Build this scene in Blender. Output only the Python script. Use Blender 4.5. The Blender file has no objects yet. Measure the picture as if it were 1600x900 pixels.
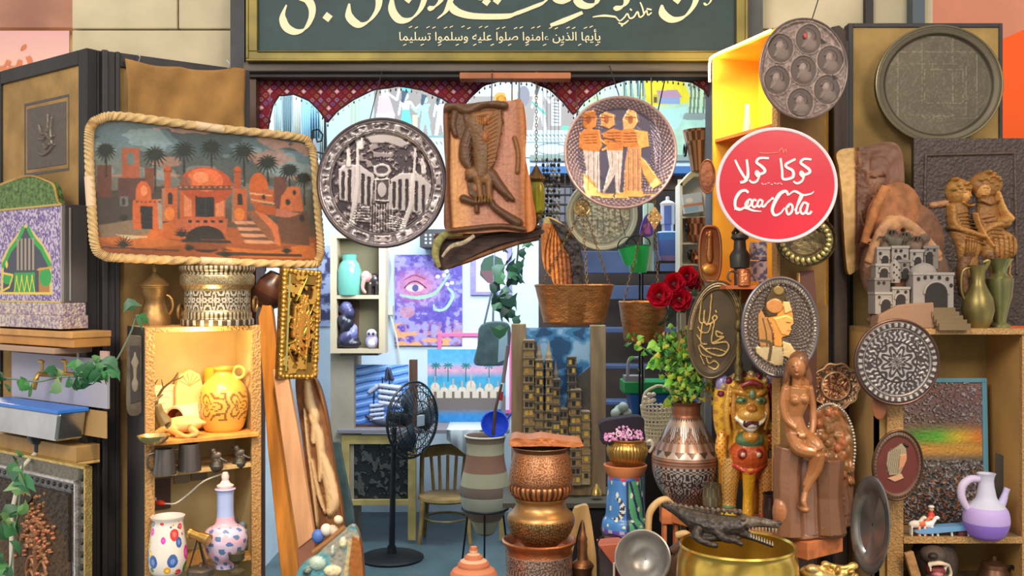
import bpy,bmesh,math,random,unicodedata
import numpy as np
from mathutils import Vector,Matrix,Euler
random.seed(7)
SC = bpy.context.scene
COL = SC.collection
R = math.radians
F,H = 1500.0,2.1            # focal length in pixels of the 1600 px frame, eye height in metres

def S(r,g,b):               # sRGB 0..255 -> linear
    return tuple((c / 255 / 12.92) if c / 255 <= .04045 else ((c / 255 + .055) / 1.055) ** 2.4 for c in (r,g,b))

# ---------------------------------------------------------------- camera, world, lights
cd = bpy.data.cameras.new('camera');cam = bpy.data.objects.new('camera',cd);COL.objects.link(cam)
cam.location = (0,0,H);cam.rotation_euler = (R(90),0,0)
cd.sensor_width = 36;cd.lens = 36 * F / 1600;cd.clip_end = 60
SC.camera = cam
SC.view_settings.view_transform = 'Standard';SC.view_settings.look = 'None'
SC.view_settings.exposure = 0.12;SC.view_settings.gamma = 1.0;SC.view_settings.use_curve_mapping = False
w = bpy.data.worlds.new('patchy_street_ambient');SC.world = w;w.use_nodes = True
nt = w.node_tree;bg = nt.nodes['Background']
tc = nt.nodes.new('ShaderNodeTexCoord');nz = nt.nodes.new('ShaderNodeTexNoise');rp = nt.nodes.new('ShaderNodeValToRGB')
nz.inputs['Scale'].default_value = 2.4;nz.inputs['Detail'].default_value = 3
rp.color_ramp.elements[0].position = .38;rp.color_ramp.elements[0].color = (.17,.15,.13,1)
rp.color_ramp.elements[1].position = .64;rp.color_ramp.elements[1].color = (1.9,1.78,1.6,1)  # made-up bright and dark patches for the metals to reflect
nt.links.new(tc.outputs['Generated'],nz.inputs['Vector']);nt.links.new(nz.outputs['Fac'],rp.inputs['Fac'])
nt.links.new(rp.outputs['Color'],bg.inputs['Color']);bg.inputs['Strength'].default_value = .62

def light(name,kind,loc,energy,col=(1,1,1),size=.5,size_y=None,target=None,spot=60,blend=.6):
    d = bpy.data.lights.new(name,kind);d.energy = energy;d.color = col
    if kind == 'AREA':
        d.size = size
        if size_y:d.shape = 'RECTANGLE';d.size_y = size_y
    elif kind == 'SPOT':
        d.spot_size = R(spot);d.spot_blend = blend;d.shadow_soft_size = size
    else:d.shadow_soft_size = size
    o = bpy.data.objects.new(name,d);COL.objects.link(o);o.location = loc
    if target is not None:
        o.rotation_euler = (Vector(target) - Vector(loc)).to_track_quat('-Z','Y').to_euler()
    return o
WARM = (1.0,.72,.42);COOL = (.82,.92,1.0)
light('added_key_light','AREA',(-1.6,-.6,4.4),110,(1,.93,.84),1.6,target=(0,3.6,1.8))  # added soft key from above and behind the camera, no real lamp
light('added_key_light','AREA',(2.2,-.4,4.0),70,(1,.86,.70),1.2,target=(.6,3.6,1.6))  # added warm area light for highlights from the right, no real lamp
light('shop_tube_or_fill_light','AREA',(-.2,7.2,4.0),118,COOL,2.6,1.2,target=(-.2,7.6,0))
light('shop_tube_or_fill_light','AREA',(-.2,4.9,3.75),42,COOL,2.2,.3,target=(0,6.3,2.6))
light('shop_tube_or_fill_light','AREA',(.25,4.55,3.5),26,COOL,.9,.2,target=(.25,5.3,1.4))  # added cool fill to brighten the city relief, no tube hangs here
light('shop_tube_or_fill_light','AREA',(-.6,6.95,2.82),38,COOL,.8,.5,target=(-.6,9.0,1.6))
light('warm_spot_light','SPOT',(-.55,2.2,3.1),120,WARM,.06,target=(-.84,3.42,1.55),spot=40)
light('warm_spot_light','SPOT',(1.5,2.0,3.0),55,WARM,.06,target=(.85,3.5,1.3),spot=42)
light('warm_spot_light','SPOT',(-.1,2.1,3.2),45,WARM,.06,target=(.12,3.6,1.3),spot=32)
light('cabinet_bulb_light','POINT',(-1.0,3.12,1.94),3.8,(1,.66,.27),.02)
light('cabinet_strip_light','AREA',(.80,3.56,2.85),4,(1,.62,.2),.28,.1,target=(.93,3.72,2.3))
light('neighbour_shop_light','POINT',(-2.6,4.6,2.2),30,(1,.75,.5),.1)

# ---------------------------------------------------------------- noise and curves
def vn(X,Y,sc,seed=0,oct=3):
    out = np.zeros_like(X,dtype=float);amp,tot = 1.,0.
    for o in range(oct):
        g = np.random.RandomState(seed + o * 17).rand(64,64)
        x = X / sc;y = Y / sc
        xi = np.floor(x).astype(int);yi = np.floor(y).astype(int);fx = x - xi;fy = y - yi
        fx = fx * fx * (3 - 2 * fx);fy = fy * fy * (3 - 2 * fy)
        a = g[yi % 64,xi % 64];b = g[yi % 64,(xi + 1) % 64];c = g[(yi + 1) % 64,xi % 64];d = g[(yi + 1) % 64,(xi + 1) % 64]
        out += amp * ((a * (1 - fx) + b * fx) * (1 - fy) + (c * (1 - fx) + d * fx) * fy);tot += amp;amp *= .5;sc *= .5
    return out / tot

def spl(pts,n=8,closed=False):
    P_ = [np.array(p,float) for p in pts];N = len(P_);out = []
    rng = range(N if closed else N - 1)
    for i in rng:
        if closed:p0,p1,p2,p3 = P_[i - 1],P_[i],P_[(i + 1) % N],P_[(i + 2) % N]
        else:p0,p1,p2,p3 = P_[max(i - 1,0)],P_[i],P_[i + 1],P_[min(i + 2,N - 1)]
        for j in range(n):
            t = j / n
            out.append(.5 * ((2 * p1) + (-p0 + p2) * t + (2 * p0 - 5 * p1 + 4 * p2 - p3) * t * t + (-p0 + 3 * p1 - 3 * p2 + p3) * t ** 3))
    if not closed:out.append(P_[-1])
    return [tuple(p) for p in out]

# ---------------------------------------------------------------- Arabic letter forms for text
_forms = {}
for _cp in range(0xFE80,0xFEFD):
    _d = unicodedata.decomposition(chr(_cp)).split()
    if len(_d) == 2:_forms.setdefault(chr(int(_d[1],16)),{})[_d[0]] = chr(_cp)
    if len(_d) == 3:_forms.setdefault(chr(int(_d[1],16)) + chr(int(_d[2],16)),{})[_d[0]] = chr(_cp)
def ar(s):
    toks = [];i = 0
    while i < len(s):
        if s[i:i + 2] in _forms:toks.append(s[i:i + 2]);i += 2
        else:toks.append(s[i]);i += 1
    out = []
    dual = lambda t:t in _forms and '<initial>' in _forms[t] or t == 'ـ'
    for i,t in enumerate(toks):
        if t not in _forms:out.append(t);continue
        prev = i > 0 and dual(toks[i - 1]);nxt = i < len(toks) - 1 and (toks[i + 1] in _forms and '<final>' in _forms[toks[i + 1]] or toks[i + 1] == 'ـ') and '<initial>' in _forms[t]
        f = '<medial>' if prev and nxt else '<final>' if prev else '<initial>' if nxt else '<isolated>'
        out.append(_forms[t].get(f,_forms[t].get('<isolated>',t)))
    return ''.join(reversed(out))

# ---------------------------------------------------------------- materials
_M = {}
def M(name,col=None,rough=.6,metal=0.,noise=None,bump=None,wave=None,spec=.5,trans=0.,emit=None,col2=None,coat=0.,alpha=1.):
    """col None = colour attribute; noise=(scale, amount) lightens/darkens by wear; col2 + noise = two-tone; bump=(scale, strength[, kind])"""
    if name in _M:return _M[name]
    m = bpy.data.materials.new(name);m.use_nodes = True;t = m.node_tree;b = t.nodes['Principled BSDF'];_M[name] = m
    L = t.links.new
    tc = t.nodes.new('ShaderNodeTexCoord')
    if col is None:
        a = t.nodes.new('ShaderNodeAttribute');a.attribute_name = 'Col';src = a.outputs['Color']
    else:
        c = t.nodes.new('ShaderNodeRGB');c.outputs[0].default_value = (*col,1);src = c.outputs[0]
    if noise:
        n = t.nodes.new('ShaderNodeTexNoise');n.inputs['Scale'].default_value = noise[0];n.inputs['Detail'].default_value = 4
        mp = t.nodes.new('ShaderNodeMapping');L(tc.outputs['Object'],mp.inputs['Vector']);L(mp.outputs['Vector'],n.inputs['Vector'])
        if len(noise) > 2:mp.inputs['Scale'].default_value = noise[2]
        r = t.nodes.new('ShaderNodeMapRange');r.inputs['From Min'].default_value = .36;r.inputs['From Max'].default_value = .64
        L(n.outputs['Fac'],r.inputs['Value'])
        mx = t.nodes.new('ShaderNodeMix');mx.data_type = 'RGBA'
        if col2 is not None:
            L(r.outputs[0],mx.inputs['Factor']);L(src,mx.inputs['A']);mx.inputs['B'].default_value = (*col2,1);src = mx.outputs['Result']
        else:
            r.inputs['To Min'].default_value = 1 - noise[1];r.inputs['To Max'].default_value = 1 + noise[1]
            mx.blend_type = 'MULTIPLY';mx.inputs['Factor'].default_value = 1
            cb = t.nodes.new('ShaderNodeCombineColor');[L(r.outputs[0],cb.inputs[i]) for i in range(3)]
            L(src,mx.inputs['A']);L(cb.outputs[0],mx.inputs['B']);src = mx.outputs['Result']
    L(src,b.inputs['Base Color'])
    b.inputs['Roughness'].default_value = rough;b.inputs['Metallic'].default_value = metal
    b.inputs['Specular IOR Level'].default_value = spec;b.inputs['Transmission Weight'].default_value = trans
    b.inputs['Coat Weight'].default_value = coat;b.inputs['Alpha'].default_value = alpha
    if emit:
        b.inputs['Emission Color'].default_value = (*emit[0],1);b.inputs['Emission Strength'].default_value = emit[1]
    if bump:
        kind = bump[2] if len(bump) > 2 else 'noise'
        n = t.nodes.new({'noise':'ShaderNodeTexNoise','voronoi':'ShaderNodeTexVoronoi','wave':'ShaderNodeTexWave'}[kind])
        n.inputs['Scale'].default_value = bump[0]
        if kind == 'wave':n.inputs['Distortion'].default_value = 2
        L(tc.outputs['Object'],n.inputs['Vector'])
        bp = t.nodes.new('ShaderNodeBump');bp.inputs['Strength'].default_value = bump[1];bp.inputs['Distance'].default_value = .004
        L(n.outputs[0] if kind != 'noise' else n.outputs['Fac'],bp.inputs['Height']);L(bp.outputs[0],b.inputs['Normal'])
    return m

# ---------------------------------------------------------------- mesh builder (units: photo pixels at the thing's distance; vertical counts down)
class MB:
    def __init__(s,T=None,k=None,ax=0,ay=0):
        if T is not None:s.k,s.ax,s.ay = T.k,T.ax,T.ay
        else:s.k,s.ax,s.ay = k or 1.,ax,ay
        s.v = [];s.f = [];s.c = [];s.mi = [];s.col = (.8,.8,.8);s.m = 0;s.xf = None
    def add(s,vs,fs,cols=None):
        o = len(s.v)
        for p in vs:
            x,y,z = (p[0] - s.ax) * s.k,p[1] * s.k,-(p[2] - s.ay) * s.k
            if s.xf is not None:x,y,z = s.xf @ Vector((x,y,z))
            s.v.append((x,y,z))
        for i,f in enumerate(fs):
            s.f.append(tuple(j + o for j in f));s.c.append(cols[i] if cols else s.col);s.mi.append(s.m)
        return s
    def box(s,x0,x1,z0,z1,y0,y1,col=None):
        if col:s.col = col
        return s.add([(x,y,z) for x in (x0,x1) for y in (y0,y1) for z in (z0,z1)],
                     [(0,1,3,2),(4,6,7,5),(0,4,5,1),(2,3,7,6),(0,2,6,4),(1,5,7,3)])
    def quadbox(s,pts,y0,y1,col=None):return s.prism(pts,y0,y1,col)
    def prism(s,pts,y0,y1,col=None):
        if col:s.col = col
        n = len(pts)
        a = sum(pts[i][0] * pts[(i + 1) % n][1] - pts[(i + 1) % n][0] * pts[i][1] for i in range(n))
        if a < 0:pts = pts[::-1]
        return s.add([(p[0],y0,p[1]) for p in pts] + [(p[0],y1,p[1]) for p in pts],
                     [tuple(range(n))[::-1],tuple(range(n,2 * n))] + [(i,(i + 1) % n,n + (i + 1) % n,n + i) for i in range(n)])
    def lathe(s,cx,prof,cy=0,n=32,flute=None,cf=None,col=None,closed=False,sq=1.):
        """prof [(radius, photo y)] top to bottom or any order; revolve about the vertical"""
        if col:s.col = col
        vs = [];fs = [];cs = [];m = len(prof)
        for i,(r,z) in enumerate(prof):
            for j in range(n):
                th = 2 * math.pi * j / n;rr = max(r,.01)
                if flute and flute[2] <= i <= flute[3]:rr *= 1 + flute[1] * math.cos(flute[0] * th)
                vs.append((cx + rr * math.cos(th),cy + rr * math.sin(th) * sq,z))
        up = prof[0][1] > prof[-1][1]
        for i in range(m - 1 + (1 if closed else 0)):
            i2 = (i + 1) % m
            for j in range(n):
                q = (i * n + j,i * n + (j + 1) % n,i2 * n + (j + 1) % n,i2 * n + j)
                fs.append(q if up else q[::-1])
                if cf:cs.append(cf((j + .5) / n,(i + .5) / (m - 1),i))
        return s.add(vs,fs,cs if cf else None)
    def tube(s,pts,r,n=8,closed=False,col=None,twist=None):
        if col:s.col = col
        P_ = [Vector(p) for p in pts];N = len(P_);rs = r if isinstance(r,(list,tuple)) else [r] * N
        if len(rs) != N:
            xs = np.linspace(0,1,len(rs));rs = np.interp(np.linspace(0,1,N),xs,rs)
        vs = [];fs = [];nrm = None
        for i in range(N):
            a = P_[(i - 1) % N] if closed or i > 0 else P_[i];b = P_[(i + 1) % N] if closed or i < N - 1 else P_[i]
            t = (b - a).normalized() if (b - a).length > 1e-9 else Vector((0,0,1))
            if nrm is None:nrm = t.orthogonal().normalized()
            nrm = (nrm - t * nrm.dot(t));nrm = nrm.normalized() if nrm.length > 1e-6 else t.orthogonal().normalized()
            bn = t.cross(nrm)
            for j in range(n):
                th = 2 * math.pi * j / n + (twist or 0) * i
                rr = rs[i] * (1 + (.28 * abs(math.sin(1.5 * (th - (twist or 0) * i))) - .14 if twist else 0))
                vs.append(P_[i] + (nrm * math.cos(th) + bn * math.sin(th)) * rr)
        for i in range(N if closed else N - 1):
            for j in range(n):
                fs.append((i * n + j,i * n + (j + 1) % n,((i + 1) % N) * n + (j + 1) % n,((i + 1) % N) * n + j))
        if not closed:fs += [tuple(range(n))[::-1],tuple((N - 1) * n + j for j in range(n))]
        return s.add(vs,fs)
    def ell(s,c,r,rot=None,nu=16,nv=10,col=None):
        if col:s.col = col
        rm = Euler([R(a) for a in rot]).to_matrix() if rot else None
        vs = [];fs = []
        for i in range(nv + 1):
            ph = math.pi * i / nv
            for j in range(nu):
                th = 2 * math.pi * j / nu
                p = Vector((r[0] * math.sin(ph) * math.cos(th),r[1] * math.sin(ph) * math.sin(th),-r[2] * math.cos(ph)))
                if rm:p = rm @ p
                vs.append((c[0] + p.x,c[1] + p.y,c[2] + p.z))
        for i in range(nv):
            for j in range(nu):
                fs.append((i * nu + j,(i + 1) * nu + j,(i + 1) * nu + (j + 1) % nu,i * nu + (j + 1) % nu))
        return s.add(vs,fs)
    def cap(s,p0,p1,r0,r1,n=12,col=None):
        p0,p1 = Vector(p0),Vector(p1);d = (p1 - p0);u = d.normalized() if d.length > 1e-9 else Vector((0,0,1));pts = [];rs = []
        for a in (0,30,60):pts.append(p0 - u * r0 * math.cos(R(a + 2)));rs.append(r0 * math.sin(R(a + 2)))
        pts += [p0,p1];rs += [r0,r1]
        for a in (60,30,0):pts.append(p1 + u * r1 * math.cos(R(a + 2)));rs.append(r1 * math.sin(R(a + 2)))
        return s.tube(pts,rs,n,col=col)
    def torus(s,c,R0,r,axis='y',n=32,m=8,sx=1.,sz=1.,col=None):
        pts = []
        for i in range(n):
            a = 2 * math.pi * i / n
            if axis == 'y':pts.append((c[0] + R0 * sx * math.cos(a),c[1],c[2] + R0 * sz * math.sin(a)))
            elif axis == 'z':pts.append((c[0] + R0 * sx * math.cos(a),c[1] + R0 * sz * math.sin(a),c[2]))
            else:pts.append((c[0],c[1] + R0 * sx * math.cos(a),c[2] + R0 * sz * math.sin(a)))
        return s.tube(pts,r,m,True,col)
    def stroke(s,pts,ws,y=0,d=1.,col=None,smooth=6):
        """a raised flat pen stroke in the front plane"""
        if col:s.col = col
        if smooth:pts = spl(pts,smooth)
        N = len(pts);ws = ws if isinstance(ws,(list,tuple)) else [ws];s.ns = getattr(s,'ns',0) + 1;d += .06 * (s.ns % 9)
        W = np.interp(np.linspace(0,1,N),np.linspace(0,1,len(ws)),ws) if len(ws) > 1 else [ws[0]] * N
        vs = [];fs = []
        for i in range(N):
            a = pts[max(i - 1,0)];b = pts[min(i + 1,N - 1)];dx,dz = b[0] - a[0],b[1] - a[1];l = math.hypot(dx,dz) or 1
            nx,nz = -dz / l * W[i] / 2,dx / l * W[i] / 2
            for (sx,yy) in ((1,y - d),(-1,y - d),(-1,y),(1,y)):vs.append((pts[i][0] + nx * sx,yy - .3 * i / N,pts[i][1] + nz * sx))
        for i in range(N - 1):
            for j in range(4):fs.append((i * 4 + j,i * 4 + (j + 1) % 4,i * 4 + 4 + (j + 1) % 4,i * 4 + 4 + j))
        fs += [(3,2,1,0),tuple((N - 1) * 4 + j for j in range(4))]
        return s.add(vs,fs)
    def nib(s,pts,wmax,ang=40,y=0,d=1.,col=None,thin=.22):
        """broad-nib calligraphic stroke: width follows direction against the pen angle"""
        p = spl(pts,8);N = len(p);W = []
        for i in range(N):
            a = p[max(i - 1,0)];b = p[min(i + 1,N - 1)];th = math.atan2(-(b[1] - a[1]),b[0] - a[0])
            W.append(wmax * (thin + (1 - thin) * abs(math.sin(th - R(ang)))) * min(1,.25 + 6 * i / N,.25 + 6 * (N - 1 - i) / N))
        return s.stroke(p,W,y,d,col,0)
    def text(s,body,x0,z0,x1,z1,y=0,d=.6,col=None,shear=0.,bold=0.):
        if col:s.col = col
        c = bpy.data.curves.new('t','FONT');c.body = body;c.resolution_u = 3;c.offset = bold
        o = bpy.data.objects.new('t',c);COL.objects.link(o)
        me = bpy.data.meshes.new_from_object(o.evaluated_get(bpy.context.evaluated_depsgraph_get()))
        V = [v.co.copy() for v in me.vertices];Fs = [tuple(p.vertices) for p in me.polygons]
        if V:
            xa,xb = min(v.x for v in V),max(v.x for v in V);ya,yb = min(v.y for v in V),max(v.y for v in V)
            q = [((v.x - xa) / (xb - xa) * (x1 - x0) + x0 + shear * (v.y - ya) / (yb - ya),y - d,z1 - (v.y - ya) / (yb - ya) * (z1 - z0)) for v in V]
            s.add(q,Fs)
        bpy.data.objects.remove(o);bpy.data.curves.remove(c);bpy.data.meshes.remove(me)
        return s
    def mesh(s,name,mats,smooth=True):
        me = bpy.data.meshes.new(name);me.from_pydata(s.v,[],s.f)
        at = me.color_attributes.new('Col','FLOAT_COLOR','CORNER')
        buf = np.repeat(np.array([(*c,1.) for c in s.c],np.float32).reshape(-1,4),[len(f) for f in s.f],axis=0)
        at.data.foreach_set('color',buf.ravel())
        for m in (mats if isinstance(mats,(list,tuple)) else [mats]):me.materials.append(m)
        me.polygons.foreach_set('material_index',s.mi)
        if smooth:me.polygons.foreach_set('use_smooth',[True] * len(s.f))
        return me

def finish(o,smooth,bevel,sub,solid):
    if bevel:
        m = o.modifiers.new('bevel','BEVEL');m.width = bevel;m.segments = 2;m.limit_method = 'ANGLE';m.angle_limit = R(35)
    if solid:
        m = o.modifiers.new('solid','SOLIDIFY');m.thickness = solid;m.offset = 0
    if sub:
        m = o.modifiers.new('sub','SUBSURF');m.levels = m.render_levels = sub
    if smooth and o.type == 'MESH':
        o.data.set_sharp_from_angle(angle=R(38))

class Th:
    """one thing; lazily an Empty with parts, or a single mesh"""
    def __init__(s,name,label=None,cat=None,ax=0,ay=0,Z=3.5,yaw=0,pitch=0,roll=0,group=None,kind=None,loc=None,k=None):
        s.name,s.label,s.cat,s.group,s.kind = name,label,cat,group,kind
        s.k = k or Z / F;s.ax,s.ay = ax,ay
        s.loc = Vector(loc) if loc is not None else Vector(((ax - 800) / F * Z,Z,H - (ay - 450) / F * Z))
        s.rot = Euler((R(pitch),R(roll),R(yaw)))
        s.M = Matrix.Translation(s.loc) @ s.rot.to_matrix().to_4x4();s.Mi = s.M.inverted();s.o = None
    def m(s,px,py,y=0.):
        """photo pixel -> the thing's own (x, down) on its plane y"""
        o = s.Mi @ Vector((0,0,H));d = s.Mi.to_3x3() @ Vector(((px - 800) / F,1,-(py - 450) / F))
        t = (y * s.k - o.y) / d.y;q = o + d * t
        return (q.x / s.k + s.ax,-q.z / s.k + s.ay)
    def mm(s,pts,y=0.):return [s.m(p[0],p[1],y) for p in pts]
    def tag(s,o):
        o.location = s.loc;o.rotation_euler = s.rot
        if s.label:o['label'] = s.label
        if s.cat:o['category'] = s.cat
        if s.group:o['group'] = s.group
        if s.kind:o['kind'] = s.kind
        s.o = o
    def root(s):
        if s.o is None:
            o = bpy.data.objects.new(s.name,None);o.empty_display_size = .05;COL.objects.link(o);s.tag(o)
        return s.o
    def put(s,name,me,parent=None,smooth=True,bevel=0,sub=0,solid=0,label=None,kind=None):
        o = bpy.data.objects.new(name,me);COL.objects.link(o);o.parent = parent or s.root()
        if label:o['label'] = label
        if kind:o['kind'] = kind
        finish(o,smooth,bevel,sub,solid);return o
    def part(s,name,mb,mat,parent=None,smooth=True,bevel=0,sub=0,solid=0,label=None,kind=None):
        return s.put(name,mb.mesh(name,mat,smooth),parent,smooth,bevel,sub,solid,label,kind)
    def solo(s,mb,mat,smooth=True,bevel=0,sub=0,solid=0):
        me = mb.mesh(s.name,mat,smooth) if isinstance(mb,MB) else mb
        o = bpy.data.objects.new(s.name,me);COL.objects.link(o);s.tag(o)
        finish(o,smooth,bevel,sub,solid);return o
    def mb(s):return MB(s)

# ---------------------------------------------------------------- painted / carved surfaces
class Cv:
    """a surface drawn in the thing's own plane coordinates: colours and relief heights on a grid"""
    def __init__(s,x0,y0,x1,y1,res=1.,col=(.5,.5,.5)):
        s.x0,s.y0,s.x1,s.y1 = x0,y0,x1,y1
        s.nx = max(2,int((x1 - x0) * res) + 1);s.ny = max(2,int((y1 - y0) * res) + 1)
        s.X,s.Y = np.meshgrid(np.linspace(x0,x1,s.nx),np.linspace(y0,y1,s.ny))
        s.C = np.zeros((s.ny,s.nx,3)) + np.array(col);s.H = np.zeros((s.ny,s.nx))
    def pm(s,pts):
        ins = np.zeros(s.X.shape,bool);n = len(pts);X,Y = s.X,s.Y
        for i in range(n):
            xa,ya = pts[i];xb,yb = pts[(i + 1) % n]
            if ya == yb:continue
            c = (Y >= min(ya,yb)) & (Y < max(ya,yb))
            ins ^= c & (X < xa + (Y - ya) * (xb - xa) / (yb - ya))
        return ins
    def em(s,cx,cy,rx,ry,rot=0):
        a = R(rot);dx,dy = s.X - cx,s.Y - cy
        u = (dx * math.cos(a) + dy * math.sin(a)) / rx;v = (-dx * math.sin(a) + dy * math.cos(a)) / ry
        return u * u + v * v
    def ld(s,pts,ws):
        """distance / half-width to a polyline (<1 inside)"""
        N = len(pts);ws = ws if isinstance(ws,(list,tuple)) else [ws]
        W = np.interp(np.linspace(0,1,N),np.linspace(0,1,len(ws)),ws) if len(ws) > 1 else [ws[0]] * N
        best = np.full(s.X.shape,9.)
        for i in range(N - 1):
            (xa,ya),(xb,yb) = pts[i][:2],pts[i + 1][:2];dx,dy = xb - xa,yb - ya;l2 = dx * dx + dy * dy or 1e-9
            t = np.clip(((s.X - xa) * dx + (s.Y - ya) * dy) / l2,0,1)
            w_ = np.maximum(W[i] + (W[i + 1] - W[i]) * t,.05) / 2
            best = np.minimum(best,np.hypot(s.X - xa - t * dx,s.Y - ya - t * dy) / w_)
        return best
    def put(s,mask,col=None,h=None,a=1.):
        if col is not None:s.C[mask] = s.C[mask] * (1 - a) + np.array(col) * a
        if h is not None:s.H[mask] = h if np.isscalar(h) else h[mask]
        return s
    def poly(s,pts,col=None,h=None,a=1.):return s.put(s.pm(pts),col,h,a)
    def rect(s,x0,y0,x1,y1,col=None,h=None,a=1.):return s.put((s.X >= x0) & (s.X <= x1) & (s.Y >= y0) & (s.Y <= y1),col,h,a)
    def oval(s,cx,cy,rx,ry,col=None,h=None,rot=0,a=1.):return s.put(s.em(cx,cy,rx,ry,rot) < 1,col,h,a)
    def ring(s,cx,cy,rx,ry,w_,col=None,h=None,a=1.):
        d = s.em(cx,cy,rx,ry);return s.put((d < 1) & (s.em(cx,cy,rx - w_,ry - w_) > 1),col,h,a)
    def line(s,pts,w_,col=None,h=None,smooth=0,a=1.):
        if smooth:pts = spl(pts,smooth)
        return s.put(s.ld(pts,w_) < 1,col,h,a)
    def dome(s,cx,cy,rx,ry,h,col=None,rot=0,base=0.):
        d = s.em(cx,cy,rx,ry,rot);m = d < 1;z = base + h * np.sqrt(np.clip(1 - d,0,1));mk = m & (z > s.H)
        s.H[mk] = z[mk]
        if col is not None:s.C[mk] = col
        return s
    def limb(s,pts,ws,h,col=None,smooth=5,base=0.):
        if smooth:pts = spl(pts,smooth)
        d = s.ld(pts,ws);m = d < 1;z = base + h * np.sqrt(np.clip(1 - d * d,0,1));mk = m & (z > s.H)
        s.H[mk] = z[mk]
        if col is not None:s.C[mk] = col
        return s
    def mottle(s,sc,amt,seed=1,oct=3,mask=None):
        f = 1 + amt * (vn(s.X - s.x0 + 500,s.Y - s.y0 + 500,sc,seed,oct) - .5) * 2
        if mask is None:s.C *= f[...,None]
        else:s.C[mask] *= f[mask][:,None]
        s.C = np.clip(s.C,0,1);return s
    def rough(s,sc,amt,seed=5,mask=None):
        n = amt * (vn(s.X - s.x0 + 500,s.Y - s.y0 + 500,sc,seed) - .5)
        if mask is None:s.H += n
        else:s.H[mask] += n[mask]
        return s
    def grad(s,stops,mask=None,axis='y'):
        """stops [(coord, colour)]"""
        A = s.Y if axis == 'y' else s.X;xs = [p[0] for p in stops]
        g = np.stack([np.interp(A,xs,[p[1][i] for p in stops]) for i in range(3)],-1)
        if mask is None:s.C = g
        else:s.C[mask] = g[mask]
        return s
    def blur(s,n=1):
        for _ in range(n):
            h = np.pad(s.H,1,'edge');s.H = (h[:-2,1:-1] + h[2:,1:-1] + h[1:-1,:-2] + h[1:-1,2:] + 2 * s.H) / 6
        return s
    def samp(s,A,x,y):
        u = np.clip((x - s.x0) / (s.x1 - s.x0) * (s.nx - 1),0,s.nx - 1.001);v = np.clip((y - s.y0) / (s.y1 - s.y0) * (s.ny - 1),0,s.ny - 1.001)
        i,j = u.astype(int),v.astype(int);fu,fv = u - i,v - j
        if A.ndim == 3:fu,fv = fu[...,None],fv[...,None]
        return (A[j,i] * (1 - fu) + A[j,i + 1] * fu) * (1 - fv) + (A[j + 1,i] * (1 - fu) + A[j + 1,i + 1] * fu) * fv
    def _mesh(s,name,T,X,Y,Hh,C,quads,extra_v,extra_f,back,mat):
        V = np.stack([(X - T.ax) * T.k,-Hh * T.k,-(Y - T.ay) * T.k],-1).reshape(-1,3)
        if len(extra_v):V = np.vstack([V,np.array([((p[0] - T.ax) * T.k,p[1] * T.k,-(p[2] - T.ay) * T.k) for p in extra_v])])
        me = bpy.data.meshes.new(name)
        nq = len(quads);ex = [tuple(f) for f in extra_f];lens = np.concatenate([np.full(nq,4),np.array([len(f) for f in ex],int)]) if ex else np.full(nq,4)
        loops = np.concatenate([np.asarray(quads).ravel()] + [np.array(f) for f in ex]) if ex else np.asarray(quads).ravel()
        me.vertices.add(len(V));me.vertices.foreach_set('co',V.astype(np.float32).ravel())
        me.loops.add(len(loops));me.loops.foreach_set('vertex_index',loops.astype(np.int32))
        me.polygons.add(len(lens));st = np.concatenate([[0],np.cumsum(lens)[:-1]]);me.polygons.foreach_set('loop_start',st.astype(np.int32))
        me.polygons.foreach_set('use_smooth',[True] * nq + [False] * len(ex))
        me.update(calc_edges=True);me.validate()
        at = me.color_attributes.new('Col','FLOAT_COLOR','POINT')
        CC = np.ones((len(V),4),np.float32);CC[:,:3] = back;n0 = X.size;CC[:n0,:3] = C.reshape(-1,3)
        at.data.foreach_set('color',CC.ravel());me.materials.append(mat);return me
    def rectmesh(s,name,T,mat,thick=6,back=(.1,.07,.05)):
        ny,nx = s.ny,s.nx;idx = np.arange(nx * ny).reshape(ny,nx)
        q = np.stack([idx[:-1,:-1],idx[1:,:-1],idx[1:,1:],idx[:-1,1:]],-1).reshape(-1,4)
        per = list(idx[0,:]) + list(idx[1:,-1]) + list(idx[-1,-2::-1]) + list(idx[-2:0:-1,0])
        fx,fy = s.X.ravel(),s.Y.ravel();ev = [(fx[i],thick,fy[i]) for i in per];n = len(per);b = nx * ny
        ef = [(per[i],per[(i + 1) % n],b + (i + 1) % n,b + i) for i in range(n)] + [tuple(b + i for i in range(n))]
        return s._mesh(name,T,s.X,s.Y,s.H,s.C,q,ev,ef,back,mat)
    def diskmesh(s,name,T,mat,cx,cy,rx,ry,prof=None,nr=60,nt=160,thick=4,back=(.1,.08,.06)):
        """round dish: prof(t) adds height at normalised radius t"""
        t,th = np.meshgrid(np.linspace(0,1,nr),np.linspace(0,2 * math.pi,nt,endpoint=False),indexing='ij')
        x = cx + rx * t * np.cos(th);y = cy + ry * t * np.sin(th)
        Hh = s.samp(s.H,x,y);C = s.samp(s.C,x,y)
        if prof is not None:Hh = Hh + np.interp(t,[p[0] for p in prof],[p[1] for p in prof])
        idx = np.arange(nr * nt).reshape(nr,nt);nx_ = np.roll(idx,-1,1)
        q = np.stack([idx[:-1],nx_[:-1],nx_[1:],idx[1:]],-1).reshape(-1,4)[:,::-1]
        ev = [(x[-1,j],thick,y[-1,j]) for j in range(nt)];b = nr * nt
        ef = [(idx[-1,j],idx[-1,(j + 1) % nt],b + (j + 1) % nt,b + j)[::-1] for j in range(nt)] + [tuple(b + j for j in range(nt))]
        return s._mesh(name,T,x,y,Hh,C,q,ev,ef,back,mat)
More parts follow.
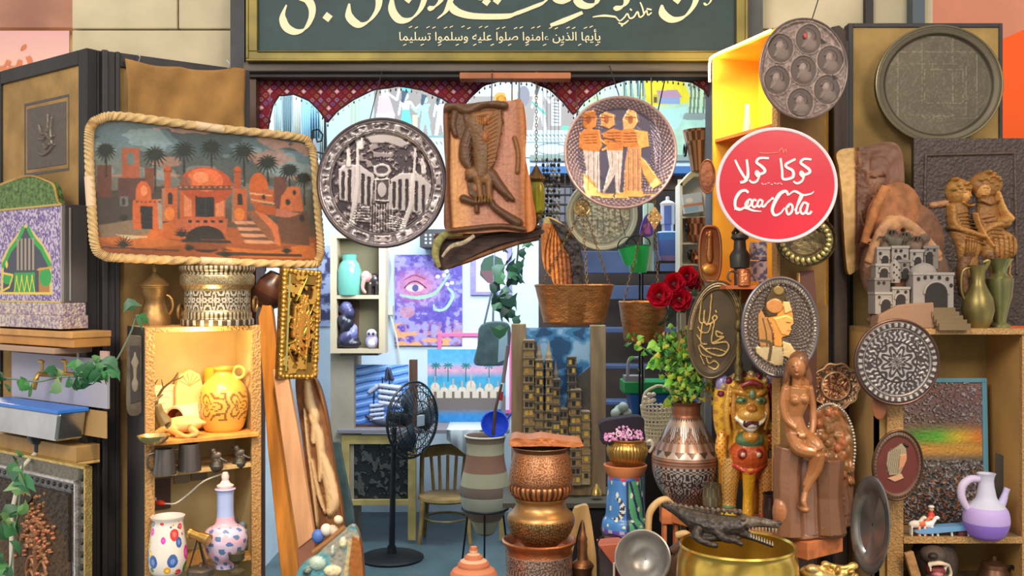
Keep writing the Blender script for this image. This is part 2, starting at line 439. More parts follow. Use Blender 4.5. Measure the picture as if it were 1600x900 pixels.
    def maskmesh(s,name,T,mat,pts,thick=6,back=(.1,.07,.05),n=None):
        """surface bounded by a closed star-shaped outline pts (around its centroid)"""
        pts = np.array(pts,float);c = pts.mean(0);nr = n or 50;nt = len(pts)
        t = np.linspace(0,1,nr)[:,None]
        x = c[0] + (pts[:,0] - c[0])[None,:] * t;y = c[1] + (pts[:,1] - c[1])[None,:] * t
        Hh = s.samp(s.H,x,y);C = s.samp(s.C,x,y)
        idx = np.arange(nr * nt).reshape(nr,nt);nx_ = np.roll(idx,-1,1)
        q = np.stack([idx[:-1],nx_[:-1],nx_[1:],idx[1:]],-1).reshape(-1,4)
        ev = [(x[-1,j],thick,y[-1,j]) for j in range(nt)];b = nr * nt
        ef = [(idx[-1,j],idx[-1,(j + 1) % nt],b + (j + 1) % nt,b + j) for j in range(nt)] + [tuple(b + j for j in range(nt))]
        a = np.sum(pts[:,0] * np.roll(pts[:,1],-1) - np.roll(pts[:,0],-1) * pts[:,1])
        if a > 0:q = q[:,::-1];ef = [f[::-1] for f in ef]
        return s._mesh(name,T,x,y,Hh,C,q,ev,ef,back,mat)

# ---------------------------------------------------------------- one continuous sculpted body
def blob(name,T,parts,vox,mats,smooth=3,post=None):
    """parts: ('e', centre, radii, rot, colour) / ('c', p0, p1, r0, r1, colour) / ('t', pts, radii, colour), in the thing's pixels"""
    mb = MB(T)
    for p in parts:
        if p[0] == 'e':mb.ell(p[1],p[2],p[3],20,12)
        elif p[0] == 'c':mb.cap(p[1],p[2],p[3],p[4])
        else:
            pt = spl(p[1],5);mb.tube(pt,p[2],10)
    me = mb.mesh('tmp',mats);o = bpy.data.objects.new('tmp',me);COL.objects.link(o)
    m = o.modifiers.new('r','REMESH');m.mode = 'VOXEL';m.voxel_size = vox * T.k
    if smooth:m = o.modifiers.new('s','SMOOTH');m.iterations = smooth;m.factor = .5
    out = bpy.data.meshes.new_from_object(o.evaluated_get(bpy.context.evaluated_depsgraph_get()))
    bpy.data.objects.remove(o);bpy.data.meshes.remove(me);out.name = name
    n = len(out.vertices);V = np.zeros(n * 3,np.float32);out.vertices.foreach_get('co',V);V = V.reshape(-1,3) / T.k
    V = np.stack([V[:,0] + T.ax,V[:,1],-V[:,2] + T.ay],-1)
    best = np.full(n,1e9);C = np.zeros((n,3))
    for p in parts:
        if p[0] == 'e':
            q = V - np.array(p[1])
            if p[3]:q = q @ np.array(Euler([R(a) for a in p[3]]).to_matrix())
            d = (np.linalg.norm(q / np.array(p[2]),axis=1) - 1) * min(p[2]);col = p[4]
        else:
            pts,rs,col = ([p[1],p[2]],[p[3],p[4]],p[5]) if p[0] == 'c' else (p[1],p[2],p[3])
            d = np.full(n,1e9)
            rs = np.interp(np.linspace(0,1,len(pts)),np.linspace(0,1,len(rs)),rs)
            for i in range(len(pts) - 1):
                a,b = np.array(pts[i],float),np.array(pts[i + 1],float);ab = b - a
                t = np.clip(((V - a) @ ab) / max(ab @ ab,1e-9),0,1)
                d = np.minimum(d,np.linalg.norm(V - a - t[:,None] * ab,axis=1) - (rs[i] + (rs[i + 1] - rs[i]) * t))
        if callable(col):cc = col(V)
        else:cc = np.array(col)[None,:].repeat(n,0)
        mk = d < best;best[mk] = d[mk];C[mk] = cc[mk]
    if post is not None:C = post(V,C)
    at = out.color_attributes.new('Col','FLOAT_COLOR','POINT');CC = np.ones((n,4),np.float32);CC[:,:3] = np.clip(C,0,1)
    at.data.foreach_set('color',CC.ravel());out.materials.clear();out.materials.append(mats)
    out.polygons.foreach_set('use_smooth',[True] * len(out.polygons));return out

def flor(u,v,N,m,a=14.,b=3.,p=5):
    x,y = (u * N) % 1 - .5,(v * m) % 1 - .5;r = math.hypot(x,y) * 2
    return math.cos(a * r - b * math.cos(p * math.atan2(y,x)))
def Zon(z,py):return (H - z) * F / (py - 450)     # distance at which height z shows at photo row py
def pyof(z,Z):return 450 + (H - z) * F / Z

# ---------------------------------------------------------------- shared materials
PAINT = M('paint',None,.55);PAINTG = M('gloss_paint',None,.3,coat=.3)
WOODA = M('carved_wood',None,.5,bump=(60,.25));METALA = M('patterned_metal',None,.36,.75)
METALR = M('aged_metal',None,.45,.6,bump=(120,.2))
COPPER = M('copper',S(205,128,84),.3,.85,noise=(14,.25),bump=(180,.25,'voronoi'))
BRASS = M('brass',S(205,164,92),.3,.85,noise=(10,.2))
ABRASS = M('aged_brass',S(150,118,74),.42,.75,noise=(16,.35),bump=(90,.2))
PEWTER = M('pewter',S(128,118,108),.4,.75,noise=(20,.25))
DARKM = M('dark_metal',S(70,62,56),.42,.7,noise=(18,.3))
IRON = M('black_iron',S(26,26,30),.45,.3)
STEEL = M('steel',S(200,204,210),.22,.95,noise=(8,.1))
BURLAP = M('burlap',S(166,132,82),.95,noise=(7,.22),bump=(420,.5))
BLACKW = M('black_wood',S(38,36,40),.55,noise=(9,.3,(1,1,.2)),bump=(30,.3))
WOOD = M('plain_wood',S(176,126,74),.6,noise=(6,.25,(4,4,.5)),bump=(25,.3))
PALEW = M('pale_wood',S(206,172,118),.65,noise=(6,.2,(4,4,.5)),bump=(25,.25))
DARKW = M('dark_wood',S(86,56,38),.5,noise=(6,.3,(4,4,.5)),bump=(30,.3))
ORANGEW = M('orange_wood',S(214,150,72),.6,noise=(5,.22,(5,5,.4)),bump=(22,.3))
GREEN = M('leaf_green',None,.45)
CHAIN = M('chain_metal',S(120,96,66),.4,.8)
# ================================================================ the setting
def struct(name,boxes,mat,bevel=0):
    """boxes in metres (x0,x1,y0,y1,z0,z1)"""
    mb = MB(k=1.)
    for b in boxes:mb.box(b[0],b[1],-b[5],-b[4],b[2],b[3])
    t = Th(name,kind='structure',loc=(0,0,0),k=1.);return t.solo(mb,mat,smooth=False,bevel=bevel)
def at(px,py,Z):return Vector(((px - 800) / F * Z,Z,H - (py - 450) / F * Z))

TILE = M('floor_tiles',S(74,92,96),.35,noise=(3,.2),bump=(8,.1))
PLASTER = M('white_plaster',S(205,218,228),.85,noise=(2.5,.06),bump=(60,.1))
STONE = M('stone_blocks',S(206,194,164),.9,noise=(2.2,.2),bump=(26,.5))
PINKS = M('pink_stone',S(206,150,128),.9,noise=(3,.15),bump=(30,.4))
struct('floor',[(-3.4,3.4,-1.5,9.2,-.06,0)],TILE)
struct('wall_back',[(-1.95,1.68,9.0,9.1,0,4.3)],PLASTER)
struct('wall_left',[(-1.95,-1.86,4.36,9.0,0,4.3)],PLASTER)
struct('wall_right',[(1.6,1.68,4.36,9.0,0,4.3)],PLASTER)
struct('ceiling',[(-1.95,1.68,4.36,9.1,4.3,4.4)],M('dim_ceiling',S(120,112,104),.9))
# facade blocks beside and above the opening
def stone_wall(name,x0,x1,z0,z1,y0,y1,rows,mat,bw=.75):
    mb = MB(k=1.);hh = (z1 - z0) / rows
    for r_ in range(rows):
        x = x0 - (.3 if r_ % 2 else 0)
        while x < x1:
            a,b = max(x,x0),min(x + bw,x1)
            if b - a > .02:mb.box(a + .003,b - .003,-(z0 + (r_ + 1) * hh - .003),-(z0 + r_ * hh + .003),y0,y1)
            x += bw
    Th(name,kind='structure',loc=(0,0,0),k=1.).solo(mb,mat,smooth=False,bevel=.006)
stone_wall('wall_front_left',-1.86,-1.13,0,3.9,4.05,4.35,11,STONE)
stone_wall('wall_front_right',1.05,1.78,0,3.9,4.05,4.35,11,STONE)
struct('wall_front_top',[(-1.13,1.05,4.12,4.35,3.1,3.9)],M('dark_fascia',S(48,44,42),.8))
struct('wall_neighbour_left',[(-5.2,-1.86,5.6,5.8,3.62,4.6)],PINKS)
struct('wall_neighbour_left_lower',[(-5.2,-1.86,5.75,5.9,0,3.62)],M('cream_render',S(248,214,150),.9,noise=(2,.1)))
struct('wall_neighbour_right',[(1.78,5.6,5.6,5.8,0,4.6)],M('pink_render',S(236,158,128),.9,noise=(1.5,.12)))
# lintel beams above the opening
struct('trim_1',[(at(382,0,3.92).x,at(1112,0,3.92).x,3.90,4.0,at(0,113,3.92).z,at(0,99,3.92).z)],M('grey_beam',S(92,86,78),.6,noise=(5,.35,(.4,4,4)),bump=(20,.4)),.004)
struct('trim_2',[(at(385,0,3.9).x,at(1112,0,3.9).x,3.93,4.0,at(0,120,3.92).z,at(0,112,3.92).z)],BLACKW,.003)
struct('trim_3',[(at(718,0,3.86).x,at(892,0,3.86).x,3.86,3.93,at(0,123,3.86).z,at(0,113,3.86).z)],M('orange_batten',S(176,108,66),.6,noise=(6,.25)),.003)
# upright post left of the opening and the dark post on the right
struct('trim_4',[(at(384,0,3.95).x,at(400,0,3.95).x,3.95,4.1,0,3.1)],DARKW)
struct('trim_5',[(at(1299,0,3.55).x,at(1328,0,3.55).x,3.55,3.68,0,at(0,62,3.55).z)],BLACKW,.006)
struct('trim_6',[(at(1350,0,4.04).x,at(1362,0,4.04).x,4.02,4.05,2.6,3.9)],IRON)
struct('trim_7',[(at(1423,0,4.0).x,at(1442,0,4.0).x,3.98,4.04,2.6,3.9)],M('slate_pipe',S(70,84,96),.5))
struct('trim_8',[(at(1112,0,3.95).x,at(1192,0,3.95).x,3.95,4.08,0,3.9)],M('dark_jamb',S(84,84,88),.6,noise=(6,.2)))
struct('trim_9',[(at(362,0,3.98).x,at(384,0,3.98).x,3.96,4.1,2.4,3.9)],M('dark_pipe',S(40,46,52),.5,noise=(8,.4)))
# burlap covered panels that stand beside the opening
def leaf(name,p0,p1,z0,z1,fw=.052,th=.04):
    p0,p1 = Vector((*p0,0)),Vector((*p1,0));L = (p1 - p0).length;yaw = math.degrees(math.atan2((p1 - p0).y,(p1 - p0).x))
    t = Th(name,kind='structure',loc=(p0.x,p0.y,0),yaw=yaw,k=1.)
    mb = t.mb();mb.box(0,fw,-z1,-z0,0,th);mb.box(L - .03,L,-z1,-z0,0,th);mb.box(fw,L - .03,-z1,-z1 + .05,0,th)
    mb.box(.0,.02,-z1,-z0,-.015,0);mb.box(.045,.06,-z1,-z0,-.012,0)
    t.part('frame',mb,BLACKW,smooth=False,bevel=.003)
    mb = t.mb();mb.box(fw,L - .03,-z1 + .05,-z0,.008,.03);t.part('panel',mb,BURLAP,smooth=False)
    return t
leaf('door_1',(-1.412,3.3),(-.985,3.61),.05,2.918)
leaf('door_2',(-1.425,3.3),(-1.93,3.67),.05,2.918)
t = Th('door_3',kind='structure',loc=(at(1326,0,3.62).x,3.62,0),k=1.)
W_ = at(1567,0,3.62).x - at(1326,0,3.62).x;zt = at(0,36,3.62).z
mb = t.mb();mb.box(0,.018,-zt,-.05,0,.05);mb.box(W_ - .014,W_,-zt,-.05,0,.05);mb.box(.018,W_ - .014,-zt,-zt + .016,0,.05);t.part('frame',mb,BLACKW,smooth=False,bevel=.002)
mb = t.mb();mb.box(.018,W_ - .014,-zt + .016,-.05,.006,.04);t.part('panel',mb,M('olive_burlap',S(168,138,84),.95,noise=(6,.2),bump=(420,.5)),smooth=False)
t = Th('door_4',kind='structure',loc=(at(1222,0,3.72).x,3.72,0),k=1.)
W_ = at(1302,0,3.72).x - at(1222,0,3.72).x
mb = t.mb();mb.box(0,W_,-at(0,150,3.72).z,-.05,0,.04);t.part('panel',mb,M('brown_burlap',S(128,98,58),.95,noise=(5,.3),bump=(420,.5)),smooth=False)
mb = t.mb();mb.box(W_ - .03,W_ - .008,-at(0,178,3.72).z,-at(0,232,3.72).z,-.02,0);t.part('batten_or_light_leak',mb,ORANGEW,smooth=False)  # orange strip stands in for light leaking out behind the lit cabinet
# counters below the picture that carry the goods
CZ = .78
t = Th('display_counter','low dark wooden display counter under the copper pots and statues','counter',loc=(.32,3.45,0),k=1.)
mb = t.mb();mb.box(-.72,.8,-CZ,-CZ + .04,-.45,.5);t.part('counter_top',mb,DARKW,smooth=False,bevel=.004)
mb = t.mb();mb.box(-.68,.76,-CZ + .04,0,-.4,.45);t.part('body',mb,BLACKW,smooth=False)
# interior partitions
struct('wall_partition',[(at(520,0,8).x,at(556,0,8).x,7.9,8.3,0,at(0,540,8).z)],M('beige_plaster',S(150,138,118),.9,noise=(3,.15)))
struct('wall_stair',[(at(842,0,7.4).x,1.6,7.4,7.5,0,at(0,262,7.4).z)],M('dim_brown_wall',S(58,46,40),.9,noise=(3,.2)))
struct('trim_10',[(at(828,0,6.5).x,at(1108,0,6.5).x,6.45,6.6,at(0,272,6.5).z,at(0,261,6.5).z)],M('blue_beam',S(70,120,180),.6))
struct('trim_11',[(at(828,0,6.5).x,at(1108,0,6.5).x,6.5,6.6,at(0,261,6.5).z,at(0,252,6.5).z)],M('white_beam',S(225,235,238),.7))
struct('trim_12',[(at(828,0,6.5).x,at(1108,0,6.5).x,6.47,6.6,at(0,252,6.5).z,at(0,243,6.5).z)],M('sage_beam',S(150,168,158),.7))
struct('trim_13',[(at(838,0,6.6).x,at(1100,0,6.6).x,6.6,6.7,at(0,296,6.6).z,at(0,272,6.6).z)],DARKW)
struct('wall_upper',[(at(425,0,6.7).x,1.6,6.75,6.85,at(0,243,6.7).z,4.3)],PLASTER)

# ================================================================ the sign over the shop
t = Th('shop_sign','dark green signboard with cream Arabic calligraphy in a gold frame above the opening','sign',780,60,3.9)
c = Cv(400,-110,1160,84,.5,S(30,58,60));c.mottle(60,.35,3);c.mottle(9,.18,4)
t.put('panel',c.rectmesh('panel',t,PAINT,4))
G = t.mb()
for x0,x1,z0,z1 in ((387,1166,82,98),(387,404,-115,82),(1149,1166,-115,82),(387,1166,-130,-114)):G.box(x0,x1,z0,z1,-9,4)
for x0,x1,z0,z1 in ((387,1166,94,98),(387,391,-115,94),(1162,1166,-115,94),(404,1149,82,84)):G.box(x0,x1,z0,z1,-12,-9)
t.part('frame',G,M('gilt_frame',S(126,112,46),.45,.3,noise=(7,.25)),smooth=False,bevel=.003)
L_ = t.mb();CR = S(240,228,186);D = 1.2
for pts in ([(448,8),(442,26),(447,42),(461,50),(476,46),(486,30),(488,14),(482,1),(470,-6),(478,-18),(496,-26)],
            [(546,6),(546,26),(561,39),(577,33),(590,15),(592,-4),(584,-16),(594,-26)],
            [(613,-6),(613,16),(624,31),(640,31),(655,18),(663,0),(664,-14)],
            [(668,14),(678,12),(688,2),(690,-10)],[(683,30),(696,19),(703,4),(706,-8)],
            [(702,-2),(708,14),(722,22),(745,26),(790,26),(808,21),(832,12),(850,4),(860,-8)],
            [(898,-6),(906,6),(918,10),(930,6),(936,-6)],[(958,14),(970,12),(978,4),(980,-12)],
            [(1034,8),(1036,22),(1050,31),(1068,27),(1082,12),(1088,-4),(1086,-16)],
            [(870,-20),(868,-4),(880,2),(894,-2)],[(760,-30),(745,-12),(752,-4),(770,-8)]):
    L_.nib(pts,13,38,-0.3,D,CR)
L_.stroke([(860,40),(880,33),(910,20)],[5,8,5],-.3,D)
for (x,y,r) in ((512,27,8),(638,-1,7),(760,3,7),(777,1,7),(505,-6,6),(1058,0,7)):L_.prism([(x - r,y + 1),(x - 1,y - r),(x + r,y - 1),(x + 1,y + r)],-1.5,-.3)
L_.stroke([(926,27),(944,25),(962,27)],[1.5,3.5,3],-.3,D)
for pts in ([(962,27),(968,33),(975,28),(980,22),(984,29),(990,27),(996,19),(999,27),(1004,25),(1010,17),(1012,24),(1018,20)],
            [(966,36),(974,38),(982,32)],[(1000,4),(1004,14),(1006,24)],[(1010,14),(1018,16)],[(984,14),(987,17)],[(970,40),(973,41)]):L_.stroke(pts,[2,2.6,2],-.3,D)
L_.nib([(1099,5),(1104,8),(1109,4),(1112,-2)],4,30,-.3,D)
L_.text(ar('يأيها الذين ءامنوا صلوا عليه وسلموا تسليما'),624,46,938,68,-.3,1,CR,bold=.006)
rnd = random.Random(3)
for i in range(34):
    x = 630 + i * 9.1;y = 42.5 + rnd.uniform(-1,2) if i % 3 else 70
    L_.stroke([(x,y + 1.5),(x + 5,y - .8)],[1.2,1.4],-.3,.8)
t.part('lettering',L_,M('cream_lettering',S(240,230,190),.5),smooth=False)

# ================================================================ red textile valance with scallops
t = Th('valance','red woven textile valance with diamond pattern and scalloped edge under the sign','valance',740,150,4.02)
edge = [(390,232),(404,230),(420,215),(424,170),(436,150),(460,148),(484,158),(500,174),(512,192),(528,174),(552,156),(585,141),(622,135),(660,141),(690,154),(708,166),(722,168),(736,152),
        (756,134),(790,124),(830,128),(858,140),(880,160),(896,180),(912,160),(944,136),(985,124),(1030,122),(1080,129),(1100,141),(1112,160)]
ex = np.linspace(390,1112,620);ey = np.interp(ex,[p[0] for p in edge],[p[1] for p in edge]);nr = 70
tt = np.linspace(0,1,nr)[:,None];VX = np.repeat(ex[None,:],nr,0);VY = 113 + (ey[None,:] - 113) * tt
VH = 1.6 * np.sin(VX / 9.) + 2 * np.sin(VX / 31. + 1)
c = np.zeros(VX.shape + (3,)) + np.array(S(118,26,44));sh = vn(VX,VY,90,3);c *= (.8 + .4 * sh)[...,None]
gx,gy = VX / 13.,VY / 13.;ga = gx + gy;gb = gx - gy;fa = ga - np.floor(ga) - .5;fb = gb - np.floor(gb) - .5
dm = np.maximum(np.abs(fa),np.abs(fb));cid = (np.floor(ga) * 7 + np.floor(gb) * 13).astype(int)
pal = [S(150,120,170),S(160,96,70),S(150,60,60),S(120,90,150),S(170,120,130),S(140,40,50),S(225,180,190),S(130,110,90)]
for q in range(8):c[(dm < .3) & (cid % 8 == q)] = pal[q]
c[dm < .12] = S(96,22,38);c[(dm < .12) & (cid % 8 == 6)] = S(240,220,220)
cv = Cv(0,0,2,2);idx = np.arange(VX.size).reshape(VX.shape)
q = np.stack([idx[:-1,:-1],idx[1:,:-1],idx[1:,1:],idx[:-1,1:]],-1).reshape(-1,4)
t.put('cloth',cv._mesh('cloth',t,VX,VY,VH,c,q,[],[],(.1,0,0),M('woven_textile',None,.95,bump=(500,.4))),solid=.004)
mb = t.mb();mb.tube([(x,-3 - 1.6 * math.sin(x / 9),y) for x,y in zip(ex[::4],ey[::4])],1.3,6);t.part('piping',mb,M('dark_braid',S(60,34,40),.9))
mb = t.mb();rnd = random.Random(5)
for x,y in zip(ex[14::7],ey[14::7]):
    mb.col = rnd.choice([S(40,60,56),S(220,230,226),S(60,80,70),S(190,200,200),S(50,40,44)])
    mb.tube([(x,-2,y),(x + rnd.uniform(-.5,.5),-2,y + 4)],.35,4);mb.ell((x,-2,y + 5),(1.3,1.3,2.2),None,6,5)
t.part('bead_fringe',mb,PAINT,kind='stuff')

# ================================================================ pictures on the upper wall behind the valance
def picture(name,label,ax,ay,Z,x0,y0,x1,y1,res,col,draw,thick=4,frame=None,group=None,cat='painting',mat=None,yaw=0,roll=0,pitch=0,fw=4,fcol=None):
    t = Th(name,label,cat,ax,ay,Z,yaw,pitch,roll,group);c = Cv(x0,y0,x1,y1,res,col);draw(c,t)
    me = c.rectmesh('canvas',t,mat or PAINT,thick)
    if frame is None:me.name = name;o = t.solo(me,None);return t
    t.put('canvas',me);g = t.mb()
    for a,b,e,f in ((x0 - fw,x1 + fw,y0 - fw,y0),(x0 - fw,x1 + fw,y1,y1 + fw),(x0 - fw,x0,y0,y1),(x1,x1 + fw,y0,y1)):g.box(a,b,e,f,-3,thick)
    t.part('frame',g,frame,smooth=False,bevel=.004);return t

def egyptian(c,x,y0,y1,skin,dress,arm=1):
    h = y1 - y0;s = h / 100.
    c.poly([(x - 9 * s,y0 + 62 * s),(x + 1 * s,y0 + 60 * s),(x - 6 * s,y0 + 99 * s),(x - 14 * s,y0 + 99 * s)],skin)
    c.poly([(x,y0 + 60 * s),(x + 9 * s,y0 + 62 * s),(x + 16 * s,y0 + 99 * s),(x + 8 * s,y0 + 99 * s)],skin)
    c.poly([(x - 10 * s,y0 + 24 * s),(x + 10 * s,y0 + 24 * s),(x + 7 * s,y0 + 45 * s),(x - 7 * s,y0 + 45 * s)],skin)
    c.poly([(x - 7 * s,y0 + 43 * s),(x + 7 * s,y0 + 43 * s),(x + 13 * s,y0 + 72 * s),(x - 11 * s,y0 + 72 * s)],dress)
    c.line([(x + 10 * s,y0 + 26 * s),(x + arm * 20 * s,y0 + 42 * s),(x + arm * 30 * s,y0 + 32 * s)],5 * s,skin)
    c.line([(x - 10 * s,y0 + 26 * s),(x - 15 * s,y0 + 52 * s)],5 * s,skin)
    c.oval(x,y0 + 14 * s,6 * s,8 * s,skin);c.poly([(x - 8 * s,y0 + 2 * s),(x + 6 * s,y0 + 4 * s),(x + 1 * s,y0 + 12 * s),(x - 4 * s,y0 + 28 * s),(x - 10 * s,y0 + 26 * s)],S(70,90,110))
WH = S(238,244,244);GRY = S(176,164,158);AQ = S(120,224,224)
def d1(c,t):
    c.rect(545,128,720,212,GRY);c.rect(500,100,560,300,S(226,240,236))
    for x in range(548,582,6):c.rect(x,130,x + 3,215,S(206,226,200))
    c.rect(562,130,584,215,S(214,236,238))
    c.poly([(592,150),(608,150),(618,182),(588,182)],S(236,214,212));c.rect(588,178,616,200,WH);c.rect(596,140,606,152,WH)
    c.line([(606,146),(620,156),(624,140)],4,WH);c.oval(635,140,7,6,AQ)
    egyptian(c,634,140,214,WH,AQ);egyptian(c,664,146,214,S(190,238,240),S(180,236,236),-1);egyptian(c,688,146,214,WH,S(225,214,228))
    c.rect(645,180,652,198,S(226,232,190));c.rect(560,212,720,216,S(150,180,180));c.rect(560,216,720,240,S(222,236,236))
    for x in range(562,720,7):c.line([(x,221),(x + 3,226)],1.6,S(120,140,150))
picture('papyrus_painting','pale papyrus painting of a row of figures behind the large engraved plate',620,190,6.6,508,100,722,262,1,S(226,240,238),d1)
def d2(c,t):
    c.rect(735,105,895,205,GRY);c.rect(735,105,895,150,S(214,220,224));c.mottle(4,.25,9,mask=c.Y < 142)
    c.oval(782,152,10,8,S(232,172,60));c.rect(790,138,812,160,S(240,228,196));c.oval(818,150,10,16,S(150,146,160))
    egyptian(c,843,128,204,WH,S(224,244,244));c.line([(832,160),(852,178)],4,S(110,200,180));c.rect(861,158,876,196,S(230,232,234))
    for y in range(161,195,5):c.line([(863,y),(874,y + 1)],1.4,S(120,116,124))
    c.oval(884,200,8,4,S(120,210,180));c.rect(735,204,895,246,S(216,232,232))
    for x in range(738,893,6):c.line([(x,210),(x + 3,213)],1.5,S(130,150,160));c.line([(x,216),(x + 2,219)],1.2,S(150,170,175))
    c.rect(735,222,895,223.5,S(150,170,176));c.oval(862,233,14,8,S(240,248,248));c.ring(862,233,24,10,2,S(140,160,166))
picture('papyrus_painting','pale papyrus painting with one white striding figure beside the eagle carving',815,180,6.55,724,100,900,246,1,S(222,234,234),d2)
def d3(c,t):
    c.grad([(122,S(224,232,210)),(150,S(206,226,170)),(185,S(180,222,200)),(214,S(196,226,196)),(240,S(170,210,180))])
    c.poly([(1008,120),(1066,120),(1078,150),(1076,160),(1020,166),(1002,150)],S(246,224,40));c.mottle(14,.18,4)
    c.poly([(1026,142),(1058,140),(1066,152),(1030,154)],S(196,150,170));c.rect(1028,153,1062,162,S(150,170,206));c.rect(1021,148,1029,161,S(214,190,60));c.rect(1022,152,1026,160,S(90,80,50))
    for x in (975,985,996,1004):c.line([(x,128),(x + 3,150),(x - 2,168)],5,S(90,150,180),a=.6);c.line([(x,118),(x + 1,150)],2,S(70,110,120))
    for x in (1078,1084,1090,1099):c.line([(x,120),(x + 2,146),(x,176)],3.2,S(120,130,106));c.line([(x + 1,140),(x + 9,126)],1.6,S(120,130,106))
    c.oval(1085,182,24,6,S(130,120,124),a=.7);c.rect(940,124,970,165,S(214,224,226));c.poly([(1000,176),(1075,166),(1060,200),(1010,220)],S(190,232,222),a=.8)
    for x in range(910,960,8):c.line([(x,128),(x + 2,150)],4,S(200,214,220))
picture('landscape_painting','bright landscape painting of a yellow cottage among bare trees behind the figure plate',1010,180,6.5,902,112,1112,243,1,S(220,230,210),d3)
# hanging pale cloths at the left end
rnd = random.Random(8)
for i,(x,w_,y1,cc) in enumerate(((434,10,262,S(196,220,220)),(449,13,268,S(120,150,160)),(464,12,264,S(206,214,206)),(478,12,272,S(150,200,224)),(492,16,216,S(150,204,232)),(505,12,250,S(200,226,226)))):
    t = Th('hanging_scarf',['pale grey scarf at the outer end of the row above the rope framed painting','slate blue scarf second in the row above the rope framed painting','greyish white scarf in the middle of the row above the rope framed painting',
                             'light blue long scarf hanging in the row above the rope framed painting','short sky blue scarf in the row beside the engraved plate','pale mint scarf nearest to the engraved plate'][i],'scarf',x,140,5.62,group='pale scarves hanging inside')
    mb = t.mb();n = 9;pts = [(x - w_ / 2 + w_ * j / (n - 1),2.4 * (j % 2)) for j in range(n)]
    vs = [(p[0],p[1],118) for p in pts] + [(p[0] + rnd.uniform(-.4,.4),p[1] * 1.6,y1) for p in pts]
    mb.col = cc;mb.add(vs,[(j,j + 1,n + j + 1,n + j) for j in range(n - 1)]);mb.box(x - w_ / 2,x + w_ / 2,113,119,-3,3)
    t.solo(mb,M('scarf_cloth',None,.9,bump=(200,.2)),solid=.003)
t = Th('curtain_rail','thin dark rail from which the pale scarves hang behind the valance','rail',470,116,5.62);mb = t.mb();mb.tube([(380,0,116),(520,0,116)],1.8,8);[mb.tube([(x,0,116),(x,0,-140)],1.,6) for x in (400,516)];t.solo(mb,IRON)
t = Th('scroll_bracket','dark curled iron bracket on the pale cloths beside the engraved plate','bracket',497,215,5.4)
mb = t.mb();mb.tube([(486,0,236),(489,0,204),(498,0,202),(504,0,210),(503,0,220),(496,0,222),(494,0,214)],1.6,8);mb.tube([(507,0,-164),(508,0,260)],1.5,8);mb.tube([(486,0,236),(508,0,240)],1.3,8);t.solo(mb,IRON)

# ================================================================ neighbours' signs
t = Th('banner','pale pink banner with orange Arabic writing on the neighbouring shop at the left','banner',50,120,5.4)
c = Cv(-40,48,108,210,.5,S(248,200,188));c.grad([(48,S(244,188,190)),(110,S(250,206,190)),(185,S(255,214,150))]);t.put('sheet',c.rectmesh('sheet',t,PAINT,3))
mb = t.mb();mb.text('\uFEB3',0,88,52,110,-.5,1,S(226,136,96),bold=.02);mb.stroke([(-20,108),(0,107)],5,-.5,1);mb.nib([(33,80),(36,73),(40,71),(39,76),(34,80)],3,30,-.5,1)
mb.text('\uFE8D9',-8,132,22,188,-.5,1,S(232,120,60),bold=.02);t.part('lettering',mb,PAINT,smooth=False)
t = Th('banner','plain saturated orange banner hanging at the right edge of the picture','banner',1580,280,4.6)
mb = t.mb();mb.prism([(1555,66),(1660,20),(1660,560),(1555,560)],0,3);t.solo(mb,M('orange_banner',S(255,96,20),.7),smooth=False)
# ================================================================ left wing: things on the burlap leaf
class PC:
    """draw on a canvas with photo coordinates, projected on to the thing's own plane"""
    def __init__(s,c,T):s.c,s.T = c,T
    def sc(s,x,y):
        a,b,d = s.T.m(x,y),s.T.m(x + 1,y),s.T.m(x,y + 1);return abs(b[0] - a[0]),abs(d[1] - a[1])
    def poly(s,pts,*a,**k):s.c.poly(s.T.mm(pts),*a,**k)
    def oval(s,x,y,rx,ry,*a,**k):p = s.T.m(x,y);q = s.sc(x,y);s.c.oval(p[0],p[1],rx * q[0],ry * q[1],*a,**k)
    def line(s,pts,w_,*a,**k):s.c.line(s.T.mm(pts),w_,*a,**k)
    def rect(s,x0,y0,x1,y1,*a,**k):s.poly([(x0,y0),(x1,y0),(x1,y1),(x0,y1)],*a,**k)
    def dome(s,x,y,rx,ry,*a,**k):p = s.T.m(x,y);q = s.sc(x,y);s.c.dome(p[0],p[1],rx * q[0],ry * q[1],*a,**k)
    def limb(s,pts,*a,**k):s.c.limb(s.T.mm(pts),*a,**k)

CA,SA = math.cos(R(36)),math.sin(R(36))
def TA(name,label,cat,px,py,off,k=.0021,**kw):
    r = (px - 800) / F;x0,y0 = -1.412 + SA * off,3.3 - CA * off
    L = (r * y0 - x0) / (CA - r * SA);x,y = x0 + CA * L,y0 + SA * L
    return Th(name,label,cat,0,0,loc=(x,y,H - (py - 450) / F * y),yaw=kw.pop('yaw',36),k=k,**kw)
def TB(name,label,cat,px,py,off,k=.0022,**kw):
    r = (px - 800) / F;x0,y0 = -1.425 - SA * off,3.3 - CA * off      # leaf towards the left: direction (-cos, sin)
    L = (x0 - r * y0) / (CA + r * SA);x,y = x0 - CA * L,y0 + SA * L
    return Th(name,label,cat,0,0,loc=(x,y,H - (py - 450) / F * y),yaw=kw.pop('yaw',-36),k=k,**kw)

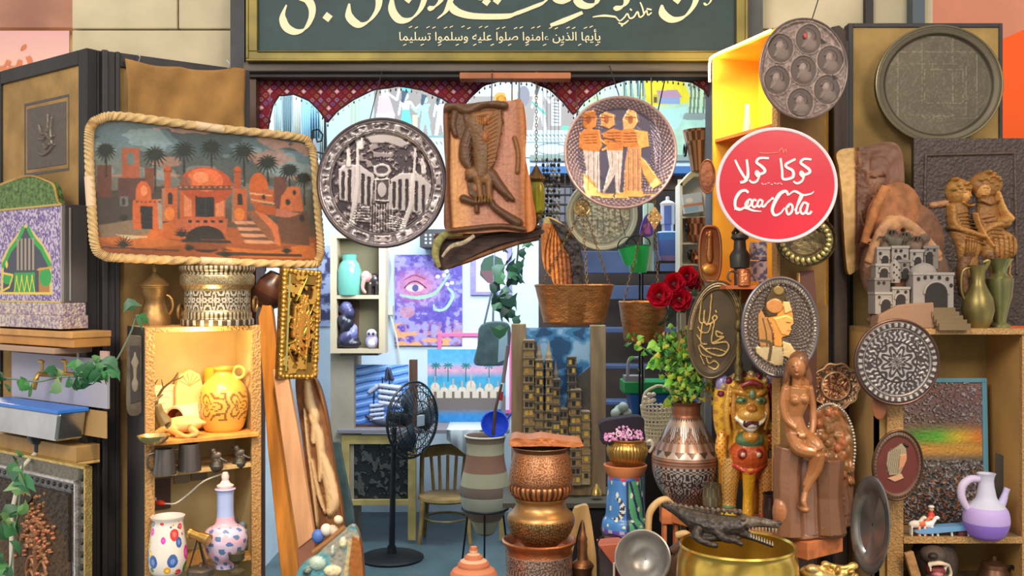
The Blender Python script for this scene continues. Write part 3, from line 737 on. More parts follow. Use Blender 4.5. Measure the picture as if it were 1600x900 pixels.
# burlap cloth pinned over the leaf
t = TA('burlap_cloth','loose brown burlap cloth pinned to the black framed panel above the rope framed painting','cloth',285,150,.012)
a,b = t.m(194,150)[0],t.m(381,150)[0];n = 40;mb = t.mb();vs = []
for j in range(30):
    for i in range(n):
        u,v = i / (n - 1),j / 29.;x = a + (b - a) * u + 4 * math.sin(v * 3) * (u < .1)
        sag = 6 * math.sin(math.pi * u) * (1 - v);ztop = t.m(200 + 178 * u,93 + 13 * u + 4 * abs(math.sin(7 * u)))[1];zb = t.m(200 + 178 * u,236)[1]
        vs.append((x,-5 - 3.5 * math.sin(u * 9 + v * 2) * (1 - .5 * v) - 2 * math.sin(u * 21 + v * 6),ztop + sag + (zb - ztop) * v))
mb.add(vs,[(j * n + i,j * n + i + 1,j * n + n + i + 1,j * n + n + i) for j in range(29) for i in range(n - 1)])
o = t.part('cloth',mb,M('brown_burlap_cloth',S(158,118,66),.95,noise=(9,.22),bump=(500,.5)),solid=.003)
mb = t.mb()
for px in (214,354):
    mb = t.mb();q = t.m(px,92 + (px - 200) * .07);mb.tube([(q[0],-9,q[1] + 6),(q[0] + 2,-12,q[1] - 2),(q[0] - 1,-4,q[1] - 9)],1.1,6)
    t.part('hook',mb,STEEL)

# the big painting in a rope frame
t = TA('painting','large village painting with palms and orange domes in a thick rope frame','painting',318,303,.2)
p = [(152,188),(190,182),(330,200),(462,214),(483,226),(490,250),(496,330),(500,386),(496,406),(478,413),(330,409),(190,403),(162,399),(148,384),(143,330),(139,250),(139,208),(143,196)]
q = t.mm(p);x0,x1 = min(a[0] for a in q),max(a[0] for a in q);y0,y1 = min(a[1] for a in q),max(a[1] for a in q)
c = Cv(x0,y0,x1,y1,1.05,S(70,84,88));d = PC(c,t)
Y_ = lambda y:t.m(318,y)[1]
c.grad([(Y_(190),S(78,84,82)),(Y_(230),S(98,124,132)),(Y_(270),S(122,128,120)),(Y_(310),S(110,104,92)),(Y_(340),S(90,80,66)),(Y_(400),S(150,84,44))])
n1 = vn(c.X * .35,c.Y,26,4);c.put((n1 > .56) & (c.Y < Y_(285)),S(150,172,176),a=.5);c.put((n1 < .42) & (c.Y < Y_(285)),S(54,56,56),a=.6)
c.put((vn(c.X * .3,c.Y,18,9) > .64) & (c.Y < Y_(285)),S(190,140,118),a=.6)
DK,OR,LO,SH = S(56,54,52),S(196,98,54),S(226,136,92),S(120,70,46)
d.poly([(150,300),(260,290),(270,350),(150,360)],S(74,66,60))
for (x,y0_,w_,h_,cc) in ((152,258,22,50,S(110,66,52)),(190,231,28,60,S(168,92,64)),(184,278,50,34,S(92,62,58)),(226,262,14,40,S(120,72,56)),(428,276,20,50,S(112,72,60))):d.rect(x,y0_,x + w_,y0_ + h_,cc)
d.oval(204,248,6,10,S(104,118,118));d.rect(198,248,210,256,S(104,118,118));d.rect(187,307,200,322,S(110,110,110));d.oval(193,315,3,6,DK)
for (x,y,r_,tr) in ((165,236,16,275),(242,243,19,296),(287,236,20,275),(330,232,18,262),(381,238,20,290),(418,256,18,286),(452,268,16,300),(475,280,13,320),(196,243,0,0)):
    if not r_:continue
    d.line([(x,y),(x + 1,tr)],3.4,S(52,50,44))
    for k_ in range(16):
        an = k_ / 16 * 2 * math.pi;ex_,ey_ = x + r_ * math.cos(an),y + r_ * .9 * math.sin(an)
        d.line([(x,y),(x + .6 * (ex_ - x),y + .6 * (ey_ - y) - 2),(ex_,ey_ + 2)],[4.2,3.4,1.2],S(38,46,40))
d.poly([(150,372),(250,350),(330,352),(495,372),(495,408),(150,402)],S(164,90,48));d.poly([(152,352),(232,340),(236,372),(160,372)],S(132,112,92))
d.poly([(150,372),(232,366),(300,382),(200,390)],S(190,106,52));d.poly([(180,366),(236,370),(200,374)],S(196,178,142));d.poly([(330,384),(420,392),(490,380),(494,404),(380,402)],S(206,116,52))
d.poly([(238,352),(278,344),(300,346),(280,374),(230,370)],S(200,104,50));d.line([(340,396),(470,399)],5,S(70,60,52));d.line([(160,386),(280,392)],3,S(96,70,52))
d.poly([(207,313),(252,311),(254,358),(208,358)],OR);d.poly([(246,312),(252,311),(254,358),(248,358)],S(160,150,136));d.poly([(219,322),(238,322),(239,358),(221,358)],S(44,44,46));d.oval(224,301,12,18,OR);d.rect(212,300,237,313,OR);d.oval(225,298,5,8,LO)
for x in range(212,248,7):d.rect(x,314,x + 4,317,SH)
d.rect(281,298,352,345,OR);d.rect(288,303,300,338,LO);d.rect(337,303,350,338,LO)
d.oval(323,290,41,29,S(190,84,50));d.oval(321,281,28,18,S(232,116,66));d.oval(314,277,12,9,S(244,146,100));d.rect(277,290,364,297,S(116,74,56));d.oval(290,285,10,10,S(96,84,74),a=.6)
for x in range(280,362,9):d.rect(x,291,x + 4,294,S(206,112,70))
d.rect(307,308,335,339,S(48,50,52));d.rect(305,306,308,339,S(70,50,42));d.line([(321,310),(321,339)],1.4,S(80,74,66))
for (x,y) in ((253,294),(362,295)):
    d.rect(x,y,x + 24,y + 52,OR);d.rect(x,y,x + 6,y + 50,S(170,116,86));d.rect(x + 9,y + 12,x + 17,y + 25,S(56,50,48));d.oval(x + 13,y + 12,4.2,5,S(56,50,48));d.rect(x + 4,y - 30,x + 14,y,S(178,88,52));d.rect(x + 3,y - 31,x + 16,y - 25,S(150,74,46));d.oval(x + 9,y - 31,5,4,OR);d.oval(x + 12,y + 40,8,10,S(232,130,60))
d.poly([(274,342),(356,342),(352,372),(280,372)],S(196,104,68));d.oval(322,374,31,21,S(52,46,42));d.rect(290,374,354,390,S(132,76,44));d.line([(286,376),(360,378)],4,S(60,50,44))
for x in range(294,352,12):d.rect(x,344,x + 6,348,S(60,44,40))
d.oval(404,294,15,24,S(206,100,46));d.rect(392,296,428,318,OR);d.line([(391,302),(424,306)],3,S(232,170,120));d.line([(393,312),(428,318)],3,S(226,160,110));d.oval(412,308,3,4,DK);d.poly([(396,318),(430,322),(432,336),(400,334)],S(190,92,46))
d.poly([(450,292),(468,292),(474,330),(436,330),(440,306)],S(206,112,66));d.oval(450,316,4,5,DK);d.oval(460,301,3,4,DK);d.poly([(430,330),(480,332),(484,384),(440,380)],S(112,76,56));d.oval(472,341,4,6,S(60,44,40));d.poly([(432,326),(470,334),(452,340),(430,338)],S(200,120,92))
d.poly([(366,344),(396,344),(430,380),(382,380)],S(120,84,66))
for i in range(4):d.poly([(366 + i * 5,345 + i * 10),(400 + i * 10,346 + i * 10),(408 + i * 10,351 + i * 10),(368 + i * 5,350 + i * 10)],S(222,156,118))
d.poly([(394,328),(416,336),(434,352),(438,384),(432,382),(424,358),(400,342)],S(216,120,72));d.poly([(384,332),(396,328),(424,358),(430,380),(418,372)],S(150,96,66))
for (x,y,r_) in ((284,366,12),(193,382,15),(296,388,9),(353,398,11),(193,341,8),(448,392,8)):
    for k_ in range(9):
        an = R(180 + k_ * 22.5);d.line([(x,y + 3),(x + r_ * math.cos(an),y + .9 * r_ * math.sin(an))],[3.4,1.2],S(42,48,42))
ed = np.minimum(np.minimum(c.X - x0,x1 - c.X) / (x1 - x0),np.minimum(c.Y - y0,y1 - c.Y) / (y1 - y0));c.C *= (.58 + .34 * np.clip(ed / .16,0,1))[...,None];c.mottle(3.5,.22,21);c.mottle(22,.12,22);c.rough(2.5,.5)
pq = spl(q,40,closed=True)
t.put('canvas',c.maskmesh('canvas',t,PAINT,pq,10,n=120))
mb = t.mb();mb.tube([(a[0],-2,a[1]) for a in spl(q,52,closed=True)],6.6,14,True,col=S(206,174,122),twist=.3);t.part('rope_frame',mb,M('rope',None,.85,noise=(60,.15)))
for i,pts in enumerate(([(304,196),(326,199.5),(348,202.5)],[(139,276),(140.5,300),(142,322)],[(312,408),(336,409),(360,410)])):
    g = t.mm(pts);mb = t.mb();mb.tube([(a[0],-2,a[1]) for a in g],7.2,14,col=S(226,198,164));t.part('rope_splice',mb,M('splice_tape',None,.6),label='smooth pale wrap joining the rope')
mb = t.mb();mb.box(-60,-50,-60,-40,10,92);mb.box(70,80,-60,-40,10,92);mb.box(-62,82,-62,-58,84,94);t.part('wall_bracket',mb,DARKW,smooth=False)

# ------------------------------------------------------------ shelf cabinet, its own frame in metres
CX = TA('shelf_cabinet','tall open shelf cabinet with dotted wooden edging under the rope framed painting','cabinet',228,512,.34,k=1.)
CW,CDp = .375,.2;zt = CX.loc.z;zz = lambda z:zt - z       # down coordinate of world height z
S1,S2,S3 = 1.612,1.506,1.19
TRIM = M('dotted_trim',S(180,138,84),.6,noise=(200,.22),bump=(120,.7,'voronoi'))
LIN = M('shelf_lining',S(196,176,128),.8,noise=(5,.15));
mb = CX.mb();mb.box(.008,CW,zz(zt),zz(zt - .014),.012,CDp);o = CX.part('top_board',mb,WOOD,smooth=False,bevel=.002)
for nm,x0,x1 in (('side_panel',0,.012),('side_panel',CW - .012,CW)):
    mb = CX.mb();mb.box(x0,x1,.0,zz(.78),.004,CDp);CX.part(nm,mb,LIN,smooth=False)
mb = CX.mb();mb.box(-.004,0,0,zz(.78),.004,CDp + .01);CX.part('outer_side',mb,BLACKW,smooth=False,label='dark outer left side')
mb = CX.mb();mb.box(0,CW,0,zz(.78),CDp,CDp + .01);CX.part('back_panel',mb,LIN,smooth=False)
mb = CX.mb()
for x0,x1,z0,z1 in ((-.004,.026,0,zz(.78)),(CW - .03,CW + .004,0,zz(.78)),(.026,CW - .03,0,.016)):mb.box(x0,x1,z0,z1,-.008,.004)
CX.part('front_edging',mb,TRIM,smooth=False,bevel=.002,label='dotted orange brown edging')
for z,m_ in ((S1,ORANGEW),(S2,PALEW),(S3,TRIM)):
    mb = CX.mb();mb.box(.012 if z != S1 else .0,CW - .012,zz(z),zz(z - .014),-.002 if z != S1 else -.03,CDp);CX.part('shelf',mb,m_,smooth=False,bevel=.002)
def on_shelf(name,label,cat,px,py,z,**kw):
    """thing whose base (photo px, py) stands on height z"""
    return Th(name,label,cat,px,py,Zon(z,py),**kw)
# on top of the cabinet
Zt = 3.30
t = Th('coffee_pot','small aged brass lidded pot standing on the left of the cabinet top','pot',242,503,3.27);t.loc.z = zt;
k0 = 503
mb = t.mb();mb.lathe(242,[(3,503),(24,503),(25,492),(20,478),(16,466),(20,452),(21,444)],n=28);t.part('body',mb,ABRASS)
mb = t.mb();mb.lathe(242,[(22,445),(22,440),(14,431),(8,426),(3,420),(4,414),(1.5,408),(.5,400)],n=28);mb.torus((242,0,442),21,2,'z',28,6);t.part('lid',mb,ABRASS)
mb = t.mb();mb.tube(spl([(258,0,455),(268,0,462),(270,0,478),(262,0,490)],5),2.4,8);t.part('handle',mb,ABRASS)
t = Th('brass_planter','wide embossed silver and brass planter standing on the cabinet top','planter',340,503,3.26);t.loc.z = zt
def pf(u,v,i):
    y = ppr[min(i,len(ppr) - 1)][1];e = S(206,200,186);d = S(92,80,60)
    if 450 < y < 479:return e if flor(u,(y - 450) / 29.,16,1,11,2.5,4) > -.1 else d
    if y < 425 or 482 < y < 493:return S(196,184,156) if math.cos(u * 2 * math.pi * 48) > -.2 else d
    if y >= 494:return e if math.cos(u * 2 * math.pi * 26) > .2 else d
    return S(172,160,132) if flor(u,(y - 425) / 25.,30,1,9) > 0 else S(140,124,92)
ppr = spl([(55,502),(55,494),(52,491),(52,484),(50,478),(50,462),(50,448),(53,443),(56,438),(56,426),(53,422),(57,417),(57,411)],6)
mb = t.mb();mb.lathe(340,ppr,n=260,cf=pf);mb.lathe(340,[(57,411),(52,411),(50,440),(48,500),(1,500)],n=60,col=S(120,100,70));t.part('body',mb,METALA,label='embossed body with bands of leaf pattern')
mb = t.mb();mb.torus((284,-6,482),11,2.2,'x',20,8);t.part('handle',mb,ABRASS);mb = t.mb();mb.torus((396,10,470),11,2.2,'x',20,8);t.part('handle',mb,ABRASS)
# lit compartment
t = on_shelf('jug','round yellow clay jug with one loop handle and engraved marks in the lit compartment','jug',350,675,S1);t.loc.y += .035;t.loc.x -= .012
jpr = spl([(26,675),(31,668),(36,650),(38,634),(37,620),(33,606),(24,594),(15,587),(13,582),(16,578),(17,574)],7)
def jf(u,v,i):
    y = jpr[min(i,len(jpr) - 1)][1];return S(140,96,44) if 612 < y < 656 and flor(u,(y - 612) / 44.,5,1,12,4,3) > .45 else S(232,172,76)
mb = t.mb();mb.lathe(350,jpr,n=130,cf=jf);mb.lathe(350,[(17,574),(13,574),(11,584)],n=30,col=S(226,170,80));t.part('body',mb,PAINTG)
mb = t.mb();mb.torus((374,0,583),9,2.6,'y',22,8,col=S(236,190,96));t.part('handle',mb,PAINTG)
t = on_shelf('clay_pipe','short white clay cylinder lying open end out beside the yellow jug','pot',285,645,S1 + .0);t.k = .00205;t.loc = CX.M @ Vector((.155,.12,S1 - zt + 23.1 * t.k));t.ay = 625;t.M = Matrix.Translation(t.loc);
for o_ in (0,):
    mb = t.mb();mb.xf = Matrix.Rotation(R(-24),4,'Z') @ Matrix.Rotation(R(90),4,'X')
    mb.ax,mb.ay = 0,0;mb.lathe(0,[(20,38),(23,36),(23,-16),(21,-19),(18,-19),(18,34)],n=32,cf=lambda u,v,i:S(158,74,40) if i >= 4 else S(226,200,168));t.solo(mb,PAINT)
t = on_shelf('deer_figurine','carved pale wooden deer with branching antlers lying at the front of the lit shelf','figurine',262,682,S1)
DC = S(206,160,92);D2 = S(116,102,70)
parts = [('e',(282,6,664),(34,13,13),(0,6,0),S(236,196,124)),('t',[(258,0,662),(250,-3,645),(247,-5,632)],[13,8,7],D2),('e',(244,-8,626),(7,6,6),None,D2),('c',(243,-10,627),(240,-17,631),4.5,3,D2),('c',(248,-6,622),(256,-4,616),2.6,1.4,D2),
         ('t',[(300,-8,668),(312,-12,676),(296,-16,680),(280,-16,679)],[7,4,3.4,2.6],DC),('t',[(262,-8,668),(246,-16,678),(262,-18,681)],[6,4,2.6],DC),('t',[(268,-6,670),(292,-18,678),(304,-18,680)],[6,4,3],DC),('e',(316,6,662),(5,4,4),None,DC)]
t.put('body',blob('body',t,parts,1.3,WOODA,2))
for sgn,tip in ((1,[(248,-4,620),(256,-2,606),(270,0,594),(278,1,582)]),(-1,[(244,-6,620),(240,-6,606),(237,-8,594),(238,-10,582)])):
    mb = t.mb();mb.tube(spl(tip,4),[2.4,1],7,col=S(92,76,54));x,y,z = tip[2]
    mb.tube([(x,y,z),(x + sgn * 12,y,z - 3),(x + sgn * 17,y,z - 7)],[1.5,.7],6);x,y,z = tip[1];mb.tube([(x,y,z),(x - sgn * 6 + 4,y - 3,z - 14)],[1.4,.6],6);t.part('antler',mb,WOODA)
t = on_shelf('bell','small dull green metal hand bell behind the deer figurine','bell',247,676,S1,);mb = t.mb();mb.lathe(247,[(13,676),(12,668),(9,655),(7,648),(3,645),(1,644)],n=24);mb.tube([(247,0,646),(247,0,632)],2,8);t.solo(mb,M('green_bronze',S(122,120,84),.5,.5))
t.loc.y += .05;t.loc.x -= .012
t = on_shelf('small_bowl','little shiny brass bowl at the left front corner of the lit shelf','bowl',240,693,S1 - .0);mb = t.mb();mb.lathe(240,[(2,693),(14,693),(22,686),(25,680),(23,680),(18,686),(2,689)],n=28);t.solo(mb,M('polished_brass',S(214,196,140),.25,.8))
t.loc.x -= .005
t = on_shelf('paper_card','cream paper card with faint writing propped at the back of the lit compartment','card',275,640,S1,yaw=36);t.loc = CX.M @ Vector((.085,.175,S1 - zt));mb = MB(k=t.k);mb.box(-28,30,-62,0,0,1.2,col=S(244,226,190))
for i in range(6):mb.box(-22,22 - (i % 3) * 6,-54 + i * 8,-53 + i * 8,-.3,0,col=S(206,182,150))
t.solo(mb,PAINT,smooth=False)
t = on_shelf('carton','tall peach coloured carton with fan ornament standing behind the yellow jug','box',320,660,S1,yaw=36);t.loc = CX.M @ Vector((.185,.15,S1 - zt));mb = MB(k=t.k);mb.box(-20,20,-66,0,0,14,col=S(238,192,132));mb.prism([(-19,-66),(-15,-82),(0,-90),(15,-82),(19,-66)],0,14,S(244,208,140))
for a in (-60,-35,-10,15,40,60):mb.stroke([(0,-66),(18 * math.sin(R(a)),-66 - 18 * math.cos(R(a)))],1,-.1,.5,S(214,160,96),0)
t.solo(mb,PAINT,smooth=False)
t = on_shelf('candle_holder','yellow cylindrical candle holder with pierced panels beside the carton','holder',362,660,S1);t.loc = CX.M @ Vector((.275,.155,S1 - zt));mb = MB(k=t.k);mb.lathe(0,[(1,0),(17,0),(17,-6),(14,-8),(14,-62),(17,-66),(17,-88),(13,-92),(1,-92)],n=28,cf=lambda u,v,i:S(232,178,60) if i != 3 or math.cos(u * 50) > -.2 else S(196,140,40));t.solo(mb,PAINTG)
# second shelf
for i,(px,py,w0,w1,h_) in enumerate(((257,741,18,14,40),(296,735,18,15,42))):
    t = on_shelf('metal_mug',['dark pewter mug at the left end of the middle shelf','dark pewter mug standing second from the left on the middle shelf'][i],'mug',px,py,S2,group='pewter mugs on the middle shelf')
    mb = t.mb();mb.lathe(px,[(1,py),(w0,py),(w0,py - 2),(w1,py - h_),(w1 - 1.5,py - h_),(w0 - 2,py - 4),(1,py - 4)],n=28);t.part('body',mb,M('mug_pewter',S(104,100,100),.32,.7))
    mb = t.mb();mb.tube(spl([(px - w1,-4,py - 34),(px - w1 - 9,-7,py - 30),(px - w1 - 9,-7,py - 14),(px - w0 + 1,-4,py - 8)],5),1.8,7);t.part('handle',mb,PEWTER)
for i,(px,py) in enumerate(((338,729),(374,724))):
    t = on_shelf('bird_figurine',['small pewter bird on a round base right of the mugs','small pewter bird on a round base near the right end of the middle shelf'][i],'figurine',px,py,S2,group='pewter birds on the middle shelf')
    parts = [('c',(px,0,py - 2),(px,0,py - 1.5),10,11,S(88,84,76)),('c',(px,0,py - 4),(px,0,py - 14),2,2,S(96,90,80)),('e',(px,0,py - 17),(9,5,6),(0,25,0),S(120,110,100)),('e',(px - 5,0,py - 25),(4.4,4,4.4),None,S(150,130,116)),('c',(px + 7,0,py - 12),(px + 17,0,py - 8),3,1.4,S(96,90,84)),('c',(px - 9,0,py - 25),(px - 12,0,py - 24),1.4,.7,S(96,90,84))]
    t.solo(blob('bird',t,parts,1.0,METALR,2),None)
t = on_shelf('small_card','small upright grey card standing at the right end of the middle shelf','card',388,722,S2,yaw=30);t.loc.y += .05;t.loc.x += .012;mb = t.mb();mb.box(380,394,700,722,0,2,col=S(112,104,86));mb.box(382,392,702,720,-.4,0,col=S(76,74,66));t.solo(mb,PAINT,smooth=False)
# bottom compartment
t = on_shelf('polka_dot_vase','white vase covered with bright coloured dots in the lower left compartment','vase',262,897,S3)
rnd = random.Random(4);dots = [(rnd.random(),rnd.uniform(.06,.94),rnd.choice([.022,.04,.06,.085]),S(*rnd.choice([(214,40,70),(240,60,180),(90,170,210),(70,130,70),(230,170,50),(240,200,80),(160,80,140),(210,60,50),(60,100,170)]))) for _ in range(60)]
def vf(u,v,i):
    for (du,dv,r_,cc) in dots:
        a = min(abs(u - du),1 - abs(u - du)) * 1.9;q = math.hypot(a,v - dv)
        if q < r_:return cc if q > r_ * .45 or r_ < .04 else tuple(min(1,x * 1.5 + .1) for x in cc)
    return S(232,226,220)
pr = spl([(20,897),(26,890),(29,874),(28,852),(25,830),(23,816),(25,808)],20);mb = t.mb();mb.lathe(262,pr,n=230,cf=vf);t.part('body',mb,M('glazed_ceramic',None,.25,coat=.4))
mb = t.mb();mb.lathe(262,[(25,809),(26,806),(24,806),(21,818),(22,880),(1,890)],n=40,col=S(226,220,214));mb.lathe(262,[(1,897),(20,897),(20,893)],n=40);t.part('rim',mb,PAINTG)
t = on_shelf('bottle_vase','pale violet and blue long necked ceramic vase at the right of the lower compartment','vase',352,886,S3)
def bf(u,v,i):
    if v > .62:return S(168,186,236) if v < .9 else S(186,176,226)
    if v > .52:return S(226,176,196)
    if math.sin(u * 44 + v * 9) * math.sin(v * 44) > .42:return S(88,120,170)
    return S(214,196,226) if int(v * 12 + u * 6) % 3 else S(226,178,200)
pr = spl([(16,886),(17,878),(26,866),(32,850),(33,838),(28,826),(16,818),(13,804),(12.5,784),(13,768),(16,764),(13,762)],7);mb = t.mb();mb.lathe(352,pr,n=110,cf=bf);t.part('body',mb,PAINTG)
mb = t.mb();mb.lathe(352,[(12,763),(13,758),(8,755),(5,750),(6,744),(4,738),(1,737)],n=24,col=S(232,206,206));t.part('stopper',mb,PAINTG)
t = on_shelf('goblet','small dull bronze footed cup in front of the violet vase','cup',376,888,S3);mb = t.mb();mb.lathe(376,[(1,888),(12,888),(12,885),(4,880),(4,874),(11,868),(13,857),(11,857),(9,866),(1,870)],n=24);t.solo(mb,M('dull_bronze',S(96,88,66),.45,.6));t.o.location.y -= .045
t = on_shelf('telescope','toy brass telescope on a tripod stand with round base beside the dotted vase','telescope',318,893,S3);t.loc.y -= .03;t.loc.x += .0
mb = t.mb();mb.lathe(318,[(1,893),(20,893),(20,885),(17,882),(3,880),(2,876)],n=28);t.part('base',mb,M('pewter_base',S(110,102,92),.35,.7))
mb = t.mb()
for dx,dy in ((-16,-4),(14,-8),(2,12)):mb.tube([(318 + dx,dy,882),(314,0,836)],1.4,6)
t.part('stand',mb,DARKM)
mb = t.mb();mb.tube([(302,3,830),(318,-2,834),(318.1,-2,834),(332,-6,838)],[7,6,8,8.6],16);mb.tube([(300,3.5,829.5),(304,2.5,831)],8,16);mb.tube([(330,-5.5,837.5),(333,-6.5,838.5)],9.4,16);t.part('tube',mb,BRASS)
for i,(px,py,w_,h_,cc) in enumerate(((300,880,14,62,S(86,88,90)),(322,876,11,50,S(120,142,160)))):
    t = on_shelf('bust_figurine',['dark grey bust with a tall round back at the back of the lower compartment','pale blue robed figurine at the back of the lower compartment'][i],'figurine',px,py,S3);t.loc = Vector((-.99 + i * .055,3.30 + i * .03,S3));t.ax,t.ay = px,py
    parts = [('e',(px,0,py - 10),(w_ * .9,8,12),None,cc),('e',(px,0,py - 26),(w_ * .6,6,14),None,cc),('e',(px,-1,py - h_ + 10),(6.4,6,7.5),None,cc),('c',(px - w_ * .6,0,py - 32),(px - w_ * .8,-4,py - 16),3,2.4,cc),('c',(px + w_ * .6,0,py - 32),(px + w_ * .7,-4,py - 18),3,2.4,cc)] + ([('e',(px + 6,6,py - 44),(17,4,20),None,S(60,60,66))] if i == 0 else [])
    t.solo(blob('bust',t,parts,1.1,PAINT,2),None)
t = Th('cable','thin white cable with red connector hanging inside the lower cabinet compartment','cable',250,786,3.14)
mb = t.mb();mb.tube(spl([(240,8,780),(246,0,786),(262,0,787),(275,0,786),(290,10,775),(312,20,756),(336,40,748)],6),1.3,6);t.part('wire',mb,M('white_plastic',S(214,208,200),.4))
mb = t.mb();mb.tube([(243,0,784),(248,0,785),(252,0,786),(258,0,787)],[2,4.6,4.6,2.4],10);t.part('connector',mb,M('red_plastic',S(226,66,44),.35),label='red connector')
t = Th('photo_print','dim brown picture board at the back of the lower compartment','picture',0,0,loc=CX.M @ Vector((.07,CDp - .012,S2 - .03 - zt)),yaw=36,k=.0021);mb = MB(k=t.k);mb.box(-22,30,12,62,0,3,col=S(76,52,42));mb.box(-24,32,10,12,-1,3,col=S(112,96,70));mb.box(36,60,6,24,0,3,col=S(140,130,108));mb.box(64,90,4,22,0,3,col=S(120,112,96));t.solo(mb,PAINT,smooth=False)
# long dark plaque on the left flank of the cabinet
t = Th('carved_plaque','tall narrow dark carved plaque standing against the left flank of the cabinet','plaque',212,585,3.08,yaw=20)
mb = t.mb();mb.prism(spl([(200,530),(212,524),(224,532),(226,580),(225,636),(212,650),(199,640),(199,580)],5,True),0,5);t.part('board',mb,M('dark_plaque',S(84,76,66),.5,.2,noise=(20,.3)),smooth=False,bevel=.002)
mb = t.mb();mb.prism([(204,540),(218,540),(219,626),(205,630)],-1.5,0,col=S(44,42,42))
mb.lathe(211,[(1,612),(4,608),(5,598),(2,590),(3,574),(6,566),(2,556),(1,550)],cy=-2,n=12,col=S(122,116,104),sq=.3);t.part('relief',mb,PAINT)

# ------------------------------------------------------------ the outer left leaf
t = TB('hanging_plaque','dark grey calligraphy plaque hanging by a string on the outer burlap panel','plaque',74,212,.03)
a,b,c_,d_ = t.mm([(38,163),(108,146),(109,274),(40,268)]);cx0,cx1 = a[0],b[0];cy0 = (a[1] + b[1]) / 2;cy1 = (c_[1] + d_[1]) / 2
c = Cv(cx0,cy0,cx1,cy1,1.1,S(96,88,84));wd,hh = cx1 - cx0,cy1 - cy0
c.rect(cx0 + 4,cy0 + 5,cx1 - 4,cy1 - 5,S(88,80,78),-2);c.rect(cx0 + 8,cy0 + 10,cx1 - 8,cy1 - 10,S(100,92,86),0)
X0,Y0 = cx0 + wd / 2,cy0 + hh / 2
for pts in ([(18,-28),(14,-6),(18,14)],[(6,-34),(4,-8),(-6,4),(-22,2)],[(-22,-20),(-14,-6),(0,-4),(12,6),(24,2)],[(-26,24),(-10,30),(10,26),(26,16)],[(-8,12),(0,20),(10,14)]):c.limb([(X0 + q[0],Y0 + q[1]) for q in pts],4.5,3,S(118,108,98))
c.mottle(5,.2,3);c.blur(1);t.put('plate',c.rectmesh('plate',t,METALR,7,S(54,50,48)))
mb = t.mb();mb.tube([(cx0 + 12,2,cy0 - 0),(X0 + 2,6,cy0 - 46),(cx1 - 6,2,cy0 + 2)],.9,6);mb.tube([(X0 + 2,16,cy0 - 46),(X0 + 2,2,cy0 - 47)],1.3,6);t.part('string',mb,M('dark_string',S(60,44,36),.9))
# ornamented niche panel box
t = TB('ornamented_panel','violet and green foil panel box with a pointed arch standing on the wooden shelf','panel',58,400,.13)
fr = t.mm([(-26,342),(96,318),(98,466),(-26,492)]);x0,x1,y0,y1 = fr[0][0],fr[1][0],fr[1][1],fr[2][1];y0 = t.m(70,324)[1];y1 = t.m(70,470)[1]
c = Cv(x0,y0,x1,y1,1.1,S(150,130,170));W_,H_ = x1 - x0,y1 - y0;mx_ = t.m(40,400)[0]
sp = vn(c.X,c.Y,3,3,2);c.put(sp > .58,S(206,190,214));c.put(sp < .40,S(104,84,150))
g = lambda pts:[(mx_ + a * W_ / 122.,y0 + b * H_ / 150.) for a,b in pts]
c.poly(g([(0,24),(12,38),(24,54),(38,80),(40,140),(-40,140),(-38,80),(-24,54),(-12,38)]),S(226,196,120));c.poly(g([(0,30),(10,42),(22,58),(34,82),(36,136),(-36,136),(-34,82),(-22,58),(-10,42)]),S(60,66,84))
c.line(g([(4,32),(10,46),(16,56),(24,66),(30,80),(36,92)]),9,S(34,168,72));c.line(g([(-4,32),(-10,46),(-16,56),(-24,66),(-30,80),(-36,92)]),9,S(34,168,72))
for k_ in range(5):c.rect(*g([(-14 + k_ * 6,48)])[0],*g([(-10.6 + k_ * 6,100)])[0],S(168,150,126))
c.rect(*g([(-18,104)])[0],*g([(14,138)])[0],S(40,160,70));c.rect(*g([(20,96)])[0],*g([(36,138)])[0],S(184,124,60));c.oval(*g([(30,112)])[0],9 * W_ / 122,15 * H_ / 150,S(36,165,72));c.oval(*g([(-28,114)])[0],8 * W_ / 122,9,S(36,165,72));c.oval(*g([(-30,90)])[0],4,6,S(240,210,80))
for k_ in range(4):c.line(g([(-18 + k_ * 8,136),(-14 + k_ * 8,112),(-10 + k_ * 8,136)]),2.2,S(240,214,70));c.oval(*g([(-14 + k_ * 8,112)])[0],2,4,S(240,214,70))
c.line(g([(-40,136),(-26,128),(-20,108),(-38,104)]),3.4,S(240,206,70));c.line(g([(-36,138),(40,138)]),3,S(240,206,80));c.line(g([(18,100),(40,96)]),3,S(214,160,80))
FOIL = M('foil_print',None,.25,.35)
t.put('picture_face',c.rectmesh('picture_face',t,FOIL,2))
mb = t.mb();SV = S(176,172,170)
mb.box(x0 - 2,x1 + 3,y0 - 3,y1 + 3,3,40,col=S(112,108,110));mb.box(x1,x1 + 3,y0 - 3,y1 + 3,-2,3,col=SV);mb.box(x0 - 2,x1 + 3,y0 - 4,y0,-2,3,col=S(196,170,96));mb.box(x1 + 3,x1 + 5,y0 + 2,y1,10,13,col=SV);mb.box(x0 - 2,x1 + 3,y1,y1 + 3,-2,3,col=S(226,196,120));t.part('case',mb,M('tin_case',None,.3,.6),smooth=False,bevel=.002)
cr = spl([(x0 + 6,y0 - 4),(x0 + 10,y0 - 20),(x0 + 24,y0 - 36),(x0 + 44,y0 - 42),(mx_ + 4,y0 - 52),(x1 - 40,y0 - 40),(x1 - 20,y0 - 30),(x1 - 10,y0 - 8),(x1,y0 - 4)],5)
mb = t.mb();mb.prism([(a[0],a[1]) for a in cr],0,10);o = t.part('crest',mb,M('green_foil',S(96,128,70),.4,.4,noise=(60,.5),bump=(140,.6,'voronoi')),smooth=False)
mb = t.mb();mb.tube([(a[0],0,a[1]) for a in cr],2,6);t.part('crest_trim',mb,BRASS,parent=o)
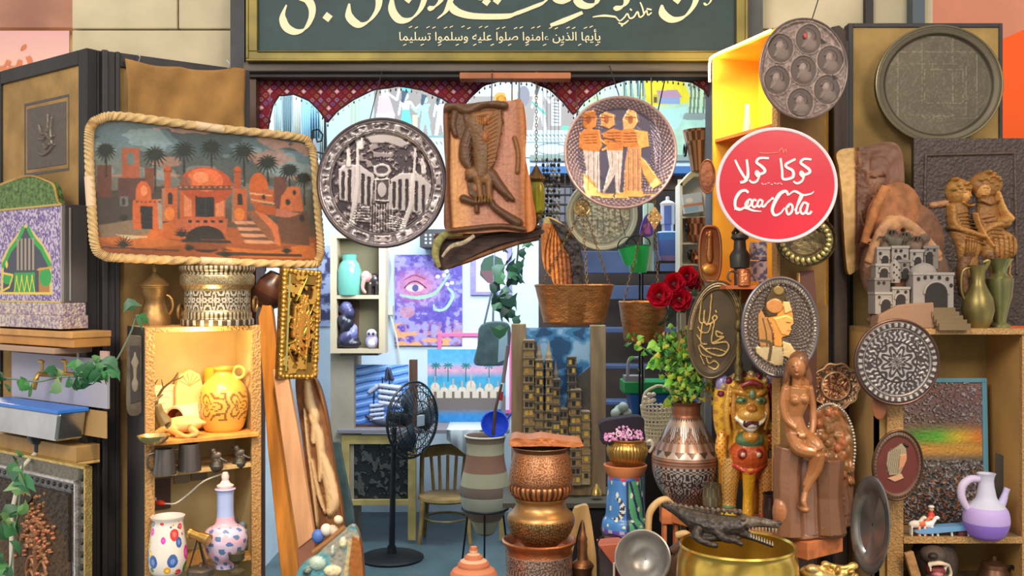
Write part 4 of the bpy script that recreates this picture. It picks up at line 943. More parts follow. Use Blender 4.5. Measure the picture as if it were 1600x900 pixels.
mb = t.mb();mb.box(x0 - 2,x1 + 6,y1 + 3,y1 + 22,-2,36);mb.box(x0 - 2,x1 + 12,y1 + 22,y1 + 42,-8,36);t.part('plinth',mb,M('violet_foil',S(150,126,160),.35,.4,noise=(90,.5),col2=S(232,214,196),bump=(120,.5,'voronoi')),smooth=False,bevel=.002)
# wooden shelf board below
t = TB('shelf_board','thick light wooden shelf board under the ornamented panel box','shelf',66,520,.15);yb = t.m(58,516)[1];xa,xb = t.m(-40,520)[0],t.m(112,520)[0]
mb = t.mb();mb.box(xa,xb,yb,yb + 10,0,64,col=S(206,152,88));mb.box(xa + 40,xb - 2,yb + 10,yb + 24,4,64,col=S(196,138,72));t.part('board',mb,M('shelf_pine',None,.55,noise=(8,.2)),smooth=False,bevel=.003)
mb = t.mb();mb.box(xa,xb - 46,yb + 26,yb + 35,-2,60,col=S(184,150,126));t.part('batten_or_light_leak',mb,PAINT,smooth=False,bevel=.003)
# wash basin with two taps
t = TB('wash_basin','long steel wash trough with blue rim and two brass taps under the wooden shelf','basin',60,640,.16)
xa,xb = t.m(-30,640)[0],t.m(92,640)[0];yt = t.m(50,641)[1];ybm = t.m(50,684)[1];
mb = t.mb();mb.prism([(xa,yt),(xb,yt),(xb - 10,ybm),(xa,ybm)],0,44);
t.part('trough',mb,STEEL,smooth=False,bevel=.008)
mb = t.mb();mb.box(xa - 2,xb + 3,yt - 6,yt,-4,46);t.part('rim',mb,M('blue_enamel',S(52,128,226),.35),smooth=False,bevel=.003,label='bright blue rim')
mb = t.mb();mb.box(xa,t.m(118,640)[0],t.m(60,560)[1],yt - 6,50,54,col=S(176,174,190));mb.box(xa,t.m(118,640)[0],yt - 2,ybm - 4,48,50,col=S(186,150,100));t.part('splash_board',mb,PAINT,smooth=False,label='pale grey board behind the taps')
for px in (38,74):
    mb = t.mb();x = t.m(px,590)[0];z = t.m(px,590)[1];mb.tube([(x,52,z),(x,22,z - 4),(x,17,z + 6),(x - 3,17,z + 20)],[4,4,4.6,3.2],10);tp = t.part('tap',mb,BRASS)
    mb = t.mb();mb.tube([(x,28,z - 2),(x,28,z - 24)],2.4,8);mb.tube([(x - 8,28,z - 24),(x + 4,28,z - 23)],2.6,8);t.part('tap_lever',mb,BRASS,parent=tp)
x,z = t.m(30,690);mb = t.mb();mb.lathe(x,[(16,ybm),(16,ybm + 8),(10,ybm + 16),(6,ybm + 17),(6,ybm + 30)],cy=30,n=20);t.part('drain',mb,M('drain_black',S(52,56,66),.3,.4))
mb = t.mb();mb.tube([(x - 1,30,ybm + 28),(x - 2,6,ybm + 50),(x - 8,-8,ybm + 120),(x - 8,-8,ybm + 330)],3.4,8);t.part('drain_hose',mb,M('white_hose',S(214,208,190),.4))
mb = t.mb();x,z = t.m(116,562);mb.box(x - 10,x + 10,z - 10,z + 12,46,50,col=S(206,170,160));t.part('tile',mb,PAINT,smooth=False);mb = t.mb();x2,z2 = t.m(76,570);mb.tube([(x2,46,z2 - 30),(x2 + 2,46,z2 + 26)],1.6,6,col=S(214,206,200));t.part('splash_strip',mb,PAINT,smooth=False)
# wood below the basin
t = TB('drawer_front','plain light wooden boards under the steel wash trough','board',60,705,.10);mb = t.mb();xa,xb = t.m(-30,700)[0],t.m(118,700)[0];ya,yb = t.m(60,688)[1],t.m(60,712)[1];mb.box(xa,xb,ya,yb,0,40,col=S(170,134,82));mb.box(xa,xb,yb,yb + 5,-6,40,col=S(214,176,110));t.solo(mb,M('shelf_pine',None,.55),smooth=False,bevel=.003)
# silver repousse frame with a tree in copper relief
t = TB('embossed_picture','silver framed copper relief of a flowering tree below the wash trough','picture',62,850,.12)
xr = t.m(136,800)[0];xl = t.m(-40,800)[0];yt = t.m(60,714)[1];yb = yt + 330
mb = t.mb()
def fbar(w0,w1,col,y0):
    for a,b,e,f in ((xl,xr - w0,yt + w0,yt + w1),(xr - w1,xr - w0,yt + w0,yb),(xl,xr - w0,yb - w1,yb - w0)):mb.box(a,b,e,f,y0,8,col=col)
fbar(0,4,S(206,180,110),-3);fbar(4,24,S(126,122,112),0);fbar(24,28,S(206,200,200),-5);fbar(28,46,S(120,122,128),2)
mb.col = S(70,70,70)
for k_ in range(16):mb.ell((xr - 14,-1,yt + 18 + k_ * 19),(5,2,5),None,10,6);mb.ell((xr - 37,1,yt + 44 + k_ * 17),(3.4,2,3.4),None,8,6);mb.ell((xr - 44 - k_ * 17,1,yt + 37),(3.4,2,3.4),None,8,6)
t.part('frame',mb,M('silver_frame',None,.35,.65,noise=(60,.2),bump=(140,.3,'voronoi')),smooth=False)
c = Cv(xl,yt + 46,xr - 46,yb - 46,1.1,S(92,70,50));X1 = xr - 46;cxm = t.m(60,800)[0] - 4
c.poly([(X1,yt + 46),(X1,yt + 150),(X1 - 14,yt + 110),(cxm,yt + 60),(cxm - 60,yt + 100),(xl,yt + 140),(xl,yt + 46)],S(70,60,52),3)
rnd = random.Random(6)
c.mottle(6,.3,4);c.rough(5,4)
for _ in range(150):c.dome(cxm + rnd.gauss(0,24),yt + 116 + rnd.gauss(0,24),rnd.uniform(2.5,5),rnd.uniform(2.5,5),5,S(178 + rnd.randint(-20,20),120,84))
c.limb([(cxm,yt + 130),(cxm - 2,yt + 190),(cxm + 2,yt + 280)],[8,10,16],5,S(150,104,74))
for sg in (-1,1):
    for q in range(5):c.limb([(cxm,yt + 180 + q * 20),(cxm + sg * 18,yt + 160 + q * 20),(cxm + sg * 30,yt + 180 + q * 22),(cxm + sg * 24,yt + 200 + q * 22)],[5,6,3],4,S(166,116,82))
t.put('relief_panel',c.rectmesh('relief_panel',t,METALR,4))
# ivy garlands
def leafmesh(mb,c0,sz,ang,tilt,col):
    pts = [(0,0),(.5,-.35),(.95,-.15),(.7,-.55),(.5,-1),(0,-1.35),(-.5,-1),(-.7,-.55),(-.95,-.15),(-.5,-.35)]
    rm = Euler((R(tilt),R(ang),R(tilt * 1.7))).to_matrix();vs = [Vector((0,-.16 * sz,-.5 * sz))] + [Vector((a * sz,0.1 * sz * abs(a),b * sz)) for a,b in pts]
    vs = [rm @ v for v in vs];n = len(pts)
    mb.add([(c0[0] + v.x,c0[1] + v.y,c0[2] + v.z) for v in vs],[(0,i + 1,(i + 1) % n + 1) for i in range(n)],[tuple(x * random.uniform(.85,1.15) for x in col)] * n)
def ivy(name,label,path,Z,n,sz,cols,spread=8,ry=4,extra=None,seed=2,cat='ivy',vine=S(112,130,112)):
    t = Th(name,label,cat,path[0][0],path[0][1],Z);rnd = random.Random(seed);p = spl([(a,0 if len(q_) == 0 else q_[0],b) for a,b,*q_ in path],10)
    mb = t.mb();mb.tube(p,1.5,6,col=vine);t.part('stem',mb,GREEN)
    mb = t.mb()
    for i in range(n):
        q = p[int(rnd.random() ** .9 * (len(p) - 1))] if extra is None else p[min(len(p) - 1,int(rnd.choice(extra) * len(p)) + rnd.randint(-2,2))]
        leafmesh(mb,(q[0] + rnd.gauss(0,spread),q[1] - rnd.uniform(0,ry * 2),q[2] + rnd.gauss(0,spread)),sz * rnd.uniform(.7,1.2),rnd.uniform(0,360),rnd.uniform(-40,40),rnd.choice(cols))
    t.part('leaves',mb,GREEN);return t
IV = [S(50,110,62),S(70,134,74),S(40,92,56),S(110,150,96),S(60,120,80)]
ivy('ivy_garland','artificial ivy garland strung across the taps and the black post',[(-8,590),(30,592,-6),(60,596),(90,590),(120,588),(148,590),(170,578),(186,556),(204,520),(212,498)],2.72,40,15,IV,7,6,extra=[.06,.16,.2,.3,.34,.42,.46,.52,.58,.62,.65,.66,.97,.98])
ivy('ivy_garland','artificial ivy strand hanging in front of the silver framed relief',[(36,720),(32,760),(28,800),(22,850),(14,910)],2.75,24,18,IV,8,6,seed=5)
# ================================================================ hung in the opening
def hang(t,x,y0,y1=106,y=6,r=.9):
    """cord that ties a thing to the beam over the opening"""
    mb = t.mb();zb = (3.93 - t.loc.y) / t.k
    mb.tube([(x,y,y0),(x,zb,t.ay + (t.loc.z - at(0,y1,3.93).z) / t.k)],r,6);t.part('hanging_cord',mb,M('dark_string',S(60,44,36),.9))
t = Th('engraved_plate','large grey copper plate engraved with a mosque, hanging left of the eagle carving','plate',597,286,3.5,roll=-1)
c = Cv(490,180,704,392,1.5,S(66,58,62));LT = S(176,166,164);MDL = S(128,116,116)
f = lambda pts:[(480 + a / 3,130 + b / 3) for a,b in pts]
n1 = vn(c.X,c.Y,5,11,2);rr = np.sqrt(c.em(597,286,101,101));th = np.arctan2(c.Y - 286,c.X - 597)
c.put((n1 > .55) & (rr < .8),MDL,1.2);c.put((rr > .8),S(104,94,98),.5)
for k_ in range(16):
    a0 = 2 * math.pi * k_ / 16;dd = np.abs((th - a0 + math.pi) % (2 * math.pi) - math.pi)
    m_ = (dd < .155) & (rr > .83) & (rr < .925);c.put(m_,LT if k_ % 2 else S(150,138,136),1.5);m2 = (dd < .12) & (rr > .85) & (rr < .905);c.put(m2 & (n1 < .52),S(72,62,66),.4)
for q in (.945,.82,.79):c.put(np.abs(rr - q) < .008,S(170,160,160),1.4)
c.poly(f([(146,400),(190,376),(250,380),(318,432),(312,470),(300,575),(150,545)]),LT,1.6);c.poly(f([(392,450),(440,422),(520,424),(584,486),(552,612),(380,594)]),LT,1.6)
for x,y0,y1 in ((170,420,535),(200,410,548),(262,430,560),(290,445,568),(408,470,580),(436,460,590),(468,460,596),(512,470,600),(545,490,604)):
    c.line(f([(x,y0),(x - 4,y1)]),4.6,S(60,52,56),.2)
for pts in ([(240,262),(236,470),(206,650)],[(510,330),(490,560),(440,690)],[(262,260),(256,300)],[(196,300),(196,380)],[(540,370),(548,420)]):c.line(f(pts),[4,8,9],S(188,178,174),2)
for a,b in ((240,262),(510,330),(196,300),(540,370)):c.poly(f([(a - 12,b + 20),(a,b - 22),(a + 12,b + 20)]),LT,2)
c.poly(f([(270,240),(400,232),(490,290),(440,306),(380,280),(300,282)]),S(150,140,138),1.4);c.poly(f([(310,318),(400,330),(404,352),(312,348)]),MDL,1.4);c.oval(*f([(352,408)])[0],14,11,LT,1.4);c.oval(*f([(352,408)])[0],9,6,S(80,70,74),.6)
c.poly(f([(318,448),(390,444),(384,558),(314,552)]),S(186,176,172),1.8);c.poly(f([(326,458),(382,455),(377,548),(322,544)]),S(80,70,72),.6);c.oval(*f([(350,500)])[0],7,12,LT,1.6)
for k_ in range(9):c.line(f([(300 + k_ * 12,570),(292 + k_ * 13,690)]),1.6,LT,1.4)
for k_ in range(6):c.line(f([(210 + k_ * 4,640 - k_ * 12),(290,650 - k_ * 14)]),1.6,LT,1.2);c.line(f([(380,620 + k_ * 12),(450,640 + k_ * 9)]),1.6,LT,1.2)
c.mottle(30,.18,8)
t.put('dish',c.diskmesh('dish',t,METALA,597,286,98,98,[(0,0),(.78,0),(.82,3),(.95,4),(1,5)],90,300,4))
mb = t.mb();mb.torus((597,-3,286),99,3,n=120,col=S(96,84,84));t.part('rim',mb,METALA)
mb = t.mb();mb.lathe(0,[(1,0)],n=3) if 0 else None
hang(t,577,192);mb = t.mb()
# eagle plaque
t = Th('eagle_carving','wooden plank carved with a perched eagle hanging in the middle of the opening','carving',762,262,3.45,roll=-1.5)
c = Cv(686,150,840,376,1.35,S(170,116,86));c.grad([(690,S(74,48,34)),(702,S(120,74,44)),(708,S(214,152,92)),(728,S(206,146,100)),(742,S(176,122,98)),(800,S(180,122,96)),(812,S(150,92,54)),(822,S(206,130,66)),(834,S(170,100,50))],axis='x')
g = vn(c.X * 3,c.Y * .22,9,5);c.C *= (.78 + .44 * g)[...,None]
e = lambda pts:[(480 + a / 3,130 + b / 3) for a,b in pts]
BR,B2 = S(96,64,42),S(132,90,54)
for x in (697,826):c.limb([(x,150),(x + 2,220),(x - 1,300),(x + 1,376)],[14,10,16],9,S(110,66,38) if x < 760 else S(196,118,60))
c.poly(e([(690,110),(760,90),(860,95),(930,110),(922,160),(928,190),(914,215),(918,240),(905,262),(908,290),(894,310),(894,345),(880,365),(850,430),(870,450),(965,540),(930,556),(860,470),(850,545),(790,552),(755,520),(742,440),(768,400),(738,350),(732,270),(700,244),(684,180)]),S(92,62,38),6);c.limb(e([(640,690),(760,680),(900,672),(1010,690)]),9,10,BR);c.limb(e([(640,120),(700,105),(760,130),(840,100),(930,110)]),[20,16,14],14,BR);c.limb(e([(700,140),(690,190),(700,240)]),[14,12,10],10,BR);c.limb(e([(750,130),(755,180),(770,215)]),[12,12,8],10,BR);c.limb(e([(975,260),(990,330),(985,420)]),7,6,B2)
c.limb(e([(800,190),(830,260),(832,340),(815,430)]),[40,46,40,24],16,S(112,78,46));c.limb(e([(775,200),(750,280),(745,350),(765,400)]),[16,22,22,10],13,BR)
c.poly(e([(850,140),(915,130),(920,200),(905,290),(880,380),(845,420),(850,300),(830,220)]),S(124,82,48),12)
for k_ in range(12):c.limb(e([(852 - k_ * .6,180 + k_ * 18),(900 - k_ * 1.6,150 + k_ * 20)]),2.6,15,S(176,116,64),0);c.limb(e([(770 + (k_ % 3) * 6,190 + k_ * 14),(760 + (k_ % 3) * 6,215 + k_ * 15)]),2.2,14,S(84,56,38),0)
c.limb(e([(790,160),(870,150),(830,190)]),14,16,S(140,92,52))
for k_ in range(7):c.limb(e([(800 + k_ * 9,170),(805 + k_ * 8,200)]),2,19,S(190,124,64),0)
c.dome(*e([(838,260)])[0],9,14,20,S(150,92,50));c.limb(e([(770,420),(800,440),(840,450)]),22,14,B2);c.dome(*e([(765,440)])[0],9,9,15,BR);c.dome(*e([(795,490)])[0],8,8,10,S(160,110,84))
c.limb(e([(860,430),(910,500),(960,550)]),[20,16,7],12,BR);c.limb(e([(800,450),(810,540)]),[14,10],13,B2);c.limb(e([(850,450),(850,540)]),[14,10],13,B2)
c.limb(e([(730,540),(790,560),(850,550),(880,590),(980,660)]),[14,11,10,12,16],13,S(88,60,42));c.limb(e([(790,560),(790,600)]),8,10,BR)
for k_ in range(6):c.limb(e([(790 + k_ * 14,530),(788 + k_ * 14,560)]),3,17,S(150,110,60),0)
c.mottle(4,.12,6);c.blur(1);c.rough(3,1.2)
outl = spl([(697,166),(712,163),(760,161),(800,158),(818,159),(824,200),(822,250),(830,300),(832,360),(780,362),(730,364),(696,360),(692,330),(697,280),(695,220)],26,True)
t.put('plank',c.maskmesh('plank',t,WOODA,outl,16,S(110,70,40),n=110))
hang(t,770,170,y=8);mb = t.mb();mb.lathe(786,[(1,166),(7,165),(9,158),(7,150),(1,147)],cy=12,n=16);t.part('bell_knob',mb,M('amber_knob',S(226,164,50),.4),label='small amber knob on the top edge')
# hollow bark slab under it
t = Th('bark_slab','hollow dark bark slab with a pale mossy end hanging beneath the eagle carving','bark',760,385,3.5)
mb = t.mb();n = 22;prof = []
ax = [(681,392,30),(700,394,31),(730,388,26),(770,376,22),(810,368,16),(842,364,12)]
vs = [];fs = [];cs = []
for i,(x,z,r_) in enumerate(ax):
    for j in range(n):
        a = R(62 + 190 * j / (n - 1));rr_ = r_ * (1 + .06 * math.sin(j * 2.1 + i));vs.append((x + (4 * math.sin(j * .9)),-rr_ * math.cos(a) * .8,z - rr_ * math.sin(a) * .8))
for i in range(len(ax) - 1):
    for j in range(n - 1):fs.append((i * n + j,i * n + j + 1,(i + 1) * n + j + 1,(i + 1) * n + j));cs.append(S(120,80,52) if (j * 3 + i) % 4 else S(90,62,46))
mb.add(vs,fs,cs);t.part('bark',mb,M('bark',None,.8,noise=(30,.35),bump=(40,.8)),solid=.014)
mb = t.mb();mb.prism(spl([(681,392),(690,368),(720,364),(760,368),(842,358),(842,368),(780,382),(730,404),(700,420),(686,420)],6,True),2,10,S(62,42,36));t.part('hollow_face',mb,M('dark_bark',None,.7,noise=(22,.4,(1,1,4)),bump=(50,.6)),smooth=False)
mb = t.mb();mb.tube(spl([(724,-14,367),(700,-10,366),(685,-8,378),(681,-8,398),(687,-8,418)],6),[3,6,7,6,3],10,col=S(150,146,92));mb.tube(spl([(692,-16,402),(706,-17,386),(726,-19,380),(742,-19,369)],5),[2,4,3],8,col=S(176,160,136));t.part('lichen',mb,M('lichen',None,.9,noise=(60,.3)),label='pale green lichen along the left end')
mb = t.mb();mb.tube([(800,12,366),(800,40,352),(800,60,330),(800,150,90)],1,6);t.part('hanging_cord',mb,M('dark_string',S(60,44,36),.9))
# plate with three figures
t = Th('figure_plate','round copper plate with three orange painted ancient figures hanging right of the eagle carving','plate',969,239,3.45,roll=1)
c = Cv(878,148,1060,330,1.6,S(92,84,98));rr = np.sqrt(c.em(969,239,88,88));th = np.arctan2(c.Y - 239,c.X - 969);g = lambda pts:[(840 + a / 3.333,130 + b / 3.333) for a,b in pts]
sc_ = (np.sin(th * 62) * np.sin(rr * 88)) > .1;c.put((rr > .80) & sc_,S(168,130,116),.6);c.put((rr > .55) & (rr < .8) & sc_ & (np.sin(th * 2 + 1) > -.2),S(132,108,110),.5);c.put(rr > .955,S(196,160,150),1)
OG,CRM,GLD = S(226,138,70),S(224,206,196),S(236,180,100)
def fig(pts,col,h=1.2):c.poly(g(pts),col,h)
fig([(235,350),(320,350),(330,580),(250,580),(240,540),(255,460)],CRM);fig([(240,470),(300,520),(325,580),(250,582)],GLD);fig([(215,270),(240,245),(320,245),(335,330),(320,360),(240,355),(215,340)],OG)
fig([(230,170),(260,150),(290,145),(306,180),(300,230),(270,250),(232,230)],OG);c.line(g([(330,300),(372,330),(340,350)]),4,GLD,1.2)
fig([(358,345),(445,345),(440,420),(430,580),(410,580),(404,480),(372,540),(340,590),(345,560),(375,440)],CRM);fig([(332,265),(390,235),(440,250),(445,350),(365,352)],OG);fig([(322,170),(350,150),(395,165),(400,220),(370,240),(330,226)],S(236,170,104));c.line(g([(345,290),(400,300)]),2,S(90,60,50),1)
fig([(470,330),(540,330),(545,590),(450,590),(455,420)],S(226,160,110));fig([(425,250),(470,230),(530,250),(530,330),(450,335),(425,300)],OG);fig([(440,190),(470,135),(510,150),(520,200),(500,235),(445,240)],S(240,182,116));fig([(535,380),(560,400),(650,520),(600,550),(550,470)],GLD);fig([(500,240),(570,250),(580,330),(530,340)],GLD)
for (a,b,e_,f_) in ((250,570,335,592),(330,575,395,600),(410,570,470,600),(450,560,550,592),(520,575,610,585)):fig([(a,b),(e_,b),(e_ + 8,f_),(a,f_)],GLD)
for (a,b) in ((262,195),(355,190),(480,190)):c.oval(*g([(a,b)])[0],4,7,S(180,100,56));c.line(g([(a - 30,b - 8),(a + 32,b - 12)]),1.8,S(150,84,60))
fm = c.H > 1.1;c.mottle(5,.3,12,mask=fm & (rr < .8))
for (a,b) in ((275,290),(400,280),(485,280)):
    for k_ in range(4):c.line(g([(a - 40,b - 16 + k_ * 15),(a + 30,b - 20 + k_ * 15)]),1.1,S(150,74,44),.9)
for x,y0,y1 in ((262,360,560),(290,360,540),(310,360,570),(385,360,440),(420,360,560),(470,345,560),(495,345,560),(520,345,560)):c.line(g([(x,y0),(x + 4,y1)]),1.1,S(150,104,80),.9)
for (a,b) in ((262,170),(355,168),(478,160)):
    for k_ in range(3):c.line(g([(a - 26,b + k_ * 14),(a - 8,b + 4 + k_ * 15)]),1.2,S(140,70,46),.9)
for k_ in range(9):c.line(g([(580 + k_ * 4,200 + k_ * 22),(640 - k_ * 3,260 + k_ * 24)]),1.1,S(176,160,180),.8)
c.line(g([(600,180),(640,300),(636,450)]),1.3,S(190,170,180));c.mottle(3,.12,2);c.put((rr < .55) & (c.Y > 190) & (c.C[...,2] > c.C[...,0] * .8),S(104,98,132),.2,.3)
t.put('dish',c.diskmesh('dish',t,M('painted_copper',None,.3,.45),969,239,86,86,[(0,0),(.78,1),(.9,4),(1,6)],90,280,4))
mb = t.mb();mb.torus((969,-5,239),86.5,2,n=120,col=S(206,170,158));t.part('rim',mb,METALA);hang(t,969,156,100)
# grey tray behind
t = Th('grey_tray','round pale grey engraved metal tray partly hidden below the figure plate','tray',940,336,4.3)
c = Cv(880,276,1000,396,1.2,S(128,134,126));rr = np.sqrt(c.em(940,336,55,55));n1 = vn(c.X,c.Y,3,4,2);c.put((n1 > .54) & (rr < .78),S(168,174,164),.6);c.put(rr > .8,S(164,172,162));c.put(np.abs(rr - .8) < .015,S(96,100,96))
for x in range(915,970,9):c.line([(x,305),(x + 1,366)],1.2,S(90,94,90))
c.line([(900,345),(985,345)],1.2,S(90,94,90));t.put('dish',c.diskmesh('dish',t,M('zinc',None,.5,.45),940,336,54,54,[(0,0),(.8,0),(.9,4),(1,5)],50,160))
mb = t.mb();mb.torus((940,-5,336),54,2.2,n=80,col=S(170,176,168));t.part('rim',mb,M('zinc',None,.5,.45));mb = t.mb();mb.tube([(940,2,283),(940,40,200),(940,55,190)],1,6);t.part('hanging_cord',mb,M('dark_string',S(60,44,36),.9))
# chains
def links(mb,p0,p1,step=5.2,r=1.9):
    p0,p1 = Vector(p0),Vector(p1);n = max(2,int((p1 - p0).length / step));u = (p1 - p0).normalized()
    for i in range(n):
        c0 = p0 + (p1 - p0) * ((i + .5) / n);side = Vector((1,0,0)) if i % 2 else Vector((0,1,0));pts = []
        for a in range(8):
            an = a / 8 * 2 * math.pi;pts.append(c0 + u * (math.cos(an) * step * .62) + side * (math.sin(an) * r))
        mb.tube(pts,.75,5,True)
t = Th('copper_bucket','hammered copper bucket hanging on chains and holding a wood slice','bucket',897,476,3.58)
mb = t.mb();mb.lathe(897,[(1,506),(44,506),(48,503),(61,449),(63,446),(61,444),(58,448),(45,500),(1,501)],n=64,sq=.9);t.part('body',mb,M('bucket_copper',S(186,128,78),.36,.8,noise=(26,.22,(1,1,3)),bump=(150,.35,'voronoi')))
mb = t.mb();links(mb,(914,-40,446),(910,-6,333));links(mb,(953,0,446),(914,-6,333));links(mb,(845,8,448),(906,-6,333));links(mb,(909,-6,316),(909,40,220));mb.tube([(909,40,222),(909,147,96)],1,6);t.part('chain',mb,CHAIN)
mb = t.mb()
for a in range(8):mb.torus((909 + 8 * math.cos(a * .785),-6,325 + 8 * math.sin(a * .785)),4,1.1,n=10,m=5)
mb.torus((909,-6,325),12,1.4,n=24,m=6);mb.torus((909,-6,325),3,1.4,n=12,m=6);t.part('chain_rosette',mb,BRASS)
t = Th('wood_slice','split orange wood slice with black bark edge standing in the larger copper bucket','wood',880,400,3.6)
c = Cv(838,330,920,505,1.3,S(206,128,58));c.grad([(842,S(214,130,60)),(868,S(226,142,66)),(888,S(150,84,40)),(900,S(40,28,24)),(920,S(26,20,20))],axis='x')
g_ = vn((c.X + (c.Y - 330) * -.25) * 2.2,c.Y * .3,8,9);c.C *= (.35 + 1.25 * g_)[...,None];c.C = np.clip(c.C,0,1)
for k_ in range(9):c.line([(862 + k_ * 2.6,352),(852 + k_ * 6.4,400),(858 + k_ * 6,470)],[1,2.4,1],S(110,60,30),2,5)
c.put(c.Y < 349,S(214,190,120));c.poly([(858,340),(882,352),(902,378),(912,412),(914,450),(896,450),(890,400),(874,372)],S(38,28,26),4);c.rough(5,4,3)
t.solo(c.maskmesh('w',t,WOODA,spl([(850,344),(860,339),(882,352),(902,376),(911,408),(913,450),(908,496),(872,496),(866,446),(850,416),(846,380)],12,True),22,S(90,60,34),n=60),None)
t = Th('copper_bucket','smaller copper bucket hanging behind the red roses','bucket',1006,502,3.85)
mb = t.mb();mb.lathe(1006,[(1,534),(28,534),(31,531),(39,475),(40,472),(38,470),(36,474),(28,528),(1,529)],n=56,sq=.9);t.part('body',mb,M('bucket_copper',S(186,128,78)))
mb = t.mb();links(mb,(973,-10,472),(1000,-4,372));links(mb,(1026,-26,472),(1023,-4,356));links(mb,(1022,-4,324),(1022,10,230));links(mb,(1000,-4,372),(1020,-4,330));mb.tube([(1022,10,232),(1022,36,98)],1,6);t.part('chain',mb,CHAIN)
mb = t.mb();mb.prism([(1022,322),(1034,340),(1022,360),(1010,340)],-5,-3.6)
for a in (-1,1):
    for b in (-1,1):mb.torus((1022 + a * 4,-5,340 + b * 6),3,.9,n=10,m=5)
t.part('chain_rosette',mb,M('polished_brass',S(214,176,100),.3,.7))
for i,(x,y,r0,r1,h_) in enumerate(((983,400,15,10,28),(997,405,19,13,42))):
    t = Th('green_pail',['small bright green pail, tilted one hanging left of the larger green pail','larger bright green pail hanging above the second copper bucket'][i],'pail',x,y,4.2 + .09 * i,roll=[-12,0][i],group='green pails')
    mb = t.mb();mb.lathe(x,[(1,y + h_ / 2),(r1,y + h_ / 2),(r0,y - h_ / 2),(r0 + 1.5,y - h_ / 2 - 1),(r0 - 1,y - h_ / 2),(r1 - 1,y + h_ / 2 - 2),(1,y + h_ / 2 - 2)],n=32);t.part('body',mb,M('green_plastic',S(36,178,96),.3))
    mb = t.mb();mb.tube(spl([(x - r0,0,y - h_ / 2),(x - r0 * .8,-4,y - h_ / 2 - 10),(x,-5,y - h_ / 2 - 16),(x + r0 * .8,-4,y - h_ / 2 - 10),(x + r0,0,y - h_ / 2)],4),.9,6);mb.tube([(x,-5,y - h_ / 2 - 16),(x,4,240),(x,-40,96)],.6,5);t.part('bail',mb,IRON)
t = Th('glass_lantern','olive glass hanging lantern with brass caps right of the eagle carving','lantern',838,300,3.9)
mb = t.mb();mb.lathe(838,[(9,334),(13,330),(14,312),(13,292),(9,284)],n=20,col=S(176,168,44));o = t.part('glass',mb,M('olive_glass',S(186,178,46),.2,trans=.35))
mb = t.mb();mb.lathe(838,[(10,285),(13,280),(11,274),(8,270),(4,262),(1,258)],n=20);mb.lathe(838,[(1,352),(4,348),(6,340),(10,334),(8,332)],n=20)
for k_ in range(6):mb.ell((838 + 11 * math.cos(k_),11 * math.sin(k_) - 2,279 + (k_ % 2) * 60),(3,3,4),None,8,6)
t.part('caps',mb,ABRASS);mb = t.mb();links(mb,(838,0,258),(838,0,150));mb.tube([(838,0,152),(838,4,100)],1,6);t.part('chain',mb,CHAIN)
t = Th('bead_curtain','short strings of dark beads and tiny bells hanging beside the olive lantern','beads',862,300,3.96);mb = t.mb();rnd = random.Random(3)
for x in (848,854,860,866,872):
    mb.tube([(x,0,112),(x + 2,0,340)],.5,4,col=S(50,46,44))
    for y in range(250,346,8):mb.ell((x + 1 + rnd.uniform(-1,1),0,y),(2.6,2.6,3.2),None,6,5,col=rnd.choice([S(70,64,62),S(150,140,120),S(190,190,186),S(50,44,42)]))
o = t.solo(mb,METALA);o['kind'] = 'stuff'
# roses
def rose(mb,c0,r,col):
    for ring,(n_,rr_,op) in enumerate(((3,.34,.1),(4,.55,.35),(5,.78,.7),(6,1.,1.05))):
        for j in range(n_):
            a = 2 * math.pi * (j / n_ + ring * .13);d = Vector((math.cos(a),-.0,math.sin(a)));t_ = Vector((-math.sin(a),0,math.cos(a)));vs = [];cs = col if ring < 3 else tuple(x * .85 for x in col)
            for u in range(6):
                for v in range(5):
                    uu = (u / 5 - .5) * 2.3 * rr_ * 3.14 / n_;vv = v / 4
                    base = .25 * rr_ + (rr_ * .95 - .25 * rr_) * math.sin(vv * 1.5) ** (1.3)
                    p = (d * (base * (1 - .16 * (uu) ** 2) + .12 * op * vv ** 3) + t_ * uu * (.4 + .6 * vv ** .6)) * r
                    p.y = -(.95 - op * .75) * r * vv + .45 * r * (1 - vv) + .05 * r * math.sin(u * 3)
                    vs.append((c0[0] + p.x,c0[1] + p.y,c0[2] + p.z))
            mb.add(vs,[(u * 5 + v,u * 5 + v + 1,u * 5 + v + 6,u * 5 + v + 5) for u in range(5) for v in range(4)],[cs] * 20)
t = Th('red_roses','bunch of four deep red roses above the smaller copper bucket','flowers',1050,450,3.62)
RED = S(206,20,52)
for (x,y,r_,yy) in ((1029,461,18,-8),(1053,443,16,-4),(1074,431,15,2),(1062,467,17,-2),(1085,442,10,8)):
    mb = t.mb();rose(mb,(x,yy,y),r_,RED if r_ > 12 else S(150,14,40));t.part('rose',mb,M('rose_petals',None,.55))
mb = t.mb()
for (x,y,a) in ((1026,482,20),(1043,478,-30),(1082,468,60),(1070,490,10),(1090,455,120),(1050,487,-50)):leafmesh(mb,(x,2,y),9,a,20,S(64,96,70))
t.part('leaves',mb,GREEN)
mb = t.mb();[mb.tube(spl([(x,8,y),(1055 - (1055 - x) * .3,26,490),(1030,94,520)],5),1.1,6) for x,y in ((1029,461),(1053,443),(1074,431),(1062,467))];t.part('stems',mb,M('stem_green',S(70,92,56),.6))
